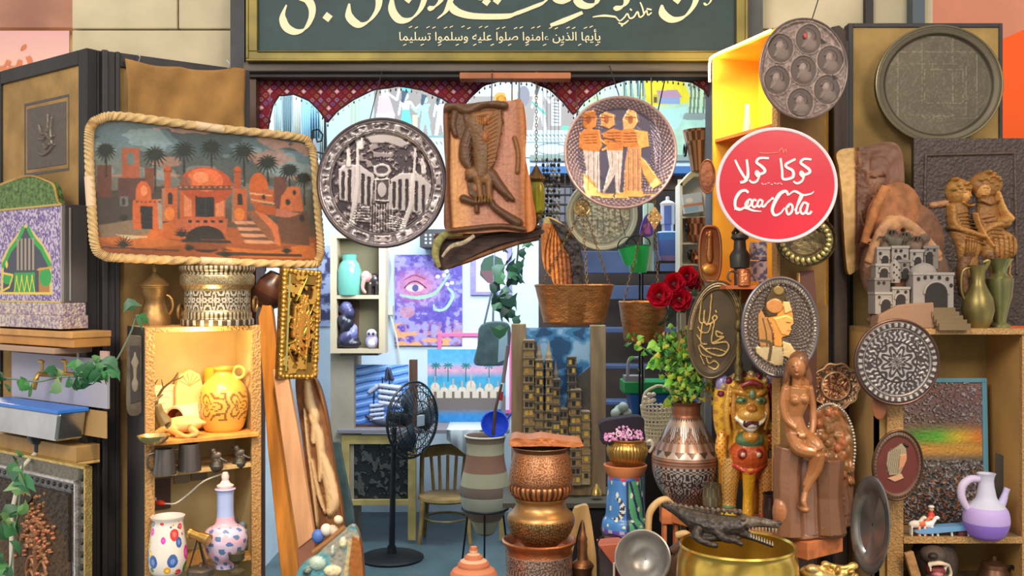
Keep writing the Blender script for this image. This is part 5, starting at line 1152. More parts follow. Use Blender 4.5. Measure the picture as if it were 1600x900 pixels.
# ================================================================ copper stack and its neighbours
t = Th('copper_drum','wide engraved copper drum with flared rim at the bottom of the copper stack','pot',842,pyof(CZ,3.6),3.6)
yb = t.ay
def df(u,v,i):
    a = math.sin(u * 2 * math.pi * 16);return S(196,160,140) if (a > .2 and i in (4,6,7,10)) or i in (3,8) else S(124,96,82)
def df2(u,v,i):
    y = 862 + v * (yb - 862);return S(206,178,164) if abs((y % 30) - 22) < 1.6 or (flor(u,(y - 862) / 20.,17,1,11) > .2 if (y - 862) % 30 < 20 else math.cos(u * 320) > 0) else S(128,104,94)
mb = t.mb();mb.lathe(842,[(52,862 + i * (yb - 862) / 80) for i in range(81)],n=200,cf=df2);mb.lathe(842,[(50,yb),(1,yb)],n=48,col=S(90,70,60));t.part('body',mb,METALA,label='body engraved with bands of lace pattern')
mb = t.mb();mb.lathe(842,[(52,864),(50,858),(52,852),(57,847),(58,843),(55,841),(50,846),(46,856),(1,858)],n=96);t.part('rim',mb,COPPER)
t = Th('copper_bowl','round bellied copper bowl in the middle of the copper stack','bowl',845,852,3.6)
mb = t.mb();bpr = spl([(24,856),(28,850),(42,838),(50,824),(53,812),(51,803),(44,796),(40,790),(39,783),(42,778),(43,775)],6);mb.lathe(845,bpr,n=200,cf=lambda u,v,i:S(180,138,88) if not 808 < bpr[min(i,60)][1] < 850 or flor(u,(bpr[min(i,60)][1] - 808) / 21.,20,1,10) > .1 else S(116,90,62));mb.lathe(845,[(43,775),(40,774),(37,779),(37,790),(1,800)],n=48,col=S(120,90,60));mb.lathe(845,[(1,856.5),(24,856.5)],n=30);t.solo(mb,METALA)
t = Th('copper_pot','engraved copper pot with fluted base on top of the copper bowl','pot',845,774,3.6)
mb = t.mb();mb.lathe(845,[(38,776),(43,773),(48,766),(49,758),(47,754)],n=120,flute=(34,.028,0,3),cf=lambda u,v,i:S(196,132,84) if math.cos(u * 2 * math.pi * 34) > -.1 else S(110,72,48));mb.lathe(845,[(37,776),(1,776)],n=40);t.part('fluted_base',mb,METALA)
pr = spl([(48,755),(50,748),(49,736),(46,722),(43,710),(42,704)],9)
mb = t.mb();mb.lathe(845,pr,n=190,cf=lambda u,v,i:S(206,150,112) if flor(u + .5 / 15 * (int(v * 3) % 2),v,15,3,13,3,5) > .1 else S(150,98,64));t.part('body',mb,METALA,label='body covered with scroll engraving')
mb = t.mb();mb.lathe(845,[(42,705),(43,701),(45,698),(43,697),(40,700),(39,720),(1,760)],n=80,col=S(120,84,56));t.part('rim',mb,METALA)
t = Th('carved_board','small rough orange wooden board lying across the top of the copper pot','board',852,697,3.56)
c = Cv(794,680,912,700,1.5,S(196,118,64));c.mottle(5,.3,3);c.rough(6,5);
t.solo(c.maskmesh('b',t,WOODA,spl([(797,690),(806,684),(826,687),(846,684),(868,687),(890,690),(908,692),(909,698),(880,698),(850,697),(820,698),(798,697)],6,True),62,S(176,108,60),n=12),None)
t = Th('terracotta_lid_jar','small ringed terracotta jar with stepped lid left of the copper stack','jar',740,pyof(CZ,3.45),3.45)
TC = [S(206,132,96),S(226,176,146),S(190,112,78)]
mb = t.mb();mb.lathe(740,[(1,t.ay),(24,t.ay),(34,t.ay - 30),(41,t.ay - 70),(42,918)],n=48,cf=lambda u,v,i:TC[i % 2]);t.part('body',mb,M('terracotta',None,.8,bump=(90,.2)))
mb = t.mb();mb.lathe(740,[(43,920),(40,906),(36,900),(37,896),(33,890),(24,885),(25,881),(21,876),(14,873),(14,869),(10,866),(6,864),(7,859),(5,854),(1,853)],n=56,cf=lambda u,v,i:TC[(i // 2) % 2 if i % 3 else 2]);t.part('lid',mb,M('terracotta',None,.8,bump=(90,.2)))
t = Th('wooden_arch','pale wooden arch shaped carving behind the copper drum','carving',910,pyof(CZ,3.78),3.78)
mb = t.mb();mb.prism(spl([(898,792),(916,788),(921,800),(926,830),(931,870),(932,920)],5) + [(934,t.ay),(914,t.ay)] + spl([(914,900),(917,860),(913,820),(908,812),(901,835),(893,868),(888,900)],5) + [(884,t.ay),(868,t.ay)] + spl([(872,900),(880,850),(888,815)],5),-7,7);t.solo(mb,PALEW,smooth=False,bevel=.004)
t = Th('small_bottle','slim brown metal bottle with saucer collar in front of the wooden arch','bottle',910,pyof(CZ,3.62),3.62);ab = t.ay
mb = t.mb();mb.lathe(910,[(1,ab),(12,ab),(14,ab - 30),(15,892),(18,884),(16,880),(9,874),(7,862),(8,852),(7,846),(8,842),(5,834),(3,826),(2,816),(1,812)],n=32,cf=lambda u,v,i:S(150,104,70) if i > 4 else S(112,76,52));t.solo(mb,METALA)
# striped jar on iron stand deeper in the shop
t = Th('striped_jar','tall brown and cream striped clay jar in an iron stand inside the shop','jar',758,760,6.4)
BD = [S(150,106,82),S(186,172,140),S(140,112,92),S(196,190,164),S(126,104,88),S(178,166,132)]
def sf(u,v,i):
    return BD[int(v * 12) % 6]
pr = spl([(1,838),(14,832),(22,815),(33,797),(39,778),(40,764),(36,744),(31,722),(29,700),(31,686),(33,681),(30,680),(27,690),(27,700)],5);mb = t.mb();mb.lathe(758,pr,n=48,cf=sf);t.part('body',mb,M('clay',None,.8,bump=(60,.2)))
for a in (30,150,270):
    mb = t.mb();x,y = 34 * math.cos(R(a)),34 * math.sin(R(a));yf = pyof(0,6.4);mb.tube([(758 + x,y,776),(758 + x * .92,y * .92,800),(758 + x * 1.5,y * 1.5,yf)],1.6,6);t.part('stand_leg',mb,IRON)
mb = t.mb();mb.torus((758,0,794),36,1.6,'z',36,6);t.part('stand_ring',mb,IRON)
t = Th('colander','deep blue plastic colander standing in the striped jar','colander',764,690,6.38,roll=18)
mb = t.mb();mb.xf = Matrix.Translation((0,0,27 * t.k)) @ Matrix.Rotation(R(64),4,'X');mb.lathe(764,[(1,696),(10,695),(17,690),(20,684),(22,683),(20,682),(16,688),(1,693)],n=32);t.part('bowl',mb,M('blue_plastic',S(30,64,190),.35,noise=(120,.25)))
mb = t.mb();mb.tube([(768,2,684),(764,8,712)],2.2,6);mb.tube([(778,3,655),(790,4,620),(796,6,600)],1.6,6);t.part('handle',mb,M('blue_plastic',S(30,64,190),.35))
t = Th('broom_handle','painted stick with blue, red and white bands standing in the striped jar','stick',790,560,6.42)
mb = t.mb()
for (a,b,cc) in ((0,.3,S(60,120,190)),(.3,.42,S(40,130,200)),(.42,.5,S(206,210,214)),(.5,.58,S(190,40,50)),(.58,.66,S(214,210,206)),(.66,1,S(130,110,104))):mb.tube([(770 + 24 * a,4,712 - 172 * a),(770 + 24 * b,4,712 - 172 * b)],3,8,col=cc)
t.solo(mb,PAINT)
t = Th('stirring_stick','brown wooden stick leaning in the striped jar beside the banded stick','stick',775,640,6.36);mb = t.mb();mb.tube([(768,-8,712),(774,-4,640),(784,-3,600)],[3,2.4,2],8);t.solo(mb,DARKW)
# painted lantern pot, ribbed bowl, purse
PZ = 3.86;t = Th('pot_stand','dark wooden crate stand beneath the painted blue pot','stand',978,831,PZ);yb = pyof(CZ,PZ)
mb = t.mb();mb.box(942,1014,831,838,-34,36);[mb.box(x,x + 8,838,yb,y,y + 8) for x in (944,1004) for y in (-32,26)];mb.box(944,1012,860,868,-30,32);t.solo(mb,DARKW,smooth=False,bevel=.003)
t = Th('painted_pot','blue and green painted clay pot with a crescent moon and violet base','pot',977,830,PZ)
def mf(u,v,i):
    if v < .14:return S(120,92,196) if math.cos(u * 2 * math.pi * 12) > -.3 or v < .05 else S(206,190,226)
    a = (u - .66) * 2 * math.pi;cx_ = a * 30;y = v * 100   # u = .75 faces the viewer
    d1_ = math.hypot(cx_ + 0,y - 52) < 13;d2_ = math.hypot(cx_ + 6,y - 53) < 11
    if d1_ and not d2_:return S(232,232,226) if int((math.atan2(y - 52,cx_) + 4) * 3) % 2 else S(60,64,76)
    if v > .86:return S(200,60,90) if math.cos(u * 2 * math.pi * 7) > .3 else S(70,110,190)
    if math.sin(u * 50) * math.sin(v * 21) > .8:return S(236,240,220)
    return S(96,180,130) if .76 < u < .9 and math.sin(u * 80 + v * 14) > -.6 else (S(76,140,214) if u < .74 else S(50,62,110))
pr = spl([(36,830),(37,822),(35,812),(31,804),(30,784),(28,764),(28,748),(27,742)],9);mb = t.mb();mb.lathe(977,[(1,830)] + pr,n=150,cf=lambda u,v,i:mf(u,max(0,i - 1) / 63.,i));t.part('body',mb,PAINTG)
mb = t.mb();mb.lathe(977,[(27,743),(29,740),(33,731),(34,726),(31,725),(27,732),(25,745),(1,750)],n=48,col=S(206,132,84));t.part('rim',mb,M('terracotta',None,.8,bump=(90,.2)))
t = Th('ribbed_bowl','small ribbed brass bowl with a white spout standing on the painted blue pot','bowl',980,725,PZ)
mb = t.mb();mb.lathe(980,[(1,725),(20,725),(27,719),(31,709),(32,701),(29,693),(26,690),(29,686),(26,685),(23,690),(1,700)],n=120,flute=(40,.02,1,5));t.part('body',mb,BRASS)
mb = t.mb();mb.tube(spl([(1008,-4,690),(1016,-6,688),(1019,-6,696),(1014,-4,706)],5),2.6,8);t.part('spout',mb,M('white_glaze',S(226,210,196),.3))
t = Th('clutch_purse','black purse with pink embroidery lying on the ribbed brass bowl','purse',972,686,PZ,roll=-4)
mb = t.mb();mb.prism(spl([(940,656),(972,651),(1004,652),(1006,672),(1004,690),(972,689),(941,690),(939,674)],4,True),-14,16);t.part('body',mb,M('black_cloth',S(34,28,44),.9),smooth=False,bevel=.006)
mb = t.mb();rnd = random.Random(9)
for _ in range(90):
    x = rnd.uniform(944,1002);hgt = 8 + 7 * math.exp(-((x - 974) / 16) ** 2);y = 686 - rnd.random() * hgt * 1.5;r_ = rnd.uniform(1.4,2.6);mb.ell((x,-14.4,y),(r_,.9,r_),None,7,5,col=rnd.choice([S(216,150,206),S(190,120,186),S(236,190,226)]))
for x in (966,982):mb.torus((x,-15,675),4,1.2,n=14,m=6,col=S(240,210,236))
t.part('embroidery',mb,PAINT,kind='stuff',label='pink embroidered flowers')
t = Th('wicker_basket','small white wicker basket with tall loop handle behind the engraved vase','basket',1030,690,4.3)
mb = t.mb()
for k_ in range(10):mb.torus((1030,0,690 - k_ * 6),22 + k_ * .7,1.3,'z',40,5)
for k_ in range(26):
    a = 2 * math.pi * k_ / 26;mb.tube([(1030 + 22 * math.cos(a),22 * math.sin(a),692),(1030 + 29 * math.cos(a + .4),29 * math.sin(a + .4),633)],1.1,5);mb.tube([(1030 + 22 * math.cos(a),22 * math.sin(a),692),(1030 + 29 * math.cos(a - .4),29 * math.sin(a - .4),633)],1.1,5)
mb.lathe(1030,[(1,694),(22,694),(22,690),(1,690)],n=24);t.part('body',mb,M('wicker',S(206,196,170),.7))
mb = t.mb();mb.tube(spl([(1052,0,636),(1048,0,612),(1036,0,604),(1030,0,603),(1024,0,604),(1008,0,614),(1004,0,636)],6),2.2,8);t.part('handle',mb,M('wicker',S(206,196,170),.7))
mb = t.mb();rnd = random.Random(2);[mb.ell((1012 + rnd.uniform(-6,8),-14 + rnd.uniform(-4,4),622 + rnd.uniform(-8,10)),(4,3,3.4),None,8,6,col=S(226,214,196)) for _ in range(9)];leafmesh(mb,(1042,-24,636),14,0,10,S(178,214,50));t.part('silk_flowers',mb,PAINT)
t = Th('crate','dark wooden crate under the white wicker basket','crate',1030,700,4.3);mb = t.mb();mb.box(1004,1056,694.5,pyof(0,4.3),-26,26);t.solo(mb,BLACKW,smooth=False,bevel=.004)
# ================================================================ right side: lit yellow cabinet in the jamb
A_ = at(1113,0,3.73);B_ = at(1214,0,3.33);ang = math.degrees(math.atan2(B_.y - A_.y,B_.x - A_.x))
JB = Th('lit_cabinet','tall open yellow lined cabinet lit by a bright strip at the right of the opening','cabinet',0,0,loc=(A_.x,A_.y,0),yaw=ang,k=1.)
JL = (B_ - A_).to_2d().length;PZt = 1.277;zt,zb,zs = at(0,92,3.73).z,2.04,2.11;YEL = M('yellow_lining',S(244,186,66),.8,noise=(4,.08));OBR = M('orange_board',S(202,132,64),.7,noise=(5,.15))
mb = JB.mb();mb.box(0,.012,-zt,-zs,0,.2);JB.part('side_panel',mb,YEL,smooth=False)
mb = JB.mb();mb.box(0,.012,-zs,-zb,0,.2);JB.part('side_panel',mb,OBR,smooth=False)
mb = JB.mb();mb.box(JL - .014,JL,-zt,-PZt - .001,.012,.214);JB.part('side_panel',mb,M('brown_burlap',S(128,98,58)),smooth=False,label='brown burlap covered near side')
mb = JB.mb();mb.box(JL - .03,JL + .001,-zt,-PZt - .001,0,.012);JB.part('front_edging',mb,M('dotted_trim',S(200,140,66)),smooth=False)
mb = JB.mb();mb.box(0,JL,-zt,-zb,.2,.212);JB.part('back_panel',mb,YEL,smooth=False)
mb = JB.mb();mb.box(0,JL,-zt - .012,-zt,0,.212);JB.part('top_board',mb,YEL,smooth=False)
for z in (zs,at(0,210,3.6).z):mb = JB.mb();mb.box(.012,JL - .03,-z,-z + .012,.004,.2);JB.part('shelf',mb,M('red_orange_wood',S(196,106,56),.6,noise=(8,.2)),smooth=False)
mb = JB.mb();pts = spl([(.0,-.012,-zt + .09),(.0,-.012,-zt + .02),(.03,-.012,-zt - .004),(JL * .5,-.012,-zt - .006),(JL - .02,-.012,-zt - .008)],14)
mb.tube(pts,.0045,8);strip = JB.part('light_strip',mb,M('warm_led',S(255,200,90),emit=((1,.62,.22),14)))
for i in range(3):
    q = pts[8 + i * 18];light('strip_glow_light','POINT',JB.M @ Vector((q[0] + .02,q[1] - .02,-q[2] - .01)),0.55,(1,.66,.26),.02)
t = Th('glass_bottle','slender clear glass bottle standing in the top of the yellow cabinet','bottle',1168,209,3.6);mb = t.mb();mb.lathe(1168,[(1,209),(8,209),(8,204),(6,190),(4,176),(4,164),(3,163),(3,176),(4,200),(1,206)],n=24);t.solo(mb,M('cut_glass',S(190,214,226),.08,trans=.6))
# round red sign
t = Th('round_sign','round red enamel sign with white Arabic and Latin script and white rim','sign',1214,289,3.08)
mb = t.mb();RD = S(206,12,48)
mb.prism([(1214 + 91 * math.cos(a * math.pi / 60),289 + 86 * math.sin(a * math.pi / 60)) for a in range(120)],0,4,RD);t.part('disc',mb,M('red_enamel',RD,.28,coat=.3),smooth=False)
mb = t.mb();mb.torus((1214,1,289),92.5,3,n=120,sz=86 / 91.,col=S(240,214,220));t.part('rim',mb,PAINT)
mb = t.mb();W_ = S(246,236,236);k = lambda pts:[(1080 + a / 3.104,170 + b / 3.104) for a,b in pts];y = -.2
for pts,w_ in (([(582,246),(545,244),(530,262),(552,280),(572,296),(572,310),(548,320),(530,318)],4.6),([(548,318),(534,304),(528,316),(540,330),(548,312)],3.4),([(548,322),(536,350),(512,362),(494,352)],3.6),([(432,240),(440,300),(444,340),(478,338),(494,326),(490,300),(462,284),(460,268),(504,244)],4.6),
                ([(376,240),(330,240),(316,260),(336,276),(354,294),(354,308),(330,318),(312,316)],4.6),([(332,316),(318,302),(312,314),(322,328),(332,312)],3.4),([(332,320),(318,350),(296,358),(280,346)],3.6),([(268,246),(274,300),(272,330),(258,352),(236,358)],4.8),([(212,248),(232,290),(256,330),(270,352)],4.2)):
    mb.stroke(k(pts),[w_ * .7,w_,w_ * .8],y,1,W_)
for i in range(7):mb.stroke(k([(340 + i * 15,360 + (i % 2) * 6),(350 + i * 15,368 - (i % 3) * 4)]),1.4,y,.8,S(240,190,200))
mb.stroke(k([(330,214),(370,216),(420,212)]),1,y,.6,S(226,140,110));mb.stroke(k([(425,206),(440,190),(446,210),(458,196),(460,212)]),1,y,.6)
# lower script line
for pts,ws in (([(276,408),(262,396),(236,404),(214,440),(214,478),(236,490),(268,470),(278,450)],[3.4,5,3.6,1.6]),([(236,488),(262,480),(300,494),(340,498)],[1.5,4,3,1]),([(208,490),(222,482),(240,488)],[1,3,2]),
                ([(272,446),(262,462),(268,478),(286,468),(292,446),(280,440),(270,452)],3.2),([(316,446),(302,442),(294,464),(304,478),(322,464)],3.2),([(344,446),(330,442),(320,464),(328,476),(342,462),(346,444),(342,470),(352,474),(362,462)],3.2),
                ([(362,462),(376,448),(398,430)],[2,3,1.4]),([(388,432),(398,438)],3),
                ([(470,420),(458,400),(430,412),(406,450),(392,490),(404,516),(432,506),(452,480)],[3.4,6,4.4,1.6]),([(470,420),(500,400),(540,418),(580,412),(594,400)],[1.4,4,2.6,1]),([(472,466),(460,484),(468,512),(486,500),(490,472),(476,462),(468,478)],3.4),
                ([(500,494),(526,450),(540,420),(528,424),(510,480),(508,508),(522,502)],[2,3,3]),([(562,460),(544,456),(528,488),(538,510),(556,496),(566,458),(558,504),(574,508),(582,496)],3.4)):
    mb.stroke(k(pts),ws,y,1,W_)
t.part('lettering',mb,PAINT,smooth=False)
mb = t.mb();mb.tube([(1250,4,300),(1262,120,300),(1262,320,300)],3,8);mb.box(1190,1262,296,304,4,8);t.part('bracket',mb,IRON)
# round carved medallion tray at the top
t = Th('medallion_tray','round bronze tray with seven portrait medallions hanging by the light strip','tray',1255,108,3.2)
c = Cv(1180,25,1330,190,1.6,S(112,96,90));q_ = lambda a,b:(1080 + a / 3.077,b / 3.077);n1 = vn(c.X,c.Y,3,2,2);c.put(n1 > .55,S(136,118,110),.6)
for (a,b) in ((565,188),(668,290),(652,432),(525,495),(412,385),(430,232),(540,338)):
    x,y = q_(a,b);c.oval(x,y,22,24.5,S(150,132,124),1.4);c.oval(x,y,20,22.5,S(78,66,62),.2);c.dome(x + 2,y + 9,12,11,1.4,S(106,92,86));c.dome(x - 1,y - 4,6,8,2,S(136,120,112));c.limb([(x - 8,y - 8),(x - 2,y - 14),(x + 7,y - 9),(x + 8,y)],5,1.6,S(96,82,78));c.limb([(x - 4,y + 4),(x - 9,y + 12)],4,1.5,S(120,106,100))
for (a,b) in ((635,200),(690,372)):x,y = q_(a,b);c.poly([(x - 5,y - 5),(x + 7,y + 2),(x - 3,y + 5)],S(40,34,34),.2)
x,y = q_(565,160);c.oval(x - 6,y + 4,3,5,S(170,70,66),3)
c.mottle(26,.15,4);c.blur(1)
t.put('dish',c.diskmesh('dish',t,M('bronze_tray',None,.5,.45),1255,108,67,77,[(0,0),(.92,0),(.96,2),(1,2)],80,220));mb = t.mb();mb.torus((1255,-2,108),68,1.8,n=100,sz=77 / 67.,col=S(120,104,98));t.part('rim',mb,METALA)
mb = t.mb();mb.tube([(1268,2,34),(1290,10,-30),(1300,250,-190)],.9,6);mb.tube([(1255,4,110),(1262,200,110)],3,8);t.part('hanging_wire',mb,IRON)
t = Th('wooden_post','dark weathered wooden stick standing behind the medallion tray','post',1311,110,3.5);yb = pyof(.05,3.5);mb = t.mb();mb.prism([(1299,42),(1312,39),(1322,48),(1324,180),(1326,yb),(1304,yb),(1303,180)],0,10);t.solo(mb,M('weathered_dark',S(70,58,52),.8,noise=(8,.35,(3,3,.4)),bump=(40,.6)),smooth=False,bevel=.004)
# large tray on the right panel
t = Th('large_tray','big dark round engraved tray filling the upper burlap panel on the right','tray',1465,135,3.55)
c = Cv(1360,30,1568,230,1.2,S(84,77,62));rr = np.sqrt(c.em(1465,133,99,92));c.put(rr > .86,S(96,88,70));n1 = vn(c.X,c.Y,2.5,2,2);c.put((n1 > .6) & (rr < .82),S(96,88,74),.15)
for (a,b,w_,h_) in ((1465,133,62,52),(1475,135,30,26),(1440,140,70,40),(1465,120,24,62)):
    for pts in ([(a - w_,b - h_),(a + w_,b - h_)],[(a - w_,b + h_),(a + w_,b + h_)],[(a - w_,b - h_),(a - w_,b + h_)],[(a + w_,b - h_),(a + w_,b + h_)]):c.put((c.ld(pts,1.6) < 1) & (rr < .84) & (n1 > .42),S(118,110,94),.3)
for q in (.86,.945):c.put(np.abs(rr - q) < .01,S(70,64,52))
c.mottle(30,.2,7)
t.put('dish',c.diskmesh('dish',t,M('dark_brass_tray',None,.5,.35),1465,133,98,91,[(0,0),(.84,0),(.88,5),(.96,7),(1,6)],90,260));mb = t.mb();mb.torus((1465,-6,133),98,2,n=120,sz=91 / 98.,col=S(126,116,88));t.part('rim',mb,METALA);mb = t.mb();mb.box(1455,1475,45,55,3,29);t.part('hook',mb,IRON,smooth=False)
# tray and oddments behind the red sign
t = Th('scalloped_tray','dark brass tray with shiny oval bosses half hidden below the red sign','tray',1258,375,3.26)
mb = t.mb();mb.xf = Matrix.Rotation(R(90),4,'X');mb.ax,mb.ay = 1258,0;mb.lathe(1258,[(1,3),(26,3),(30,0),(44,0),(47,-6),(48,-5),(45,4),(1,6)],n=64,sq=.86);t.part('dish',mb,M('tray_dark',S(96,86,60),.38,.7,noise=(40,.4),bump=(80,.5)))
mb = t.mb()
for a in range(26):
    an = a / 26 * 2 * math.pi;mb.ell((1258 + 37 * math.cos(an),-2,375 + 32 * math.sin(an)),(3.6,2.4,5),(0,-math.degrees(an) - 90,0),10,7,col=S(206,196,130))
t.part('bosses',mb,METALA,kind='stuff');mb = t.mb();mb.tube([(1258,3,345),(1258,50,345)],2,6);t.part('hook',mb,IRON)
t = Th('narrow_board','narrow dark red board standing under the tray with the oval bosses','board',1262,470,3.3);yb = pyof(.05,3.3);mb = t.mb();mb.prism([(1250,424),(1272,422),(1276,470),(1278,yb),(1250,yb)],0,8,S(84,44,34));mb.box(1247,1250,426,yb,-2,8,S(196,150,96));t.solo(mb,PAINT,smooth=False,bevel=.003)
# shelf in the jamb with coffee things
t = Th('jamb_shelf','small reddish wooden shelf carrying tiles and coffee things under the red sign','shelf',1172,448,3.42);mb = t.mb();mb.box(1128,1222,446,452,-28,40);t.part('board',mb,M('red_orange_wood',S(196,106,56)),smooth=False,bevel=.002)
mb = t.mb();mb.box(1196,1208,376,446,36,40);t.part('side_board',mb,M('dotted_trim',S(200,140,66)),smooth=False);mb = t.mb();mb.box(1206,1222,366,446,-26,-18);t.part('side_board',mb,M('dotted_trim',S(200,140,66)),smooth=False);mb = t.mb();mb.box(1140,1148,452,470,20,40);t.part('bracket',mb,DARKW,smooth=False)
t = Th('coffee_grinder','dark grey metal coffee grinder standing on the small jamb shelf','grinder',1156,446,3.42);mb = t.mb();mb.lathe(1156,[(1,446),(9,446),(9,420),(15,418),(16,400),(13,394),(10,390),(9,376),(14,372),(12,366),(1,362)],n=28);t.part('body',mb,M('grinder_grey',S(62,62,58),.45,.4));mb = t.mb();mb.tube([(1156,0,366),(1148,-4,358),(1144,-4,366)],3,8);t.part('crank',mb,IRON)
t = Th('copper_cup','small copper cup with a hooked handle at the front of the jamb shelf','cup',1162,446,3.36);mb = t.mb();mb.lathe(1162,[(1,446),(10,446),(11,424),(9,420),(8,424),(8,442),(1,442)],n=28);t.part('body',mb,COPPER);mb = t.mb();mb.tube(spl([(1151,0,426),(1140,-3,424),(1136,-3,434),(1142,-3,440)],5),1.8,8);t.part('handle',mb,PEWTER)
for i,(y0,y1) in enumerate(((378,406),(408,440))):
    t = Th('patterned_tile',['upper blue and white patterned tile above the jamb shelf','lower blue and white patterned tile standing on the jamb shelf'][i],'tile',1186,y1,3.48,group='blue and white tiles');c = Cv(1172,y0,1199,y1,1.6,S(206,206,214));n1 = vn(c.X,c.Y,5,3 + i,2);c.put(n1 > .54,S(120,136,176));c.put(n1 < .4,S(236,232,230));t.solo(c.rectmesh('tile',t,PAINTG,3),None)
    if i == 0:t.o.location.y += .006
# small hanging ovals at the left edge of the jamb
t = Th('oval_plaque','small brown oval copper plaque on the edge of the yellow cabinet','plaque',1105,276,3.6);mb = t.mb();mb.ell((1105,0,276),(12,2.5,26),None,28,14);mb.torus((1105,-1,276),12,1.2,n=40,sz=26 / 12.);t.part('plate',mb,M('brown_copper',S(142,92,66),.45,.5,noise=(60,.25),bump=(90,.5)));mb = t.mb();mb.tube([(1106,2,270),(1116,40,270),(1122,62,270)],1.6,6);t.part('hook',mb,IRON)
t = Th('long_tray','narrow round ended copper tray with a mummy relief left of the jamb shelf','tray',1109,397,3.5);c = Cv(1090,352,1128,442,1.6,S(150,100,66));c.grad([(352,S(140,92,64)),(442,S(176,120,72))]);c.limb([(1109,372),(1109,400),(1109,408)],[8,12,8],4,S(170,112,62),0);c.dome(1109,368,5,6,5,S(176,118,70));c.dome(1109,421,12,9,4,S(226,156,74));c.mottle(3,.15,3)
out = [(1109 + 17 * (abs(math.cos(a)) ** .55) * (1 if math.cos(a) > 0 else -1),397 + 43 * (abs(math.sin(a)) ** .8) * (1 if math.sin(a) > 0 else -1)) for a in np.linspace(0,2 * math.pi,100,endpoint=False)]
t.put('dish',c.maskmesh('dish',t,METALA,out,4,n=30));mb = t.mb();mb.tube([(a,-3,b) for a,b in out],2,7,True,col=S(176,118,84));t.part('rim',mb,METALA);mb = t.mb();mb.tube([(1110,2,370),(1118,60,372),(1122,100,374)],1.6,6);t.part('hook',mb,IRON)
# white shelf unit just inside the opening
US = Th('white_shelf_unit','narrow cream shelf unit with copper pots just inside the right of the opening','shelf',1085,350,4.4);mb = US.mb();mb.prism([(1062,288),(1066,284),(1066,460),(1062,460)],-2,40,S(222,216,196));US.part('side_panel',mb,PAINT,smooth=False)
mb = US.mb();mb.prism([(1062,288),(1080,268),(1110,268),(1110,276),(1084,276),(1066,292)],-2,40,S(186,178,140));US.part('top_board',mb,PAINT,smooth=False);mb = US.mb();mb.box(1066,1112,276,460,38,42,S(206,206,200));US.part('back_panel',mb,PAINT,smooth=False)
for y in (338,379,412,456):mb = US.mb();mb.box(1066,1112,y,y + 3,-2,38,S(212,206,190));US.part('shelf',mb,PAINT,smooth=False)
mb = US.mb();mb.box(1062,1112,460,466,-4,42,S(150,140,120));yb = pyof(0,4.4);mb.box(1064,1072,466,yb,0,8,S(150,140,120));mb.box(1064,1072,466,yb,32,40);mb.box(1102,1110,466,yb,0,8);mb.box(1102,1110,466,yb,32,40);US.part('stand',mb,PAINT,smooth=False)
t = Th('picture_box','little box with a pale landscape print on the upper shelf of the cream unit','box',1086,338,4.36,roll=-8);c = Cv(1070,306,1100,336,1.5,S(190,206,220));c.rect(1070,322,1100,326,S(196,140,110));c.rect(1072,326,1092,334,S(150,190,226));c.oval(1080,316,6,4,S(236,236,232));t.solo(c.rectmesh('b',t,PAINT,12,S(200,200,200)),None);t.o.location.z += .012
t = Th('white_jar','round white jar beside the little landscape box','jar',1102,338,4.44);mb = t.mb();mb.lathe(1102,[(1,338),(8,338),(11,326),(9,308),(6,300),(4,294),(1,293)],n=24);t.solo(mb,M('white_glaze',S(226,210,196)))
for i,(y,r_,h_) in enumerate(((379,18,38),(412,14,22),(456,15,34))):
    t = Th('copper_jug',['embossed copper pot with side ring on the middle shelf of the cream unit','squat copper pot on the lower shelf of the cream unit','dull copper pot on the lowest shelf of the cream unit'][i],'pot',1090,y,4.42,group='copper pots on the cream unit');mb = t.mb();mb.lathe(1090,[(1,y),(r_ * .8,y),(r_,y - h_ * .3),(r_ * .86,y - h_ * .55),(r_ * 1.02,y - h_ * .75),(r_,y - h_),(r_ * .86,y - h_),(r_ * .8,y - 4),(1,y - 4)],n=48,cf=lambda u,v,i_:S(196,130,90) if math.sin(u * 80) * math.sin(i_ * 2) > -.1 else S(112,74,56));t.part('body',mb,METALA);mb = t.mb();mb.torus((1090 - r_ - 1,-8,y - h_ * .6),6,1.4,'x',18,6);t.part('ring',mb,IRON)
t = Th('copper_pail','embossed copper pail with a ring handle on top of the cream shelf unit','pail',1096,268,4.4);mb = t.mb();mb.lathe(1096,[(1,268),(16,268),(19,250),(25,222),(28,208),(29,204),(26,205),(20,240),(1,262)],n=56,cf=lambda u,v,i:S(196,138,92) if math.sin(u * 96) * math.sin(i * 2.2 + 1) > 0 else S(120,84,60));t.part('body',mb,METALA);mb = t.mb();mb.torus((1069,-8,236),9,1.8,'x',18,6);t.part('ring_handle',mb,IRON)
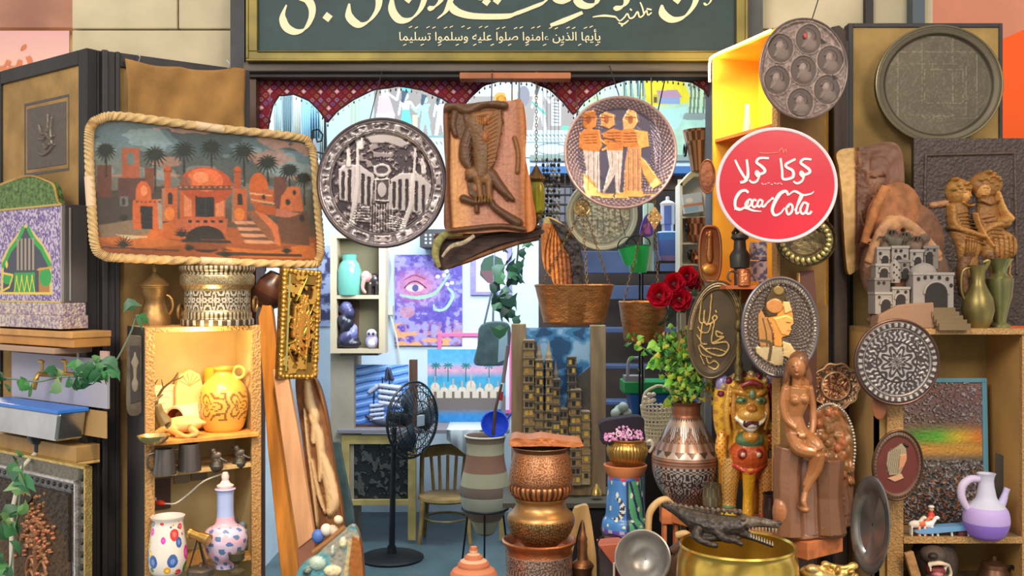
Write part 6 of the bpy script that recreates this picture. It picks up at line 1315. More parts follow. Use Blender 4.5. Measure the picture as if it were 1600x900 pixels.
# blue enamel things on a dark stand left of the unit
t = Th('iron_stand','thin black iron stand under the blue enamel pot','stand',1045,440,4.6);mb = t.mb();mb.box(1000,1064,424,428,-18,18);yb = pyof(0,4.6);[mb.box(x,x + 3,428,yb,y,y + 3) for x in (1000,1061) for y in (-18,15)];mb.box(1024,1064,408,411,-14,14);[mb.box(x,x + 3,411,424,y,y + 3) for x in (1026,1058) for y in (-12,9)];t.solo(mb,IRON,smooth=False)
t = Th('enamel_pot','deep blue enamel pot with lilac base on the iron stand','pot',1046,408,4.6);mb = t.mb();mb.lathe(1046,[(1,408),(14,408),(17,400),(20,376),(21,364),(18,362),(16,370),(1,396)],n=36,cf=lambda u,v,i:[S(140,120,176),S(140,120,176),S(80,110,190),S(70,130,206),S(150,176,226),S(200,210,230),S(200,210,230)][min(i,6)]);t.solo(mb,PAINTG)
t = Th('enamel_canister','slim blue and white lidded canister standing in the blue enamel pot','canister',1043,392,4.6);mb = t.mb();mb.lathe(1043,[(1,392),(9,392),(9,352),(11,350),(11,322),(12,318),(8,315),(3,313),(3,308),(1,307)],n=28,cf=lambda u,v,i:S(214,214,222) if i >= 4 else S(90,120,200) if math.sin(u * 19) > -.2 else S(206,212,230));t.solo(mb,PAINTG)
t = Th('cloth_pouch','small violet and blue cloth pouch hanging beside the engraved grey tray','pouch',1008,356,4.5);mb = t.mb();mb.prism(spl([(1000,366),(1004,346),(1012,334),(1018,346),(1020,366),(1010,370)],4,True),-3,4,S(96,66,186));mb.prism([(1004,352),(1014,348),(1016,366),(1008,366)],-4,-3,S(196,110,206));mb.tube([(1012,0,336),(1012,0,250)],.6,5,col=S(60,60,80));mb.tube([(1012,0,252),(1012,0,246)],.6,5);t.part('body',mb,PAINT,smooth=False);hang(t,1012,248,y=0)
t = Th('glass_vase','pale green glass sleeve vase behind the violet pouch','vase',1013,424,4.6);mb = t.mb();mb.lathe(1013,[(1,424),(9,424),(8,380),(9,320),(8,318),(7,380),(1,420)],n=24);t.solo(mb,M('pale_glass',S(206,226,206),.15,trans=.5))
# ================================================================ ovals behind the statues
t = Th('calligraphy_oval','tall dark oval tray with golden Arabic calligraphy behind the leafy plant','tray',1117,515,3.46,roll=7,yaw=-18)
c = Cv(1070,430,1166,600,1.6,S(84,70,50));c.mottle(20,.2,3);o_ = lambda pts:[(1000 + a / 4.09,400 + b / 4.09) for a,b in pts];GC = S(206,172,110);ee = np.sqrt(c.em(1117,515,40,76))
for q in (.84,.9,.955):c.put((np.abs(ee - q) < .014) & (c.Y < 520),S(226,200,160) if q > .85 else S(150,124,84),1)
for pts,w_ in (([(375,270),(372,400),(385,440),(410,430)],2.6),([(432,250),(436,400),(425,450)],2.6),([(400,360),(405,430),(440,440),(482,400),(470,380),(455,400),(470,420)],3),([(470,350),(474,358)],3),([(370,470),(400,500),(440,490),(450,440)],2.4),([(395,440),(400,560),(440,570)],2.6),([(470,430),(466,540),(480,560)],2.6),([(530,490),(490,480),(500,510),(540,510),(500,540),(480,560),(560,540),(578,580),(540,630),(460,620),(400,580)],3.4),([(440,600),(500,590),(560,600)],2.6),([(390,590),(420,640),(480,650)],2.6),([(450,660),(470,690),(500,670),(530,690),(510,720),(470,710)],3),([(370,520),(390,545)],2.4),([(410,650),(440,700)],2.4)):
    c.line(o_(pts),w_,GC,2,6)
t.put('dish',c.diskmesh('dish',t,M('oval_bronze',None,.45,.5),1117,515,40,76,[(0,0),(.8,0),(.9,3),(1,3)],80,220));mb = t.mb();mb.torus((1117,-2,515),41,1.8,n=100,sz=76 / 41.,col=S(110,94,72));t.part('rim',mb,METALA);mb = t.mb();mb.tube([(1117,3,460),(1125,30,452),(1127,60,452)],1.4,6);t.part('hook',mb,IRON)
t = Th('portrait_oval','large oval tray with golden queen portrait in profile behind the statues','tray',1218,511,3.22)
c = Cv(1155,430,1282,594,1.6,S(92,82,78));ee = np.sqrt(c.em(1218,511,58,76));tt_ = np.arctan2((c.Y - 511) / 76,(c.X - 1218) / 58);dm = (np.sin(tt_ * 46) * np.sin(ee * 60));c.put((dm > .15) & (ee < .9),S(128,116,108),2);c.put((ee > .9) & (np.sin(tt_ * 90) > 0),S(150,138,126),1)
PO = lambda pts:[(1000 + a / 4.09,400 + b / 4.09) for a,b in pts];SK = S(232,158,76)
c.poly(PO([(800,390),(850,380),(900,300),(950,300),(968,340),(975,380),(980,432),(960,450),(965,470),(945,510),(905,520),(905,580),(855,580),(850,500),(840,440)]),SK,4);c.poly(PO([(850,400),(930,380),(972,400),(978,432),(960,450),(965,470),(945,510),(900,500)]),S(240,176,96),5)
c.poly(PO([(800,280),(840,190),(870,180),(920,210),(930,280),(900,300),(870,380),(810,390),(790,340)]),S(84,66,44),6);c.oval(*PO([(855,320)])[0],13,11,S(206,140,80),7);c.oval(*PO([(880,220)])[0],8,7,S(150,124,70),7);c.poly(PO([(905,290),(950,290),(968,350),(920,370)]),S(242,200,130),6)
c.poly(PO([(750,380),(770,340),(800,390),(845,450),(850,560),(800,640),(760,560),(750,460)]),S(196,140,80),4);c.line(PO([(780,400),(800,480),(810,600)]),2.4,S(110,80,50),4);c.line(PO([(810,400),(840,480),(845,560)]),2.4,S(120,84,50),4)
c.poly(PO([(735,580),(860,575),(905,580),(915,640),(910,700),(860,700),(800,670),(740,620)]),S(206,184,140),3);c.poly(PO([(905,540),(960,560),(1000,620),(960,660),(915,640)]),S(226,196,140),4);c.line(PO([(770,540),(830,560),(820,660)]),5,S(100,84,60),4,4);c.line(PO([(930,424),(955,426)]),1.4,S(80,54,34),5);c.line(PO([(935,478),(962,474)]),1.4,S(180,90,54),5)
c.mottle(4,.14,2);c.blur(1)
t.put('dish',c.diskmesh('dish',t,M('portrait_tray',None,.36,.45),1218,511,57,75,[(0,0),(.86,0),(.92,4),(1,4)],90,240));mb = t.mb();mb.torus((1218,-3,511),58.5,3,n=110,sz=76 / 58.,col=S(112,106,110));t.part('rim',mb,METALA);mb = t.mb();mb.tube([(1218,3,470),(1230,40,470),(1236,66,470)],2,6);t.part('hook',mb,IRON)
t = Th('hanging_ornament','slender dark brass chain ornament hanging between the two oval trays','ornament',1155,500,3.42);mb = t.mb();mb.tube([(1155,-8,452),(1155,0,500)],1.6,8);mb.tube([(1151,-4,452),(1151,0,520)],.8,6);mb.lathe(1154,[(1,496),(5,502),(7,508),(6,514),(2,518),(5,524),(4,540),(6,548),(4,560),(7,570),(6,586),(9,594),(1,598)],n=20);t.solo(mb,M('ornament_brass',S(112,98,56),.45,.6,noise=(60,.4),bump=(120,.6)))
t = Th('embossed_tray','small round shiny copper tray with calligraphy right of the carved woman','tray',1305,603,3.34)
c = Cv(1264,562,1346,644,1.8,S(176,130,96));rr = np.sqrt(c.em(1305,603,38,37));n1 = vn(c.X,c.Y,3.4,6,2);th = np.arctan2(c.Y - 603,c.X - 1305);c.put((rr < .55) & (np.cos(22 * rr + 4 * np.cos(5 * th)) > 0),S(226,168,120),1.2);c.put((rr < .55) & (n1 < .42),S(130,80,54));c.put((rr > .62) & (n1 > .55),S(96,80,62),1);c.put(np.abs(rr - .58) < .04,S(230,206,176),3)
t.put('dish',c.diskmesh('dish',t,METALA,1305,603,36,35,[(0,0),(.54,0),(.6,3),(.7,-1),(1,4)],50,160));mb = t.mb();mb.tube([(1305 + (36 + 1.4 * math.cos(10 * a)) * math.cos(a),-4,603 + (35 + 1.4 * math.cos(10 * a)) * math.sin(a)) for a in np.linspace(0,2 * math.pi,120,endpoint=False)],1.6,6,True,col=S(206,170,130));t.part('rim',mb,METALA);mb = t.mb();mb.tube([(1305,3,590),(1306,60,588),(1308,110,588)],1.6,6);t.part('hook',mb,IRON)
# ================================================================ plinth board with the statues
PZt = 1.277;Aw,Bw = Vector((.955,3.1,0)),Vector((.581,3.63,0));yawb = math.degrees(math.atan2((Bw - Aw).y,(Bw - Aw).x))
t = Th('plinth_board','thick reddish wooden board carrying the painted lion and the carved woman','board',loc=(Aw.x,Aw.y,0),yaw=yawb,k=1.);Lb = (Bw - Aw).length
mb = t.mb();mb.box(0,Lb,-PZt,-PZt + .058,-.185,0);t.part('board',mb,M('board_wood',S(190,112,66),.55,noise=(7,.2,(.6,4,4)),bump=(24,.25)),smooth=False,bevel=.003);mb = t.mb();[mb.box(x,x + .05,-PZt + .058,-CZ,-.16,-.03) for x in (.1,Lb - .14)];t.part('leg',mb,DARKW,smooth=False)
def onb(name,label,cat,px,py,**kw):return Th(name,label,cat,px,py,Zon(PZt,py),**kw)
# engraved vase
t = onb('engraved_vase','big silver inlaid copper vase holding the leafy plant','vase',1072,789)
pr = spl([(25,789),(28,784),(38,770),(48,751),(52,736),(53,722),(53,714),(50,704),(42,688),(32,668),(25,654),(22,648),(22,640),(22,634),(23,631)],7);NP = len(pr)
def gv(u,v,i):
    y = pr[min(i,NP - 1)][1];A_,B_2,C_ = S(196,190,190),S(92,74,66),S(150,112,90);w_ = u * 2 * math.pi
    if y < 652:return S(150,96,70)
    if y < 664:return B_2 if abs((u * 40) % 1 - .5) * 12 > (y - 652) else S(186,160,140)
    if y < 690:return A_ if abs(((u * 12) % 1) - .5) * 2 * 26 < (690 - y) and (int(y) % 3 or 1) and math.sin(w_ * 60) > -.4 else C_ if flor(u,(y - 664) / 13.,36,1,9) > 0 else B_2
    if y < 700:return C_ if math.cos(w_ * 22) > 0 else S(170,150,140)
    if y < 711:return S(180,162,150) if abs(((u * 16) % 1) - .5) * 22 < (y - 699) else B_2
    if y < 725:return S(176,130,108) if y % 5 > 1.6 else S(110,84,74)
    if y < 734:return A_ if math.sin(w_ * 34) * math.sin(y * 1.2) > 0 else B_2
    if y < 766:return A_ if flor(u,(y - 734) / 32.,11,1,12,3,6) > .1 else S(72,66,70)
    return S(140,132,132) if math.sin(w_ * 40) * math.sin(y) > 0 else S(70,64,66)
mb = t.mb();mb.lathe(1072,pr,n=260,cf=gv);t.part('body',mb,M('inlaid_copper',None,.34,.6));mb = t.mb();mb.lathe(1072,[(23,632),(24,629),(22,628),(19,634),(19,660),(1,690)],n=48,col=S(130,86,64));mb.lathe(1072,[(1,789.5),(25,789.5),(25,787)],n=40);t.part('rim',mb,METALA)
VL = t
t = Th('leafy_plant','bushy green and yellow leafy plant growing out of the engraved vase','plant',1072,632,VL.loc.y);rnd = random.Random(12);mbs = t.mb();mbl = t.mb()
for i in range(105):
    a = rnd.gauss(0,.5);hgt = rnd.uniform(14,108);tip = (1070 + a * hgt * .55 + rnd.uniform(-8,8),rnd.uniform(-26,22),632 - hgt)
    if i % 6 == 0:mbs.tube(spl([(1072 + rnd.uniform(-8,8),0,660),(1072 + a * 12,tip[1] * .5,632 - hgt * .5),tip],5),1,5,col=S(84,120,56))
    for _ in range(7):
        q = (tip[0] + rnd.gauss(0,8),tip[1] + rnd.gauss(0,6),tip[2] + rnd.gauss(0,8));leafmesh(mbl,q,rnd.uniform(4.5,8),rnd.uniform(0,360),rnd.uniform(-50,50),rnd.choice([S(60,140,56),S(96,166,66),S(44,104,48),S(170,200,70),S(206,196,80),S(120,180,70)]))
for (x,y) in ((1020,541),(1019,572),(1046,600),(1024,566),(1096,560)):
    mbs.tube(spl([(x,-6,y),(1048,-2,y + 6),(1066,0,610)],5),.8,5,col=S(120,150,70));leafmesh(mbl,(x,-8,y + 6),13,0,12,S(150,214,76));leafmesh(mbl,(x + 7,-6,y + 4),9,-50,12,S(120,200,70))
for _ in range(46):leafmesh(mbl,(1060 + rnd.gauss(0,18),rnd.uniform(-18,10),526 + rnd.gauss(0,10)),4,rnd.uniform(0,360),30,rnd.choice([S(190,130,84),S(206,160,96),S(150,110,70)]))
for _ in range(40):leafmesh(mbl,(1112 + rnd.gauss(0,9),rnd.uniform(-10,10),606 + rnd.gauss(0,14)),6,rnd.uniform(0,360),30,rnd.choice([S(236,190,60),S(206,150,50),S(190,206,70)]))
t.part('stems',mbs,GREEN);t.part('leaves',mbl,GREEN)
# painted lion
t = onb('lion_statue','painted golden grinning guardian lion statue standing beside the engraved vase','statue',1166,806)
GD,GR,RD2,WHT,ORG,GN,VI = S(232,176,54),S(206,140,44),S(176,36,40),S(232,224,206),S(226,110,40),S(96,132,92),S(150,140,190)
def deco(base,c2,sc):
    def f_(V):
        m_ = (np.sin(V[:,0] * sc) * np.sin(V[:,2] * sc * .9) > .35)[:,None];return np.where(m_,np.array(c2),np.array(base))
    return f_
P_ = [('e',(1170,10,700),(34,34,56),None,GD),('e',(1166,-12,710),(30,27,28),None,S(206,90,40)),('e',(1167,-8,626),(33,28,36),None,deco(S(206,150,52),S(150,100,44),1.3)),('e',(1166,6,612),(42,26,30),None,GD),('e',(1166,-26,645),(22,18,15),None,S(214,160,70)),('e',(1165,-38,634),(8,8,6),None,S(190,120,44)),
      ('e',(1152,-32,622),(9,6,5),None,GN),('e',(1180,-32,622),(9,6,5),None,GN),('t',[(1138,-24,608),(1152,-34,610),(1164,-32,618)],[4,5,3],GR),('t',[(1192,-24,608),(1180,-34,610),(1168,-32,618)],[4,5,3],GR),
      ('t',[(1140,-26,646),(1152,-36,656),(1164,-40,660),(1180,-36,655),(1190,-26,642)],[3,3.4,3.4,3.4,3],WHT),('t',[(1146,-32,652),(1164,-37,667),(1184,-32,651)],[2.6,3.6,2.6],WHT),('e',(1164,-38,656),(13,5,6),None,S(80,20,26)),('t',[(1136,-18,600),(1130,-22,640),(1134,-20,676)],[4,5,4],S(214,160,60)),('t',[(1142,-26,604),(1139,-28,640),(1143,-26,668)],[3,4,3],S(190,130,50)),('t',[(1189,-26,604),(1192,-28,640),(1188,-26,668)],[3,4,3],S(190,130,50)),('t',[(1150,-34,600),(1166,-37,594),(1182,-34,600)],[4,5,4],S(150,50,50)),('e',(1166,-38,612),(5,4,8),None,S(120,140,100)),
      ('e',(1128,0,598),(9,8,14),(0,-20,0),VI),('e',(1206,0,598),(9,8,14),(0,20,0),VI),('e',(1130,6,640),(15,18,52),None,deco(S(240,186,50),S(206,140,50),.35)),('e',(1206,6,646),(13,18,50),None,deco(S(240,190,60),S(206,140,50),.35)),('e',(1166,-20,684),(22,16,14),None,GN),('e',(1166,-27,678),(13,13,10),None,S(214,150,60)),
      ('e',(1152,-34,704),(7.5,5,8),None,S(150,30,36)),('e',(1176,-34,704),(7.5,5,8),None,S(150,30,36)),('e',(1152,-37,704),(4,4,4),None,S(226,190,150)),('e',(1176,-37,704),(4,4,4),None,S(226,190,150)),('t',[(1142,-22,722),(1164,-34,732),(1190,-22,720)],[4,4,4],S(196,60,40)),
      ('t',[(1142,-6,716),(1138,-10,748),(1137,-10,780),(1136,-12,800)],[17,14,11,11],deco(S(214,150,66),S(110,126,90),1.1)),('t',[(1194,-6,716),(1196,-10,748),(1194,-10,780),(1193,-12,800)],[17,14,11,11],deco(S(206,140,66),S(150,90,60),1.1)),('e',(1134,-18,801),(13,13,6),None,S(236,196,60)),('e',(1192,-18,801),(12,13,6),None,S(190,80,44)),('e',(1136,-12,788),(12,12,4),None,GN),
      ('t',[(1164,-26,732),(1164,-20,768),(1163,-22,800)],[11,8,9],S(240,176,46)),('c',(1144,34,720),(1142,36,802),15,12,GR),('c',(1190,34,720),(1190,36,802),15,12,GR),('t',[(1205,-4,676),(1212,-8,700),(1208,-8,730)],[8,9,6],deco(S(150,40,44),GD,.8)),('t',[(1128,-4,676),(1124,-8,700),(1130,-8,726)],[8,9,6],deco(GD,S(210,90,50),.8))]
for i in range(10):a = math.pi * (1.06 + .88 * i / 9);P_.append(('e',(1166 + 41 * math.cos(a),-4,622 + 38 * math.sin(a)),(6,8,6),None,[S(120,30,60),S(196,160,110)][i % 2]))
P_.append(('t',[(1196,-20,600),(1204,-16,626),(1204,-14,656)],[4,5,4],S(130,30,50)))
t.put('body',blob('body',t,P_,1.35,M('lion_paint',None,.32,.15,coat=.4,bump=(110,.35,'voronoi')),1))
for x in (1153,1179):mb = t.mb();mb.ell((x,-39,621),(2.6,2,2.2),None,12,8,col=S(60,44,24));t.part('pupil',mb,PAINTG)
# carved woman on a stump
t = onb('woman_carving','tall brown wood carving of a nude woman sitting on a tree stump','carving',1262,842)
SKN,HR,ST = S(164,108,62),S(112,70,42),S(134,92,66)
P_ = [('e',(1243,-8,573),(13,14,18),(0,6,0),SKN),('e',(1247,-2,566),(16,16,18),None,HR),('t',[(1256,2,572),(1262,4,596),(1258,6,622)],[9,10,6],HR),('t',[(1234,0,566),(1229,0,590),(1228,2,606)],[6,6,4],HR),('c',(1244,-2,588),(1245,0,600),7,8,SKN),('e',(1238,-22,577),(2.6,4,4),None,SKN),('e',(1239,-19,584),(4,3,1.8),None,S(150,84,60)),('e',(1235,-18,571),(2.4,2,1.6),None,S(90,56,40)),('e',(1245,-19,571),(2.4,2,1.6),None,S(90,56,40)),
      ('t',[(1246,0,604),(1244,0,626),(1240,0,650),(1244,0,676)],[19,19,14,19],SKN),('e',(1238,-14,624),(8,8,8),None,SKN),('e',(1252,-14,622),(8,8,8),None,SKN),
      ('t',[(1228,-2,606),(1222,-4,630),(1226,-8,654),(1240,-14,668)],[7.5,6.5,5.5,4.6],SKN),('t',[(1264,2,606),(1270,4,634),(1270,-2,660),(1262,-12,684)],[7.5,6.5,5.6,4.6],SKN),('t',[(1238,-4,680),(1244,-22,698),(1266,-28,702)],[13,12,9],SKN),('t',[(1256,-2,682),(1266,-20,690),(1272,-26,700)],[13,12,9.5],SKN),('t',[(1272,-27,702),(1270,-22,726),(1260,-20,748),(1252,-20,764)],[9,8.6,6.4,5],SKN),('t',[(1266,-28,704),(1262,-20,732),(1252,-18,756)],[8.6,7.6,5],S(166,106,62)),('t',[(1252,-20,766),(1248,-26,778),(1250,-30,786)],[5.4,5,3],SKN),('e',(1250,-24,790),(8,10,6),None,SKN),
      ('t',[(1236,8,700),(1232,8,740),(1234,6,800),(1234,6,836)],[24,22,24,27],ST),('t',[(1262,14,720),(1262,12,790),(1262,8,836)],[20,18,20],S(136,100,84)),('t',[(1296,18,720),(1296,14,780),(1298,10,836)],[30,24,28],S(116,78,52)),('e',(1222,0,800),(15,16,28),None,S(176,116,76)),('e',(1246,10,838),(36,26,6),None,ST),('e',(1292,14,838),(34,24,6),None,S(116,78,52))]
for sx,(hx,hy,hz) in ((1,(1262,-14,690)),(-1,(1246,-18,672))):
    for j in range(4):P_.append(('t',[(hx - 3 + j * 2.4,hy - 2,hz),(hx - 4 + j * 2.8,hy - 6,hz + 6),(hx - 3 + j * 2.8,hy - 5,hz + 10 - abs(j - 1.4))],[1.7,1.5,1.1],SKN))
    P_.append(('t',[(hx - 4,hy - 1,hz - 2),(hx - 8,hy - 5,hz + 3)],[1.8,1.2],SKN))
t.solo(blob('w',t,P_,1.3,M('polished_wood',None,.35,.1,bump=(70,.25),coat=.3),2),None)
t = onb('foliage_carving','round topped dark wood carving of foliage with shiny beaded edge behind the carved woman','carving',1296,834);t.loc.y += .09;t.loc.x += .03;t.M = Matrix.Translation(t.loc)
c = Cv(1240,620,1344,850,1.3,S(126,82,50));rnd = random.Random(8);c.grad([(640,S(150,100,56)),(850,S(110,72,46))])
for _ in range(90):c.dome(rnd.uniform(1256,1332),rnd.uniform(640,770),rnd.uniform(4,8),rnd.uniform(5,9),rnd.uniform(3,6),S(150 + rnd.randint(-24,24),98,56))
c.limb([(1268,770),(1272,800),(1268,840)],22,8,S(130,84,54));c.limb([(1312,770),(1316,800),(1312,840)],26,8,S(120,78,50));c.rough(4,2)
out = [(1296 + 40 * math.cos(a),708 + 72 * math.sin(a)) for a in np.linspace(math.pi,2 * math.pi,50)] + [(1336,740),(1334,790),(1336,833),(1296,833),(1256,833),(1258,790),(1256,740)]
dn = [];
for i in range(len(out)):
    a,b = out[i],out[(i + 1) % len(out)];m_ = max(1,int(math.dist(a,b) / 5));dn += [(a[0] + (b[0] - a[0]) * j / m_,a[1] + (b[1] - a[1]) * j / m_) for j in range(m_)]
t.put('panel',c.maskmesh('panel',t,M('polished_wood',None),dn,14,S(90,60,40),n=70));mb = t.mb();[mb.ell((1296 + 40 * math.cos(a),-2,708 + 72 * math.sin(a)),(2.6,2.6,2.6),None,8,6,col=S(196,190,180)) for a in np.linspace(math.pi * 1.04,2.16 * math.pi,46)];t.part('beading',mb,METALA,kind='stuff',label='shiny beaded edge')
for i,(x,y,r_,h_,cc) in enumerate(((1108,802,15,50,S(120,112,92)),(1194,812,19,54,S(74,58,56)))):
    t = onb('metal_cup',['dull pewter footed beaker in front of the engraved vase','dark engraved footed cup standing before the lion\'s right leg'][i],'cup',x,y);t.loc.y -= .05 + .09 * i;t.ay = pyof(PZt,t.loc.y);y = t.ay
    mb = t.mb();mb.lathe(x,[(1,y),(r_ * .8,y),(r_ * .76,y - 3),(r_ * .36,y - 8),(r_ * .5,y - 12),(r_ * .94,y - 18),(r_,y - 32),(r_ * .9,y - h_ + 4),(r_,y - h_),(r_ * .86,y - h_),(r_ * .8,y - 20),(1,y - 18)],n=40,cf=lambda u,v,i_:cc if (math.sin(u * 62) * math.sin(i_ * 2.4) < .3) else tuple(q * 1.7 for q in cc));t.solo(mb,METALA)
# orange block and wooden ring under the vase's left
t = Th('wooden_block','orange wooden block with a pale bent wood ring left of the engraved vase','block',1030,800,3.62);yb = pyof(CZ,3.62)
mb = t.mb();mb.box(1033,1064,789,818,-6,20);[mb.box(x,x + 6,818,yb,y,y + 6) for x in (1036,1054) for y in (-2,12)];t.part('block',mb,M('board_wood',S(190,112,66)),smooth=False,bevel=.003);mb = t.mb();mb.tube(spl([(1012,-8,832),(1014,-8,800),(1028,-8,782),(1044,-8,778),(1054,-8,786)],6),[5,6,5,4],10);mb.tube([(1012,-8,830),(1012,-8,yb)],5,8);t.part('ring',mb,PALEW)
# brass basin and crocodile
BZ = 2.93;t = Th('brass_basin','large polished brass basin in front of the plinth board','basin',1152,pyof(CZ,BZ),BZ);yb = t.ay
mb = t.mb();mb.lathe(1152,[(1,yb),(70,yb),(84,yb - 30),(92,940),(94,900),(92,872),(88,860),(90,852),(88,849),(85,852),(84,870),(80,940),(1,yb - 20)],n=96);t.solo(mb,M('polished_basin',S(206,176,84),.22,.85,noise=(7,.2)))
t = Th('crocodile_carving','dark carved crocodile with open jaws lying across the brass basin','carving',1130,830,2.98)
DC,DG = S(60,54,50),S(96,86,76)
P_ = [('t',[(1040,40,797),(1060,26,803),(1085,14,814),(1110,6,822),(1140,0,822),(1160,-4,818)],[3,8,15,20,17,13],DC),('t',[(1160,-4,816),(1185,-8,814),(1214,-14,817)],[13,8,5],DG),('t',[(1150,-4,828),(1176,-10,838),(1204,-16,849)],[10,5,3],DC),('e',(1158,-12,808),(5,5,4),None,DG),('e',(1164,6,808),(5,5,4),None,DG),('e',(1213,-14,814),(5,5,4),None,DC),
      ('t',[(1116,-12,826),(1128,-22,836),(1142,-26,838),(1154,-28,844)],[8,6,5,4],DC),('t',[(1090,-8,824),(1084,-20,834),(1100,-26,842),(1116,-26,846)],[8,6,5,4],DC),('t',[(1120,16,824),(1130,30,836),(1146,34,842)],[7,5,4],DC),('e',(1120,0,838),(44,18,7),None,DC)]
for i in range(14):P_.append(('e',(1052 + i * 8,30 - i * 2.6,797 + min(i * 1.2,8) - (6 if i > 4 else 3)),(3.6,3,5),(0,20,0),DG))
t.put('body',blob('body',t,P_,1.1,M('croc_hide',None,.45,.2,noise=(50,.3),bump=(70,.9,'voronoi')),1));mb = t.mb()
for i in range(9):mb.lathe(1168 + i * 5,[(1.8,820 + i * .2),(.2,827 + i * .2)],cy=-12 - i * .6,n=6,col=S(176,164,140));mb.lathe(1170 + i * 4,[(.2,829 + i * 1.4),(1.6,836 + i * 1.4)],cy=-14 - i * .6,n=6)
t.part('teeth',mb,PAINT,kind='stuff')
t = Th('gilded_figurine','small crumpled gilded figurine at the right of the brass basin','figurine',1290,pyof(CZ,3.0),3.0);yb = t.ay;rnd = random.Random(3);GL = S(206,170,100)
P_ = [('t',[(1290,0,yb - 6),(1290,0,940),(1284,0,905)],[40,30,24],GL),('e',(1276,-8,896),(30,18,14),(0,-12,0),GL),('e',(1310,-4,893),(24,15,11),None,GL),('e',(1264,-16,884),(11,9,7),None,S(232,200,140)),('t',[(1272,-12,882),(1290,-16,890),(1304,-14,898)],[4,3.4,3],S(226,190,110)),('t',[(1290,-10,880),(1312,-12,884),(1330,-10,880)],[5,4,4],GL),('e',(1330,-8,882),(8,7,6),None,S(220,186,110)),('e',(1286,-12,878),(7,7,5),None,S(230,196,126))] + [('e',(1250 + rnd.random() * 84,-12 + rnd.uniform(-6,6),886 + rnd.random() * 16),(6,5,4),(0,rnd.uniform(0,90),0),S(190,150,80)) for _ in range(12)]
t.solo(blob('g',t,P_,1.4,M('gilded',None,.3,.75,bump=(90,.4)),1),None)
t = Th('steel_bowl','round steel bowl tilted towards the viewer between the copper drum and brass basin','bowl',1004,872,3.3,yaw=-14)
mb = t.mb();mb.xf = Matrix.Rotation(R(72),4,'X');mb.ax,mb.ay = 1004,0;mb.lathe(1004,[(1,52),(16,50),(30,40),(39,20),(42,2),(44,0),(42,-1),(39,4),(36,20),(27,37),(14,46),(1,47)],n=64);t.part('bowl',mb,M('bowl_steel',S(168,166,164),.36,.75,noise=(10,.25)));mb = t.mb();mb.ay = 872;yb = pyof(CZ,3.3);mb.tube([(990,62,880),(990,62,yb)],3,8);mb.tube([(1020,62,880),(1020,62,yb)],3,8);mb.tube([(984,58,884),(1026,58,884)],3,8);mb.tube([(1004,54,872),(1004,60,884)],3,8);t.part('stand',mb,IRON)
t = Th('wooden_box','low reddish wooden box with wire hoops left of the tilted steel bowl','box',950,pyof(CZ,3.5),3.5);yb = t.ay;mb = t.mb();mb.prism([(934,850),(978,846),(982,884),(960,884)],-8,30,S(170,88,62));mb.box(962,1030,884,yb,-6,40,S(92,20,30));mb.box(938,962,862,yb,4,36,S(70,60,62));t.part('box',mb,PAINT,smooth=False,bevel=.003)
mb = t.mb();mb.tube(spl([(932,-10,868),(934,-10,842),(950,-10,832),(970,-10,838),(980,-6,850)],6),1.1,6);mb.tube([(934,-10,866),(934,-8,yb)],1.1,6);t.part('wire_hoop',mb,IRON);mb = t.mb();mb.tube([(958,-14,910),(958,-14,876),(968,-14,872),(980,-12,874)],1.8,6);mb.tube([(958,-14,908),(958,-6,930)],1.8,6);t.part('white_bracket',mb,M('white_glaze',S(226,210,196)))
t = Th('driftwood','gnarled dark driftwood piece between the steel bowl and the brass basin','driftwood',1058,pyof(CZ,3.42),3.42);yb = t.ay;P_ = [('t',[(1040,0,yb - 4),(1044,0,930),(1052,0,880),(1070,-4,858)],[18,12,9,6],S(92,66,50)),('t',[(1050,0,862),(1068,-6,846),(1082,-8,838)],[8,7,5],S(84,60,46)),('t',[(1056,-4,836),(1070,-8,832),(1080,-6,842)],[6,6,4],S(196,160,110)),('t',[(1060,0,872),(1066,-4,884),(1056,-6,900)],[4,6,3],S(206,176,130))]
t.solo(blob('d',t,P_,1.3,WOODA,2),None)
# ================================================================ right cabinet and what stands on it
CZr = 3.3;RC = Th('right_cabinet','open wooden shelf cabinet with dotted edging at the right edge','cabinet',1480,515,CZr);yb = pyof(.05,CZr);DPx = 118;WT = M('dotted_trim',S(200,140,66));OL = M('olive_burlap',S(168,138,84))
mb = RC.mb();mb.box(1366,1600,513,522,-10,DPx);RC.part('top_board',mb,WT,smooth=False)
mb = RC.mb();mb.box(1384,1409,522,yb,-6,2);RC.part('front_edging',mb,WT,smooth=False);mb = RC.mb();mb.box(1594,1606,522,yb,-6,2);RC.part('front_edging',mb,WT,smooth=False)
for x in (1366,1598):mb = RC.mb();mb.box(x,x + 8,522,yb,0,DPx);RC.part('side_panel',mb,M('tan_board',S(196,150,86),.75,noise=(4,.12)),smooth=False)
mb = RC.mb();mb.box(1374,1598,522,yb,DPx - 4,DPx);RC.part('back_panel',mb,OL,smooth=False)
mb = RC.mb();mb.box(1366,1384,522,yb,0,3);RC.part('front_panel',mb,OL,smooth=False)
mb = RC.mb();mb.box(1374,1600,838,842,-2,DPx - 4);sh = RC.part('shelf',mb,M('grey_board',S(150,128,100),.7),smooth=False);mb = RC.mb();mb.box(1409,1594,837,847,-8,-2);RC.part('shelf_edging',mb,WT,smooth=False,parent=sh)
mb = RC.mb();mb.box(1374,1600,925,932,-2,DPx - 4);RC.part('shelf',mb,M('grey_board',S(150,128,100)),smooth=False)
zr,zs_ = at(0,513,CZr).z,at(0,837,CZr).z
def onr(z,name,label,cat,px,py,Z,**kw):t = Th(name,label,cat,px,pyof(z,Z),Z,**kw);return t
t = Th('rainbow_painting','textured dark painting with a green and orange rainbow band in a blue frame','painting',1475,838,3.46,pitch=-2);t.loc.z = zs_
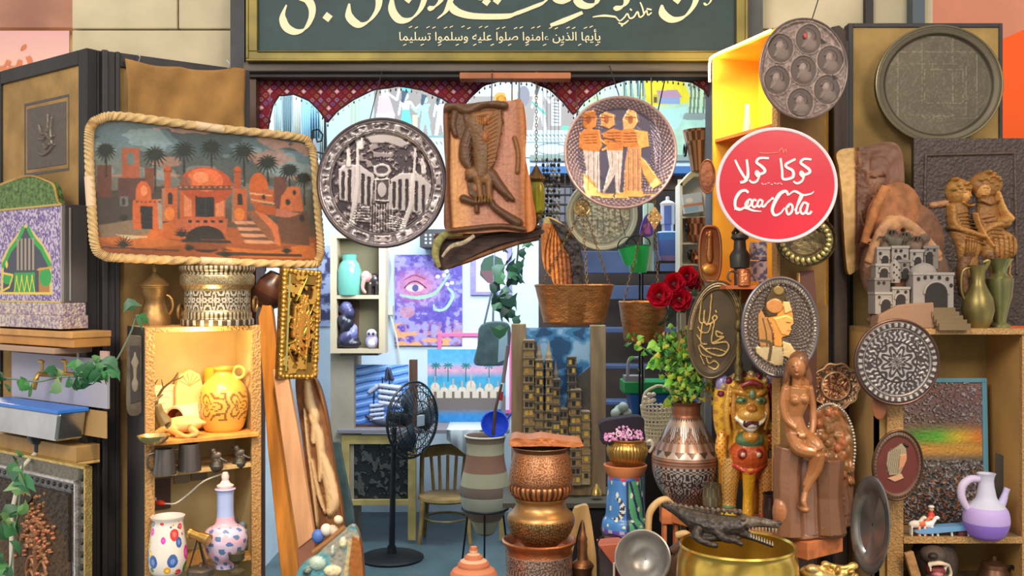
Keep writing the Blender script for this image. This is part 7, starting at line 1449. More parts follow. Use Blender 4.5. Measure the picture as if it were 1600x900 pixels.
c = Cv(1404,616,1538,837,1.3,S(96,88,88));n1 = vn(c.X,c.Y,3,4,3);c.grad([(616,S(132,92,88)),(660,S(116,92,92)),(685,S(120,92,80)),(700,S(120,110,70)),(720,S(150,110,50)),(735,S(104,92,80)),(780,S(84,80,84)),(837,S(70,68,72))])
m_ = np.exp(-((c.Y - 702) / 12.) ** 2);gcol = np.stack([np.interp(c.X,[1404,1440,1470,1500,1538],[x[i] for x in (S(110,90,80),S(80,150,50),S(96,176,50),S(206,176,50),S(214,110,50))]) for i in range(3)],-1);c.C = c.C * (1 - m_[...,None]) + gcol * m_[...,None]
m2 = np.exp(-((c.Y - 722) / 9.) ** 2) * .8;c.C = c.C * (1 - m2[...,None]) + np.array(S(206,150,60)) * m2[...,None];c.put((n1 > .6) & ((c.Y < 680) | (c.Y > 738)),S(150,144,146),2.4);c.put((n1 < .38) & (c.Y > 738),S(40,40,46),0);c.put((vn(c.X,c.Y,3,8,2) > .66) & (c.Y > 750),S(150,96,60),2);c.rough(3,2)
t.put('canvas',c.rectmesh('canvas',t,PAINT,4));mb = t.mb();BLF = S(96,150,170);[mb.box(*b_,-3,4,col=BLF) for b_ in ((1398,1545,610,617),(1537,1545,617,838),(1398,1405,617,838))];t.part('frame',mb,PAINT,smooth=False,bevel=.002)
t = onr(zs_,'spouted_jug','white clay jug with a violet belly and long spout on the right cabinet shelf','jug',1541,831,3.27);y = t.ay
pr = spl([(20,0),(27,-6),(33,-20),(34,-32),(31,-45),(23,-54),(16,-62),(13,-74),(11,-88),(12,-96),(14,-101)],7);mb = t.mb();mb.lathe(1541,[(1,y)] + [(a,y + b) for a,b in pr] + [(12,y - 101),(9,y - 90),(1,y - 60)],n=60,cf=lambda u,v,i:S(150,116,214) if i < 18 else S(196,170,232) if i < 32 else S(206,206,226));t.part('body',mb,PAINT)
mb = t.mb();mb.tube(spl([(1530,0,y - 92),(1516,0,y - 92),(1504,0,y - 82),(1502,0,y - 66),(1508,0,y - 52),(1514,0,y - 44)],6),[5,6,6.4,6,5.4,5],12,col=S(206,190,222));t.part('handle',mb,PAINT);mb = t.mb();mb.tube(spl([(1558,0,y - 44),(1566,0,y - 56),(1571,0,y - 70),(1574,0,y - 78)],5),[9,6.4,4.6,5],12,col=S(196,186,226));t.part('spout',mb,PAINT)
t = Th('dark_panel','plain dark board leaning behind the spouted jug','board',1580,838,3.42,yaw=-22);t.loc.z = zs_;mb = t.mb();mb.prism([(1558,724),(1596,736),(1596,838),(1556,838)],0,4,S(74,66,56));t.solo(mb,PAINT,smooth=False)
t = onr(zs_,'toy_sleigh_scene','tiny toy scene of animals and a red rider on a blue base','toy',1468,836,3.31);y = t.ay;mb = t.mb();mb.prism(spl([(1426,y - 8),(1450,y - 13),(1490,y - 16),(1530,y - 18),(1532,y - 12),(1490,y - 8),(1440,y - 4)],4,True),-10,10,S(110,160,206));[mb.tube([(x,-6,y - 8),(x + 1,-6,y)],1.8,6,col=S(206,220,226)) for x in (1434,1462,1484,1510,1526)];t.part('base',mb,PAINT,smooth=False)
for i,(x,cc) in enumerate(((1428,S(226,214,200)),(1438,S(214,110,70)),(1448,S(236,236,236)))):t.put('animal',blob('animal',t,[('e',(x,-4,y - 18),(10,5,6),None,cc),('c',(x + 7,-4,y - 20),(x + 12,-4,y - 27),3.4,3,cc),('e',(x + 14,-5,y - 28),(4,3,3),None,cc)] + [('c',(x + dx,-4 + dy,y - 14),(x + dx,-4 + dy,y - 1),1.7,1.5,cc) for dx in (-6,6) for dy in (-3,3)],.9,PAINT,1))
mb = t.mb();mb.ell((1455,0,y - 28),(6,5,9),None,12,8,col=S(206,60,50));mb.ell((1455,0,y - 40),(4,4,4),None,10,8,col=S(206,160,130));mb.ell((1455,0,y - 44),(5,5,2.6),None,10,6,col=S(226,220,214));t.part('rider',mb,PAINT)
mb = t.mb();mb.lathe(1502,[(1,y),(7,y),(8,y - 6),(6,y - 12),(1,y - 13)],n=16,col=S(110,50,60));t.part('pot',mb,PAINT)
zl = at(0,925,CZr).z;t = onr(zl,'bear_head_carving','dark carved bear head with open red mouth on the lowest right shelf','carving',1470,0,3.32);y = t.ay;P_ = [('e',(1468,20,y - 40),(36,34,42),None,S(66,54,48)),('e',(1452,-14,y - 60),(20,20,14),None,S(80,66,58)),('e',(1458,-18,y - 22),(20,18,12),None,S(96,76,64)),('e',(1444,-32,y - 62),(7,6,5),None,S(40,32,30)),('e',(1454,-18,y - 38),(15,17,10),None,S(120,46,46)),('e',(1452,-26,y - 34),(9,12,5),None,S(196,110,116)),('t',[(1438,-28,y - 48),(1454,-36,y - 52),(1470,-26,y - 46)],[3,3,3],S(226,206,180)),('t',[(1472,-22,y - 46),(1476,-22,y - 32),(1468,-26,y - 20)],[2.4,2.4,2.4],S(206,190,160)),('c',(1440,-30,y - 48),(1441,-30,y - 38),2.6,.8,S(236,226,206)),('c',(1464,-30,y - 48),(1464,-30,y - 38),2.6,.8,S(236,226,206)),('e',(1496,20,y - 72),(9,8,9),None,S(60,48,42))]
t.solo(blob('b',t,P_,1.3,M('dark_carved',None,.5,bump=(60,.5)),1),None)
t = onr(zl,'wood_offcut','rough wooden strip leaning against the bear head','wood',1426,0,3.25);y = t.ay;mb = t.mb();mb.prism([(1412,y - 68),(1426,y - 72),(1448,y),(1432,y)],-4,4,S(166,122,76));t.solo(mb,M('rough_wood',None,.7,noise=(40,.3),bump=(50,.5)),smooth=False,bevel=.003)
t = onr(zl,'copper_kettle','dark copper lidded kettle at the right of the lowest right shelf','kettle',1553,0,3.36);y = t.ay;mb = t.mb();mb.lathe(1553,[(1,y),(20,y),(26,y - 14),(20,y - 26),(18,y - 30)],n=36);t.part('body',mb,M('kettle_copper',S(104,72,52),.4,.6));mb = t.mb();mb.lathe(1553,[(19,y - 30),(18,y - 36),(8,y - 40),(4,y - 42),(4,y - 48),(1,y - 49)],n=30);t.part('lid',mb,M('kettle_copper',S(104,72,52)));mb = t.mb();mb.tube(spl([(1573,0,y - 30),(1584,0,y - 30),(1586,0,y - 14),(1576,0,y - 8)],5),2.4,8);t.part('handle',mb,IRON)
# trays on the cabinet's front edge
t = Th('coin_tray','round dark tray with silver inlay rings at the top left corner of the right cabinet','tray',1401,566,3.2);c = Cv(1332,496,1470,636,1.7,S(72,66,68));rr = np.sqrt(c.em(1401,566,66,66));th = np.arctan2(c.Y - 566,c.X - 1401);n1 = vn(c.X,c.Y,3.4,3,2);LS = S(166,164,166)
c.put((rr < .46) & (np.cos(34 * rr + 3 * np.cos(8 * th)) + .5 * np.cos(th * 16) > .1),LS,1.4);c.put((rr > .5) & (rr < .76) & (np.sin(th * 34 + np.sin(rr * 40) * 1.2) > .1) & (n1 > .4),LS,1.2);c.put((rr > .83) & (rr < .93) & (np.sin(th * 38) > -.1),S(176,170,168),2);c.put(np.abs(rr - .79) < .02,S(140,132,130),1);c.put(np.abs(rr - .48) < .015,S(56,50,54),0);c.put(rr > .95,S(86,66,62))
t.put('dish',c.diskmesh('dish',t,M('inlay_tray',None,.42,.5),1401,566,64,65,[(0,0),(.78,0),(.84,2),(.95,3),(1,2)],90,240));mb = t.mb();mb.torus((1401,-1,566),65,2.4,n=110,sz=1.01,col=S(92,70,64));t.part('rim',mb,METALA);mb = t.mb();mb.tube([(1401,3,560),(1401,44,560)],3,8);t.part('hook',mb,IRON)
t = Th('pharaoh_plaque','oval dark red plaque with a stone coloured pharaoh profile on the right cabinet upright','plaque',1402,727,3.2,roll=4);c = Cv(1358,668,1446,786,1.7,S(96,40,34));c.mottle(12,.15,3);ph = lambda pts:[(1320 + a * .4667,480 + b * .4667) for a,b in pts];ee = np.sqrt(c.em(1402,727,39,54));c.put(ee > .84,S(112,84,64));c.put((ee > .86) & (np.sin(np.arctan2(c.Y - 727,(c.X - 1402) * 1.4) * 56) > 0),S(60,44,36),0)
c.poly(ph([(165,470),(185,455),(200,470),(205,500),(198,530),(185,560),(150,565),(138,530),(140,490)]),S(150,138,112),2);c.poly(ph([(178,495),(202,490),(204,510),(196,530),(178,550)]),S(190,132,96),3);c.poly(ph([(145,575),(190,555),(200,570),(170,585)]),S(196,150,116),2);c.limb(ph([(190,456),(204,462)]),4,4,S(52,40,34),0)
for k_ in range(6):c.line(ph([(150 + k_ * 6,475),(142 + k_ * 7,555)]),1.1,S(110,96,80))
t.put('plate',c.diskmesh('plate',t,M('plaque_paint',None,.5),1402,727,38,54,[(0,0),(.82,0),(.88,3),(1,1)],70,200));mb = t.mb();mb.torus((1402,-1,727),38.5,2,n=100,sz=54 / 38.5,col=S(84,60,46));t.part('rim',mb,METALA);mb = t.mb();mb.tube([(1402,3,700),(1402,46,700)],3,8);t.part('hook',mb,IRON)
t = Th('oval_tray','tall narrow steel oval tray leaning left of the right cabinet','tray',1362,820,3.12,yaw=-60,roll=4);mb = t.mb();mb.ax = 1362;mb.xf = Matrix.Rotation(R(90),4,'X');mb.ay = 0;mb.lathe(1362,[(1,2),(24,2),(27,-2),(36,-5),(38,-4),(30,4),(1,6)],n=72,sq=2.05);t.part('dish',mb,M('grey_tray_metal',S(140,142,144),.26,.8,noise=(12,.25)));mb = t.mb();yb = pyof(.05,3.12);mb.ay = 820;mb.tube([(1362,8,850),(1362,14,yb)],3,8);t.part('prop',mb,DARKW)
t = Th('wooden_spoon','rounded brown wooden spoon end hanging below the inlaid tray','spoon',1374,640,3.24);mb = t.mb();mb.ell((1374,0,634),(12,3,22),None,20,12);mb.box(1370,1378,590,620,-1,26);t.solo(mb,M('spoon_wood',S(150,92,56),.5))
# things standing on the right cabinet
for i,(x,y,Z,lab) in enumerate(((1528,515,3.34,'squat dull brass pitcher with a spout standing on the right cabinet'),(1562,512,3.38,'tall green brass vase standing beside the pitcher on the right cabinet'))):
    t = onr(zr,['brass_pitcher','brass_vase'][i],lab,['pitcher','vase'][i],x,0,Z);y = t.ay
    if i == 0:
        mb = t.mb();mb.lathe(x,[(1,y),(15,y),(20,y - 10),(24,y - 28),(22,y - 46),(14,y - 62),(10,y - 72),(11,y - 88),(15,y - 98),(12,y - 98),(8,y - 86),(1,y - 60)],n=40);t.part('body',mb,M('dull_brass',S(140,126,76),.38,.7,noise=(10,.25)));mb = t.mb();mb.tube(spl([(x + 8,-4,y - 92),(x + 12,-8,y - 104),(x + 4,-8,y - 102)],5),[4,4,2],8);mb.tube(spl([(x - 12,0,y - 94),(x - 24,0,y - 88),(x - 26,0,y - 60),(x - 20,0,y - 42)],5),2,8);t.part('handle',mb,M('dull_brass',S(140,126,76)))
    else:
        mb = t.mb();mb.lathe(x,[(1,y),(15,y),(15,y - 4),(9,y - 8),(10,y - 16),(18,y - 50),(20,y - 76),(14,y - 80),(10,y - 84),(11,y - 92),(18,y - 104),(20,y - 107),(17,y - 106),(8,y - 90),(1,y - 70)],n=44);t.part('body',mb,M('green_brass',S(140,140,92),.3,.7,noise=(10,.2)));mb = t.mb();mb.tube([(x + 17,0,y - 104),(x + 15,0,y - 84),(x + 19,0,y - 78)],1.6,8);t.part('handle',mb,BRASS)
t = Th('couple_relief','dark framed relief of a seated couple in golden brown on the right cabinet','relief',1515,515,3.52);t.loc.z = zr;t.ay = pyof(zr,3.52);t.M = Matrix.Translation(t.loc)
c = Cv(1428,216,1606,t.ay,1.3,S(66,52,48));c.mottle(30,.2,3);CPL = lambda pts:[(1300 + a / 2.813,200 + b / 2.813) for a,b in pts];G1,G2,G3 = S(168,118,58),S(146,100,50),S(112,76,42)
for pts in ([(410,120),(800,110)],[(410,120),(400,500)],[(800,110),(810,640)]):c.limb(CPL(pts),5,4,S(84,68,60),0)
c.limb(CPL([(560,330),(555,420),(590,520),(600,620)]),[26,34,34,30],10,G2);c.limb(CPL([(680,330),(690,430),(720,540)]),[30,42,46],11,G2);c.dome(*CPL([(735,520)])[0],28,26,14,G1);c.dome(*CPL([(600,520)])[0],20,22,12,G1);c.limb(CPL([(590,560),(570,620),(575,720)]),[22,18,14],12,G3);c.limb(CPL([(700,560),(720,640),(690,720)]),[26,20,16],12,G3)
c.limb(CPL([(520,350),(530,430),(600,460),(660,480)]),[14,14,12,10],15,G1);c.limb(CPL([(620,380),(640,440),(690,520)]),[6,7,6],16,S(206,150,84));c.limb(CPL([(760,420),(700,430),(650,460)]),[15,13,10],15,G1);c.limb(CPL([(770,400),(740,360),(715,290)]),[15,12,9],18,S(206,150,84));c.dome(*CPL([(745,410)])[0],12,8,18,G1)
c.dome(*CPL([(552,280)])[0],20,21,18,G1);c.dome(*CPL([(570,300)])[0],10,13,20,S(206,150,84));c.dome(*CPL([(675,250)])[0],26,21,18,G2);c.dome(*CPL([(655,275)])[0],12,14,20,S(206,152,86))
rnd = random.Random(2)
for _ in range(26):a,b = rnd.choice([(552,262,),(680,232)]);c.dome(*CPL([(a + rnd.gauss(0,24),b + rnd.gauss(0,16))])[0],5,4,22,S(176 + rnd.randint(-20,10),124,62))
for (a,b) in ((566,288),(582,290),(648,268)):c.limb(CPL([(a - 6,b),(a + 6,b + 1)]),2,20.5,S(96,64,40),0)
c.limb(CPL([(578,318),(590,317)]),2,21,S(130,80,50),0);c.limb(CPL([(640,300),(656,300)]),2,21,S(130,80,50),0);c.limb(CPL([(580,288),(586,305)]),3,23,S(214,160,92),0);c.limb(CPL([(500,330),(440,340)]),10,5,S(170,120,80),0)
for i in range(9):c.limb(CPL([(540 + i * 5,380 + i * 14),(590 + i * 9,370 + i * 18)]),2,13.2,S(130,90,46),0);c.limb(CPL([(650 + i * 8,400 + i * 16),(700 + i * 10,390 + i * 20)]),2.2,14.5,S(130,90,46),0)
for i in range(5):c.limb(CPL([(690 + i * 22,480),(700 + i * 20,570)]),2,17,S(126,88,48),0);c.limb(CPL([(575 + i * 12,490),(572 + i * 10,560)]),2,15.5,S(126,88,48),0)
c.limb(CPL([(560,330),(590,345),(610,340)]),3.4,17,S(206,150,84));c.limb(CPL([(640,325),(680,340),(720,320)]),3.4,17,S(120,84,46));c.limb(CPL([(510,440),(560,455)]),8,13,G3)
c.blur(1);c.rough(3,2);c.mottle(4,.22,5)
o = t.put('relief_panel',c.rectmesh('relief_panel',t,M('couple_carving',None,.5,bump=(50,.2)),10,S(50,40,36)))
t = Th('carved_plank','curved plank with a dark carved face and pale raw edge on the right panel','carving',1365,330,3.46)
c = Cv(1306,224,1420,432,1.3,S(112,74,52));FP = CPL;c.grad([(1306,S(226,184,118)),(1334,S(220,176,110)),(1337,S(120,80,54)),(1341,S(104,66,48)),(1420,S(120,78,56))],axis='x');c.H += np.where(c.X > 1338,4,0);B3 = S(130,88,64)
c.limb(FP([(160,110),(150,220),(190,300)]),8,8,B3);c.limb(FP([(110,110),(130,180),(180,200)]),7,7,B3);c.dome(*FP([(190,250)])[0],16,26,9,B3);c.limb(FP([(180,235),(185,290)]),6,12,S(150,104,78));c.limb(FP([(160,215),(180,220)]),4,11,S(86,54,40),0);c.limb(FP([(200,215),(225,210)]),4,11,S(86,54,40),0);c.limb(FP([(170,310),(205,305)]),4,10,S(90,50,40),0);c.limb(FP([(120,380),(140,430),(180,450)]),7,7,B3);c.rough(8,4);c.mottle(4,.14,3)
t.put('plank',c.maskmesh('plank',t,M('plank_carving',None,.5,bump=(50,.3)),spl([(1309,237),(1345,230),(1402,227),(1412,300),(1410,380),(1396,418),(1345,420),(1326,427),(1320,380),(1317,320),(1312,270)],10,True),14,S(120,80,50),n=80));mb = t.mb();mb.box(1350,1370,300,320,12,66);t.part('bracket',mb,DARKW,smooth=False)
# village sculpture
t = onr(zr,'village_sculpture','grey clay village with arches and domes under a brown rock on the right cabinet','sculpture',1425,0,3.35);yb = t.ay
GY,G_2,DKW = S(150,142,136),S(120,112,108),S(40,34,32)
P_ = [('e',(1408,30,340),(44,20,60),(0,-14,0),S(150,96,58)),('e',(1440,34,370),(50,20,60),(0,20,0),S(116,76,52)),('e',(1400,24,420),(48,26,60),None,S(120,84,62)),('e',(1450,26,440),(46,28,70),None,S(104,76,60)),('e',(1425,16,500),(66,30,18),None,S(124,92,66)),('e',(1395,6,350),(18,12,14),None,S(190,140,92)),('t',[(1360,10,410),(1380,0,356),(1410,6,346),(1440,4,366),(1470,8,400)],[7,8,10,8,8],S(176,130,92)),('t',[(1354,12,380),(1372,16,330),(1392,20,290)],[6,8,8],S(176,112,64))]
rnd = random.Random(4)
for _ in range(24):P_.append(('e',(1376 + rnd.random() * 80,6 + rnd.uniform(-6,6),360 + rnd.random() * 40),(8,6,10),(0,rnd.uniform(0,90),0),S(112 + rnd.randint(-20,20),90,76)))
t.put('rock',blob('rock',t,P_,1.8,M('rock_carving',None,.75,noise=(30,.25),bump=(40,.7)),1))
def hut(x0,x1,y0,y1,d0,d1,wins,arch=None,dome=None,col=GY):
    mb = t.mb();mb.box(x0,x1,y0,y1,d0,d1,col);mb.box(x0 - 1,x1 + 1,y0 - 2,y0 + 2,d0 - 1.5,d1,tuple(q * 1.12 for q in col))
    for (wx,wy,r_) in wins:mb.prism([(wx + r_ * math.cos(a),wy + r_ * 1.3 * math.sin(a)) for a in np.linspace(0,2 * math.pi,10,endpoint=False)],d0 - 1.8,d0 + 1,DKW)
    if arch:
        ax,aw,ay0 = arch;mb.prism([(ax - aw,y1)] + [(ax + aw * math.cos(a),ay0 + aw - aw * math.sin(a)) for a in np.linspace(math.pi,0,12)] + [(ax + aw,y1)],d0 - 1.9,d0 + 1,DKW)
        mb.tube([(ax + (aw + 1.5) * math.cos(a),d0 - 1.5,ay0 + aw - (aw + 1.5) * math.sin(a)) for a in np.linspace(math.pi,0,12)],1.6,6,col=tuple(q * 1.15 for q in col))
    if dome:mb.ell(((x0 + x1) / 2,(d0 + d1) / 2,y0),dome,None,20,10,tuple(q * 1.05 for q in col))
    t.part('house',mb,M('clay_grey',None,.75,bump=(70,.4)),smooth=False)
hut(1368,1388,388,416,-6,20,[(1373,396,2)],(1380,5,400));hut(1392,1418,386,412,-4,20,[(1398,392,2),(1406,392,2),(1412,400,2)],(1402,4,400));hut(1420,1440,392,416,-6,20,[(1426,397,1.6)],(1431,5,402));hut(1442,1464,386,420,-4,20,[(1448,391,1.6),(1458,391,1.6)],(1450,5,394),col=G_2)
hut(1364,1386,414,440,-12,16,[(1370,420,1.8)],(1376,6,420));hut(1400,1418,408,436,-8,16,[(1410,414,2)],(1411,5,420),col=G_2);hut(1360,1384,436,460,-18,12,[(1366,442,2),(1374,442,2)],None,col=G_2);hut(1386,1412,450,484,-22,10,[(1394,456,2),(1406,456,2)],(1398,7,460));hut(1360,1386,458,490,-20,10,[(1366,464,1.8)],(1376,7,468));hut(1416,1478,428,480,-26,10,[(1424,436,2.4),(1434,434,2.4),(1444,433,2.4),(1456,434,2.4),(1468,436,2.4),(1474,446,2.4)],(1451,17,442));
mb = t.mb();mb.ell((1440,-2,428),(22,18,18),None,24,12,GY);t.part('dome',mb,M('clay_grey',None));mb = t.mb();mb.lathe(1393,[(8,442),(9,425),(8,414),(4,408),(1,405)],cy=-12,n=20,col=GY);[mb.ell((1389 + (k_ % 3) * 4,-20,414 + k_ * 4),(1.4,1.6,1.8),None,6,5,col=DKW) for k_ in range(7)];t.part('round_tower',mb,M('clay_grey',None))
mb = t.mb();[mb.box(1440 + i * 2,1480 + i * 4,480 + i * 6,486 + i * 6 + 4,-28 - i * 4,-10,S(120,100,72)) for i in range(5)];t.part('steps',mb,M('clay_grey',None),smooth=False);mb = t.mb();mb.prism([(1358,yb),(1362,492),(1392,476),(1410,474),(1446,472),(1448,yb)],-30,0,S(150,116,92));t.part('ground',mb,M('clay_grey',None),smooth=False,bevel=.004)
mb = t.mb()
for (x,y) in ((1376,372),(1392,362),(1412,366),(1432,372)):
    mb.tube([(x,-2,y + 14),(x,-3,y)],1.2,6,col=S(84,70,60))
    for k_ in range(7):a = k_ / 7 * 6.28;mb.tube([(x,-3,y),(x + 5 * math.cos(a),-5 - 3 * math.sin(a),y - 2),(x + 9 * math.cos(a),-5 - 4 * math.sin(a),y + 4)],[1.6,.6],5)
t.part('palm_trees',mb,M('clay_grey',None))
# ================================================================ boards and frames leaning right of the left cabinet
t = Th('clay_jar','dark brown round jar hanging under the right end of the rope framed painting','jar',424,445,3.5)
mb = t.mb();mb.xf = Matrix.Translation((0,0,-8 * t.k)) @ Matrix.Rotation(R(28),4,'Y');mb.lathe(424,[(1,476),(12,475),(21,466),(25,452),(24,436),(18,424),(15,418),(12,420),(1,430)],n=36,cf=lambda u,v,i:S(92,58,44) if i % 2 else S(70,44,38));t.part('body',mb,M('dark_glaze',None,.3));mb = t.mb();mb.tube([(414,4,424),(412,20,390),(412,22,330)],1,6);t.part('cord',mb,IRON)
t = Th('gilded_relief','narrow ornate gilded relief panel leaning above the wooden planks','relief',468,506,3.42,yaw=38,roll=4,pitch=-3)
c = Cv(436,420,502,592,1.4,S(150,116,56));n1 = vn(c.X,c.Y,7,4,2);c.rect(450,444,490,566,S(84,62,36),-4);rnd = random.Random(5);c.put(n1 > .55,S(206,162,80),3)
for _ in range(34):c.limb([(470 + rnd.gauss(0,9),505 + rnd.gauss(0,30)),(470 + rnd.gauss(0,10),505 + rnd.gauss(0,32)),(470 + rnd.gauss(0,9),505 + rnd.gauss(0,30))],[3,6,3],6,S(190 + rnd.randint(-30,30),140,66))
for y in range(424,592,7):c.dome(440,y,4,4,4,S(206,166,84));c.dome(498,y,4,4,4,S(190,146,70))
for x in range(444,498,7):c.dome(x,424,4,4,4,S(200,160,80));c.dome(x,588,4,4,4,S(190,150,70))
c.rect(446,430,449,580,S(176,176,110),3);t.solo(c.rectmesh('f',t,METALA,12,S(170,120,80)),None)
def plank(name,label,pts,Z,d,mat,**kw):t = Th(name,label,'plank',pts[0][0],pts[0][1],Z,**kw);mb = t.mb();mb.prism(pts,0,d);t.solo(mb,mat,smooth=False,bevel=.004);return t
plank('wooden_plank','long warm orange wooden plank leaning beside the shelf cabinet',[(403,496),(412,468),(424,478),(436,575),(458,700),(490,892),(514,1050),(462,1050),(438,890),(418,700)],3.46,16,M('plank_orange',S(222,150,66),.6,noise=(5,.3,(4,4,.5)),bump=(22,.3)))
plank('wooden_plank','shorter pinkish brown plank in front of the carved driftwood panel',[(425,578),(447,573),(470,700),(491,838),(466,858),(448,740)],3.38,14,M('plank_pink',S(206,156,116),.65,noise=(6,.15,(4,4,.6)),bump=(22,.3)));
plank('wooden_plank','brown plank end supporting the pinkish plank from below',[(464,858),(491,838),(504,1060),(470,1060)],3.385,14,M('plank_brown',S(150,104,84),.65,noise=(6,.2)))
t = Th('driftwood_carving','brown wood panel carved with cream twisted figures behind the planks','carving',500,715,3.56)
pp = [(462,592),(492,590),(510,640),(524,730),(538,818),(548,1040),(500,1040),(486,820),(474,700)];c = Cv(455,585,555,1045,1.1,S(132,90,58));c.mottle(8,.35,4);CRW = S(220,192,150)
for pts,ws in (([(480,600),(484,630),(492,650),(490,690)],[12,16,14,8]),([(486,650),(498,680),(502,720),(500,750)],[8,16,12,6]),([(500,700),(512,740),(520,780),(516,800)],[8,20,22,12]),([(488,720),(498,770),(508,800)],[6,8,4]),([(476,640),(482,700),(492,780),(496,820)],[4,6,7,5])):c.limb(pts,ws,8,CRW)
c.limb([(494,592),(512,650),(528,740),(540,830)],7,7,S(150,96,52));c.rough(4,2);dn = spl(pp,14,True);t.solo(c.maskmesh('d',t,WOODA,dn,10,n=50),None)
plank('teal_board','dark teal board standing behind the driftwood panel',[(510,692),(530,690),(552,800),(570,1000),(524,1000)],3.7,8,M('teal_paint',S(58,88,100),.6,noise=(10,.4)))
t = Th('resin_board','bark edged board with blue resin pools and white pebbles at the lower left','board',520,880,3.2);pp = [(462,905),(500,862),(530,836),(550,822),(562,842),(568,900),(572,1050),(470,1050)];c = Cv(455,815,580,1055,1.4,S(120,156,160));n1 = vn(c.X,c.Y,22,6);c.put(n1 > .56,S(90,150,166));c.put(n1 < .42,S(150,150,140))
for (x,y,rx,ry,cc) in ((536,848,6,9,S(206,206,176)),(520,860,3.4,8,S(190,206,200)),(496,880,13,11,S(176,200,190)),(520,892,14,9,S(222,206,170)),(480,893,7,5,S(80,90,86))):c.dome(x,y,rx,ry,6,cc)
c.poly([(552,836),(564,842),(570,910),(574,1055),(546,1055),(546,880)],S(160,100,50),5);c.line([(547,845),(540,900),(538,960)],6,S(196,176,130));c.rough(4,2.4);c.mottle(3,.2,8)
t.put('slab',c.maskmesh('slab',t,M('resin',None,.3,bump=(40,.3)),spl(pp,14,True),16,S(150,100,56),n=60));mb = t.mb();mb.tube([(488,8,866),(510,8,850),(538,8,826)],5,8,col=S(140,100,60));t.part('ledge',mb,WOODA)
for i,(x,y,rx,ry,cc) in enumerate(((497,838,10,9,S(70,110,190)),(510,828,9,8,S(214,214,206)),(522,830,8,9,S(196,176,160)),(529,812,6.5,6,S(220,206,176)))):
    t = Th('pebble',['blue glazed pebble lowest on the bark edged resin board','round white pebble second from the left on the resin board','pinkish pebble under the topmost one on the resin board','small cream pebble topmost on the resin board'][i],'pebble',x,y,3.235,group='pebbles on the resin board');mb = t.mb();mb.ell((x,0,y),(rx,9,ry * 1.25),(0,20 * i,0),14,9,cc);t.solo(mb,M('pebble_stone',None,.5,bump=(60,.4)))
# ================================================================ inside the shop
t = Th('box_shelf','open wooden box shelf with two compartments on the left wall inside','shelf',560,460,7.8);BWD = M('box_wood',S(190,170,140),.7);mb = t.mb()
for b in ((516,526,366,552),(592,602,366,552)):mb = t.mb();mb.box(*b,0,34);t.part('side_panel',mb,BWD,smooth=False)
for b in ((526,592,366,372),(526,592,461,467),(526,592,545,552)):mb = t.mb();mb.box(*b,0,34);t.part('shelf',mb,BWD,smooth=False)
mb = t.mb();mb.box(526,592,372,545,30,34);t.part('back_panel',mb,M('box_back',S(120,110,82),.8),smooth=False);mb = t.mb();mb.box(526,556,470,545,26,30);mb.box(530,590,552,556,8,60);t.part('bracket',mb,DARKW,smooth=False);mb = t.mb();mb.box(545,575,400,430,34,236);t.part('wall_mount',mb,DARKW,smooth=False)
t = Th('glass_jar','pale green glass jar with short neck in the upper box compartment','jar',546,461,7.86);mb = t.mb();mb.lathe(546,[(1,461),(17,461),(19,450),(19,424),(15,412),(11,407),(12,398),(13,397),(10,398),(9,408),(16,424),(16,456),(1,458)],n=32);t.solo(mb,M('green_glass',S(120,190,170),.12,trans=.3))
t = Th('elephant_figurine','small dark elephant figurine with pink head beside the green jar','figurine',578,461,7.86);t.solo(blob('e',t,[('e',(584,4,438),(12,9,11),None,S(48,38,36)),('e',(572,-4,432),(8,7,9),None,S(206,150,140)),('t',[(570,-8,436),(568,-10,450),(573,-10,458)],[4,3,2.4],S(200,140,130)),('c',(578,-2,444),(578,-2,459),4,4,S(60,46,42)),('c',(590,-2,444),(590,-2,459),4,4,S(48,38,36)),('c',(582,8,444),(582,8,459),4,4,S(48,38,36)),('e',(578,0,434),(3,5,8),None,S(180,120,116))],1,PAINTG,1),None)
t = Th('crystal_rock','jagged dark violet mineral rock filling the lower box compartment','rock',546,545,7.86);rnd = random.Random(6);t.solo(blob('r',t,[('e',(544 + rnd.uniform(-10,10),rnd.uniform(-4,8),536 - i * 4.4),(13 - i * .35,9,9),(0,rnd.uniform(0,90),0),rnd.choice([S(110,110,160),S(70,66,100),S(40,38,50),S(150,150,190)])) for i in range(14)] + [('e',(546,0,537),(19,10,8),None,S(40,36,44))],1.6,M('mineral',None,.3,bump=(30,.8)),0),None)
t = Th('owl_figurine','small lilac and white owl figurine right of the violet rock','figurine',581,545,7.84);t.solo(blob('o',t,[('e',(581,0,533),(10,8,12),None,S(176,160,196)),('e',(581,-2,521),(8,7,7),None,S(206,190,214)),('e',(578,-8,521),(2.4,2,2.4),None,S(60,50,70)),('e',(584,-8,521),(2.4,2,2.4),None,S(60,50,70)),('e',(581,-4,536),(6,6,7),None,S(226,220,226))],.9,PAINT,1),None)
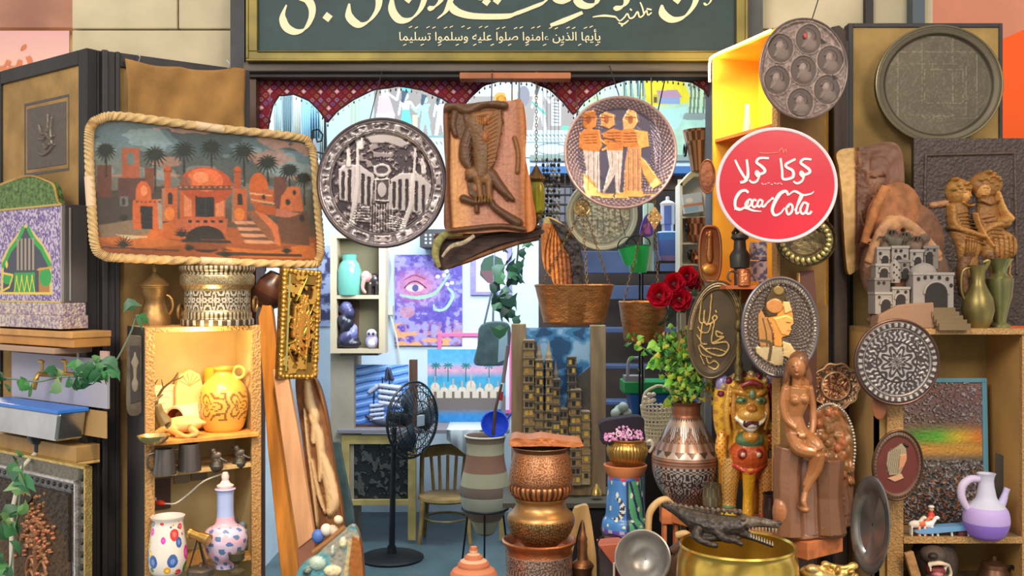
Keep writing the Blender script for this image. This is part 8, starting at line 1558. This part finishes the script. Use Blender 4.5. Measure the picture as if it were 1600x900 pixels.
def deye(c,t):
    c.grad([(398,S(120,110,196)),(440,S(110,110,206)),(500,S(104,84,176)),(520,S(196,140,150)),(540,S(150,100,140))]);n1 = vn(c.X,c.Y,7,3);c.put(n1 > .58,S(160,150,222));c.put(n1 < .4,S(90,70,170));c.C = np.clip(c.C,0,1);d = np.exp(-c.em(650,447,34,24) * 1.2)[...,None];c.C = c.C * (1 - d) + np.array(S(226,130,150)) * d
    c.oval(648,450,14,6,S(226,196,206));c.oval(649,450,5,5.4,S(80,80,140));c.line([(632,450),(640,442),(652,440),(666,450)],2,S(60,40,80),smooth=5);c.line([(634,436),(648,430),(664,436)],2,S(150,60,90),smooth=5);G_ = S(170,206,180)
    c.line([(626,461),(650,465),(676,460),(690,446),(702,428)],[3,6,5,2],G_,smooth=6);c.line([(700,450),(708,462),(696,482),(680,484),(678,476)],[3,5,4,2],G_,smooth=6);[c.oval(x,y,3.4,3,S(226,226,240)) for x,y in ((684,432),(694,430),(699,444),(706,442),(698,424))]
    c.put((vn(c.X * .4,c.Y,9,5) > .58) & (c.Y > 505),S(226,160,110));c.oval(636,488,12,9,S(206,140,140),a=.7);c.mottle(2.5,.14,5)
picture('eye_poster','violet poster with a large eye and pale calligraphy on the back wall',670,470,8.97,617,398,722,540,1.3,S(110,100,190),deye,3)
def dhex(c,t):
    c.mottle(6,.2,3);c.rect(744,392,792,456,S(206,206,232));c.poly([(756,404),(770,398),(784,404),(789,418),(783,434),(774,446),(762,442),(750,430),(751,414)],S(44,78,56));c.poly([(750,423),(788,423),(783,434),(774,446),(762,442)],S(112,70,76))
picture('framed_print','lilac framed print with a dark green and maroon oval on the back wall',766,424,8.97,735,384,799,461,1.3,S(150,136,190),dhex,3)
def dcity(c,t):
    c.grad([(546,S(70,150,210)),(566,S(90,160,206)),(578,S(214,150,170)),(590,S(60,150,190)),(612,S(70,160,180)),(640,S(110,110,120)),(650,S(40,130,190)),(672,S(60,120,180))]);c.mottle(6,.2,4)
    for x in (681,700,728,764):c.line([(x,570),(x,596)],1.6,S(30,90,90));[c.line([(x,570),(x + 7 * math.cos(a),572 + 5 * math.sin(a))],2,S(30,110,110)) for a in np.linspace(0,6.28,9)]
    c.rect(668,618,790,640,S(110,100,96))
    for i,x in enumerate(range(680,786,14)):h_ = (24,15,20,16,28,14,22,16)[i % 8];c.rect(x - 7,622 - h_ * .8,x + 7,622,S(206,190,170));c.oval(x,622 - h_ * .8,6,5,S(214,196,180));c.rect(x - 2,612,x + 2,622,S(110,90,84));c.rect(x - 1,612 - h_,x + 1,606,S(190,160,150))
picture('seaside_painting','blue painting of a pale domed town by the water standing on the back table',728,606,8.25,668,546,790,660,1.3,S(60,140,190),dcity,3)
picture('pink_frame','empty pink picture frame leaning behind the seaside painting',742,560,8.985,690,526,796,640,.5,S(226,226,240),lambda c,t:None,1.5,frame=M('pink_paint',S(226,110,160),.5),cat='frame',fw=6)
def dship(c,t):
    c.grad([(571,S(110,160,226)),(662,S(70,120,200))]);w_ = np.sin(c.X * .12 + c.Y * .5 + 3 * vn(c.X,c.Y,30,3));c.put(w_ > .75,S(150,186,236));c.put(w_ < -.8,S(50,84,150));K,LT = S(60,60,80),S(176,180,200)
    c.limb([(574,650),(590,658),(616,660),(628,648)],[6,12,12,6],5,K);[c.limb([(x,655),(x + 2,y)],2.4,3,S(40,36,44),0) for x,y in ((583,610),(596,590),(607,580))]
    for i in range(4):c.limb([(580,634 + i * 7),(598,632 + i * 7)],6,5,LT);c.limb([(594,602 + i * 9),(624,606 + i * 9)],8,5,LT)
    c.limb([(604,592),(607,576),(613,592)],6,5,K);c.limb([(578,612),(588,604)],8,5,LT)
t = picture('ship_painting','blue wooden painting with a raised sailing ship on an easel inside the shop',600,617,8.0,554,570,638,664,1.4,S(90,140,214),dship,4);
t = Th('easel','brown wooden easel posts holding the blue ship painting','easel',600,665,8.04);mb = t.mb();[mb.box(a,b,562,666,-6,6) for a,b in ((544,555),(640,652))];mb.box(544,652,662,667,-8,6);t.solo(mb,DARKW,smooth=False)
# side table with relief door, cloth
t = Th('side_table','yellowish low cabinet table with a dark embossed door panel behind the fan','table',610,849,8.0);YW = M('yellow_wood',S(170,146,86),.55,noise=(6,.2));yb = pyof(0,8.0)
mb = t.mb();mb.box(532,796,667,673,-30,120);t.part('table_top',mb,M('grey_top',S(120,112,116),.6),smooth=False,bevel=.004);mb = t.mb()
for b in ((538,550,676,yb - 6),(640,652,676,yb - 6),(550,640,676,690),(550,640,776,784),(780,788,673,yb - 6)):mb = t.mb();mb.box(*b,-24,-14);t.part('leg' if b[3] > 800 else 'rail',mb,YW,smooth=False)
c = Cv(550,690,640,776,1,S(40,42,44));n1 = vn(c.X,c.Y,6,4);c.put(n1 > .56,S(84,84,78),2);t.put('door',c.rectmesh('door',t,M('door_relief',None,.4,.3),3)).location.y = -16 * t.k
mb = t.mb();mb.box(548,642,690,776,60,64);t.part('back_panel',mb,DARKW,smooth=False)
mb = t.mb();mb.add([(700 + 8 * i,-31 - 3 * (i % 2),667) for i in range(8)] + [(700 + 8 * i,-32 - 5 * (i % 2),706 - abs(i - 4) * 6) for i in range(8)] + [(700 + 8 * i,60,666) for i in range(8)],[(i,i + 1,9 + i,8 + i) for i in range(7)] + [(i,i + 1,17 + i,16 + i) for i in range(7)]);tt2 = Th('white_cloth','white cloth draped over the edge of the back table','cloth',610,849,8.0);tt2.solo(mb,M('linen',S(200,206,210),.9),solid=.003)
t = Th('pedestal_fan','black pedestal fan on a round base turned to the right','fan',612,pyof(0,7.45),7.45);yb = t.ay
mb = t.mb();mb.lathe(612,[(1,yb),(50,yb),(50,yb - 3),(44,yb - 6),(8,yb - 9),(7,yb - 20),(1,yb - 20)],n=48);t.part('base',mb,IRON);mb = t.mb();mb.tube([(612,0,yb - 10),(614,0,760),(616,0,668)],[5,4.4,4],12);t.part('pole',mb,IRON)
mb = t.mb();mb.tube([(606,8,651),(640,-2,655)],[8,12],16);t.part('motor',mb,IRON)
RM = Matrix.Translation(((648 - 612) * t.k,-8 * t.k,(yb - 655) * t.k)) @ Matrix.Rotation(R(56),4,'Z') @ Matrix.Translation((-(648 - 612) * t.k,0,-(yb - 655) * t.k))
mb = t.mb();mb.xf = RM;[mb.torus((648,y,655),r_,.9,n=48,m=5) for y,r_ in ((-10,30),(-8,44),(-4,54),(3,58),(10,54),(14,40))];mb.torus((648,3,655),59,1.8,n=48,m=6)
for k_ in range(40):a = k_ / 40 * 6.283;mb.tube([(648 + r_ * math.cos(a),y,655 + r_ * math.sin(a)) for r_,y in ((8,-12),(30,-10),(54,-4),(58,3),(54,10),(10,16))],.55,4)
t.part('cage',mb,IRON);mb = t.mb();mb.xf = RM;mb.xf = RM;mb.lathe(648,[(1,664),(9,663),(9,647),(1,646)],cy=-13,n=20,sq=.3);t.part('cap',mb,M('cap_grey',S(140,150,156),.4))
for k_ in range(3):
    mb = t.mb();mb.xf = RM;a0 = k_ * 2.094;rim = [(648 + r_ * math.cos(a0 + da),y,655 + r_ * math.sin(a0 + da)) for r_,da,y in ((8,-.3,0),(30,-.55,-4),(50,-.35,-4),(52,.2,0),(40,.6,4),(8,.4,2))];mb.add(rim,[tuple(range(6))]);t.part('blade',mb,M('blade_smoke',S(70,80,90),.3,trans=.4),solid=.004)
t = Th('wooden_chair','old bentwood chair with slatted back and round seat deep in the shop','chair',697,pyof(0,8.0),8.0);yb = t.ay;CH = M('chair_wood',S(150,120,66),.45,noise=(8,.3))
mb = t.mb();mb.lathe(697,[(1,780),(40,780),(44,777),(43,773),(36,772),(1,774)],n=44);t.part('seat',mb,CH)
for (x,y) in ((-34,-26),(34,-26),(-32,30),(32,30)):mb = t.mb();mb.tube([(697 + x,y,778),(697 + x * 1.06,y,810),(697 + x * 1.16,y * 1.1,yb)],[4.4,3.6,3],10);t.part('leg',mb,CH)
mb = t.mb();mb.torus((697,0,808),33,1.8,'z',36,6);t.part('stretcher',mb,CH);mb = t.mb();mb.tube(spl([(657,20,776),(656,34,740),(658,38,712),(672,42,706),(697,44,704),(722,42,706),(736,38,712),(738,34,740),(737,20,776)],6),3.6,10);bk = t.part('backrest',mb,CH)
mb = t.mb();mb.prism([(658,706),(697,701),(736,706),(736,722),(697,717),(658,722)],38,44);t.part('top_rail',mb,CH,parent=bk,smooth=False,bevel=.003);
for x in (670,683,697,711,724):mb = t.mb();mb.tube([(x,41,718),(697 + (x - 697) * .8,32,776)],2.6,8);t.part('slat',mb,CH,parent=bk)
t = Th('shopping_bag','grey green cloth bag hanging by long straps above the striped jar','bag',766,540,7.0);mb = t.mb();mb.prism(spl([(752,507),(794,505),(797,540),(790,568),(765,571),(741,568),(746,540)],4,True),-6,8,S(78,98,100));t.part('body',mb,M('bag_cloth',None,.9,noise=(14,.2)),smooth=False,bevel=.01);mb = t.mb();[mb.tube([(a,y,509),(772,y,440),(773,0,400)],1.7,6) for a,y in ((756,-4),(770,0),(786,4))];mb.tube([(773,0,402),(773,0,-130)],.7,5);t.part('strap',mb,M('bag_strap',S(100,116,126),.9));mb = t.mb();mb.prism([(780,520),(793,512),(793,560),(778,566)],-7,-6,S(150,176,190));t.part('printed_patch',mb,PAINT,smooth=False)
ivy('hanging_vine','dark green hanging vine in front of the white wall beside the wood slice',[(812,-84,-10),(811,150,-6),(810,380,0),(800,430,4),(788,470,0),(800,494,0)],6.2,30,15,[S(44,78,60),S(58,104,74),S(36,62,52),S(84,130,100)],12,8,extra=[.45,.55,.62,.7,.78,.86,.92],seed=9,cat='vine',vine=S(70,90,80)).label
# relief of a city between two posts
t = Th('city_diorama','tall relief of old city towers under a cloudy sky between two wooden posts','diorama',872,770,5.2);GW = M('grey_post',S(150,124,92),.7,noise=(6,.25,(4,4,.5)),bump=(24,.3))
for b in ((799,822,506,772),(922,946,508,772)):mb = t.mb();mb.box(*b,-8,10);t.part('post',mb,GW,smooth=False,bevel=.004)
mb = t.mb();mb.box(822,922,752,772,-8,10);t.part('bottom_rail',mb,GW,smooth=False)
c = Cv(820,512,924,754,1.2,S(70,130,176));n1 = vn(c.X * .8,c.Y,20,4);c.put(n1 > .52,S(110,166,206));c.put(n1 > .6,S(160,196,222));c.put(n1 < .42,S(46,86,124));c.poly([(820,560),(838,530),(850,620),(880,640),(900,590),(924,570),(924,754),(820,754)],S(92,84,74),3);c.mottle(5,.25,6,mask=c.Y > 600);t.put('backdrop_panel',c.rectmesh('backdrop_panel',t,PAINT,4))
rnd = random.Random(11);YL = [S(236,190,80),S(214,160,70),S(180,140,84)]
for (x0,x1,y0) in ((818,834,530),(836,848,560),(821,838,600),(848,858,640),(852,862,560),(862,874,590),(872,886,636),(886,899,556),(890,906,606),(902,920,640),(866,882,670),(838,852,660),(820,836,680),(884,898,690),(906,921,700)):
    mb = t.mb();d0 = -16 - rnd.random() * 10;cc = rnd.choice([S(150,132,106),S(130,118,104),S(176,154,118)]);mb.box(x0,x1,y0,753,d0,0,cc)
    for y in range(y0 + 4,746,13):
        mb.box(x0 - 1,x1 + 1,y - 3,y - 1.6,d0 - 1.4,0,tuple(q * .6 for q in cc))
        for x in (x0 + 2,(x0 + x1) / 2 + .6):mb.box(x,x + (x1 - x0) * .32,y + 1,y + 8,d0 - .6,d0 + .4,rnd.choice(YL) if rnd.random() < .62 else S(56,50,46))
    if x1 - x0 < 13:mb.lathe((x0 + x1) / 2,[(5,y0),(5,y0 - 6),(3,y0 - 12),(1,y0 - 24),(.2,y0 - 30)],cy=-8,n=10,col=cc)
    t.part('tower',mb,PAINT,smooth=False)
t = Th('side_counter','dark low counter behind the copper stack under the city relief','counter',880,772,5.2);yb = pyof(0,5.2);mb = t.mb();mb.box(786,1080,773,780,-60,60);t.part('counter_top',mb,M('mossy_top',S(84,80,66),.7),smooth=False);mb = t.mb();mb.box(800,1070,780,yb,-50,50);t.part('body',mb,BLACKW,smooth=False)
t = Th('brass_dome','little domed brass cap lying on the counter beside the city relief','dome',932,773,5.08);mb = t.mb();mb.lathe(932,[(1,773),(9,773),(8,766),(4,761),(2,757),(1,756)],n=24);t.solo(mb,BRASS)
# open stair
t = Th('open_stair','slate blue open staircase rising in the dark behind the copper buckets','stairs',1000,600,6.6)
for i,(y0,y1,x0,dz) in enumerate(((390,426,896,60),(446,468,930,30),(512,520,944,0),(568,574,940,-30),(620,626,936,-60))):mb = t.mb();mb.box(x0,1110,y0,y1,dz,dz + 40);t.part('tread',mb,M('slate_blue',S(70,86,120),.5,noise=(3,.2)),smooth=False,bevel=.004)
mb = t.mb();[mb.box(x,x + 6,380,pyof(0,6.6),-64,100) for x in (1104,)];t.part('stringer',mb,IRON,smooth=False)
t = Th('storage_tub','blue plastic tub with a green lid and grey handle behind the white basket','tub',1012,645,4.75);mb = t.mb();mb.prism([(980,612),(1060,612),(1056,645),(986,645)],-20,30,S(30,90,170));t.part('body',mb,M('tub_plastic',None,.35),smooth=False,bevel=.006);mb = t.mb();mb.box(972,1066,594,613,-24,34,S(24,140,80));t.part('lid',mb,M('tub_plastic',None),smooth=False,bevel=.006);mb = t.mb();mb.tube(spl([(978,-20,594),(980,-20,562),(990,-20,558),(1000,-20,562),(1002,-20,594)],5),2.6,8);mb.box(974,1004,586,595,-23,10);t.part('handle',mb,M('grey_plastic',S(130,130,140),.4));yb = pyof(0,4.75);mb = t.mb();mb.box(985,1056,645,yb,-18,28,S(30,28,30));t.part('stand',mb,PAINT,smooth=False)
t = Th('coral_sculpture','small grey green coral like sculpture behind the black purse','sculpture',968,652,4.5);t.solo(blob('c',t,[('e',(962 + 6 * i,4 * (i % 2),646 - 5 * (i % 3)),(8,7,8),(0,30 * i,0),S(150,170,166)) for i in range(4)] + [('e',(972,0,638),(7,6,7),None,S(130,156,150)),('c',(968,0,650),(968,0,pyof(.0,4.5)),6,8,S(60,60,60))],1.4,PAINT,0),None)
def ddark(c,t):n1 = vn(c.X,c.Y,12,4);c.put(n1 > .54,S(170,176,206));c.put(n1 < .44,S(60,60,90))
picture('narrow_poster','narrow blue grey poster at the far left inside behind the gilded frame',510,450,8.98,496,384,516,510,1,S(100,104,140),ddark,3)
t = Th('slat_screen','dark grid screen behind the olive lantern and the grey tray','screen',865,316,6.455);mb = t.mb();[mb.box(x,x + 1.6,262,348,0,2,S(40,38,40)) for x in range(846,896,9)];[mb.box(844,896,y,y + 1.6,-1,2) for y in (290,303,318,332,346)];mb.box(846,894,290,346,2,4,S(120,116,122));t.solo(mb,PAINT,smooth=False)
t = Th('wall_cable','loose pale cable hanging on the white wall right of the box shelf','cable',610,450,8.9);mb = t.mb();mb.tube(spl([(604,0,380),(612,4,420),(606,0,470),(612,0,500),(620,0,530),(624,4,566)],6),1.6,6);mb.box(602,614,478,492,-4,10);t.solo(mb,M('white_hose',S(214,208,190)))
t = Th('black_sign','small black sign with white dots behind the bark slab','sign',668,375,8.5);mb = t.mb();mb.box(656,700,358,386,0,90,S(26,24,28));[mb.box(664 + 7 * a,667 + 7 * a,366 + 6 * b,369 + 6 * b,-1,0,S(220,220,230)) for a in range(3) for b in range(3)];t.solo(mb,PAINT,smooth=False)
t = Th('white_card','white card stuck at the left in the upper box compartment','card',545,400,7.95);mb = t.mb();mb.box(534,558,374,398,24,27,S(214,226,236));t.solo(mb,PAINT,smooth=False)
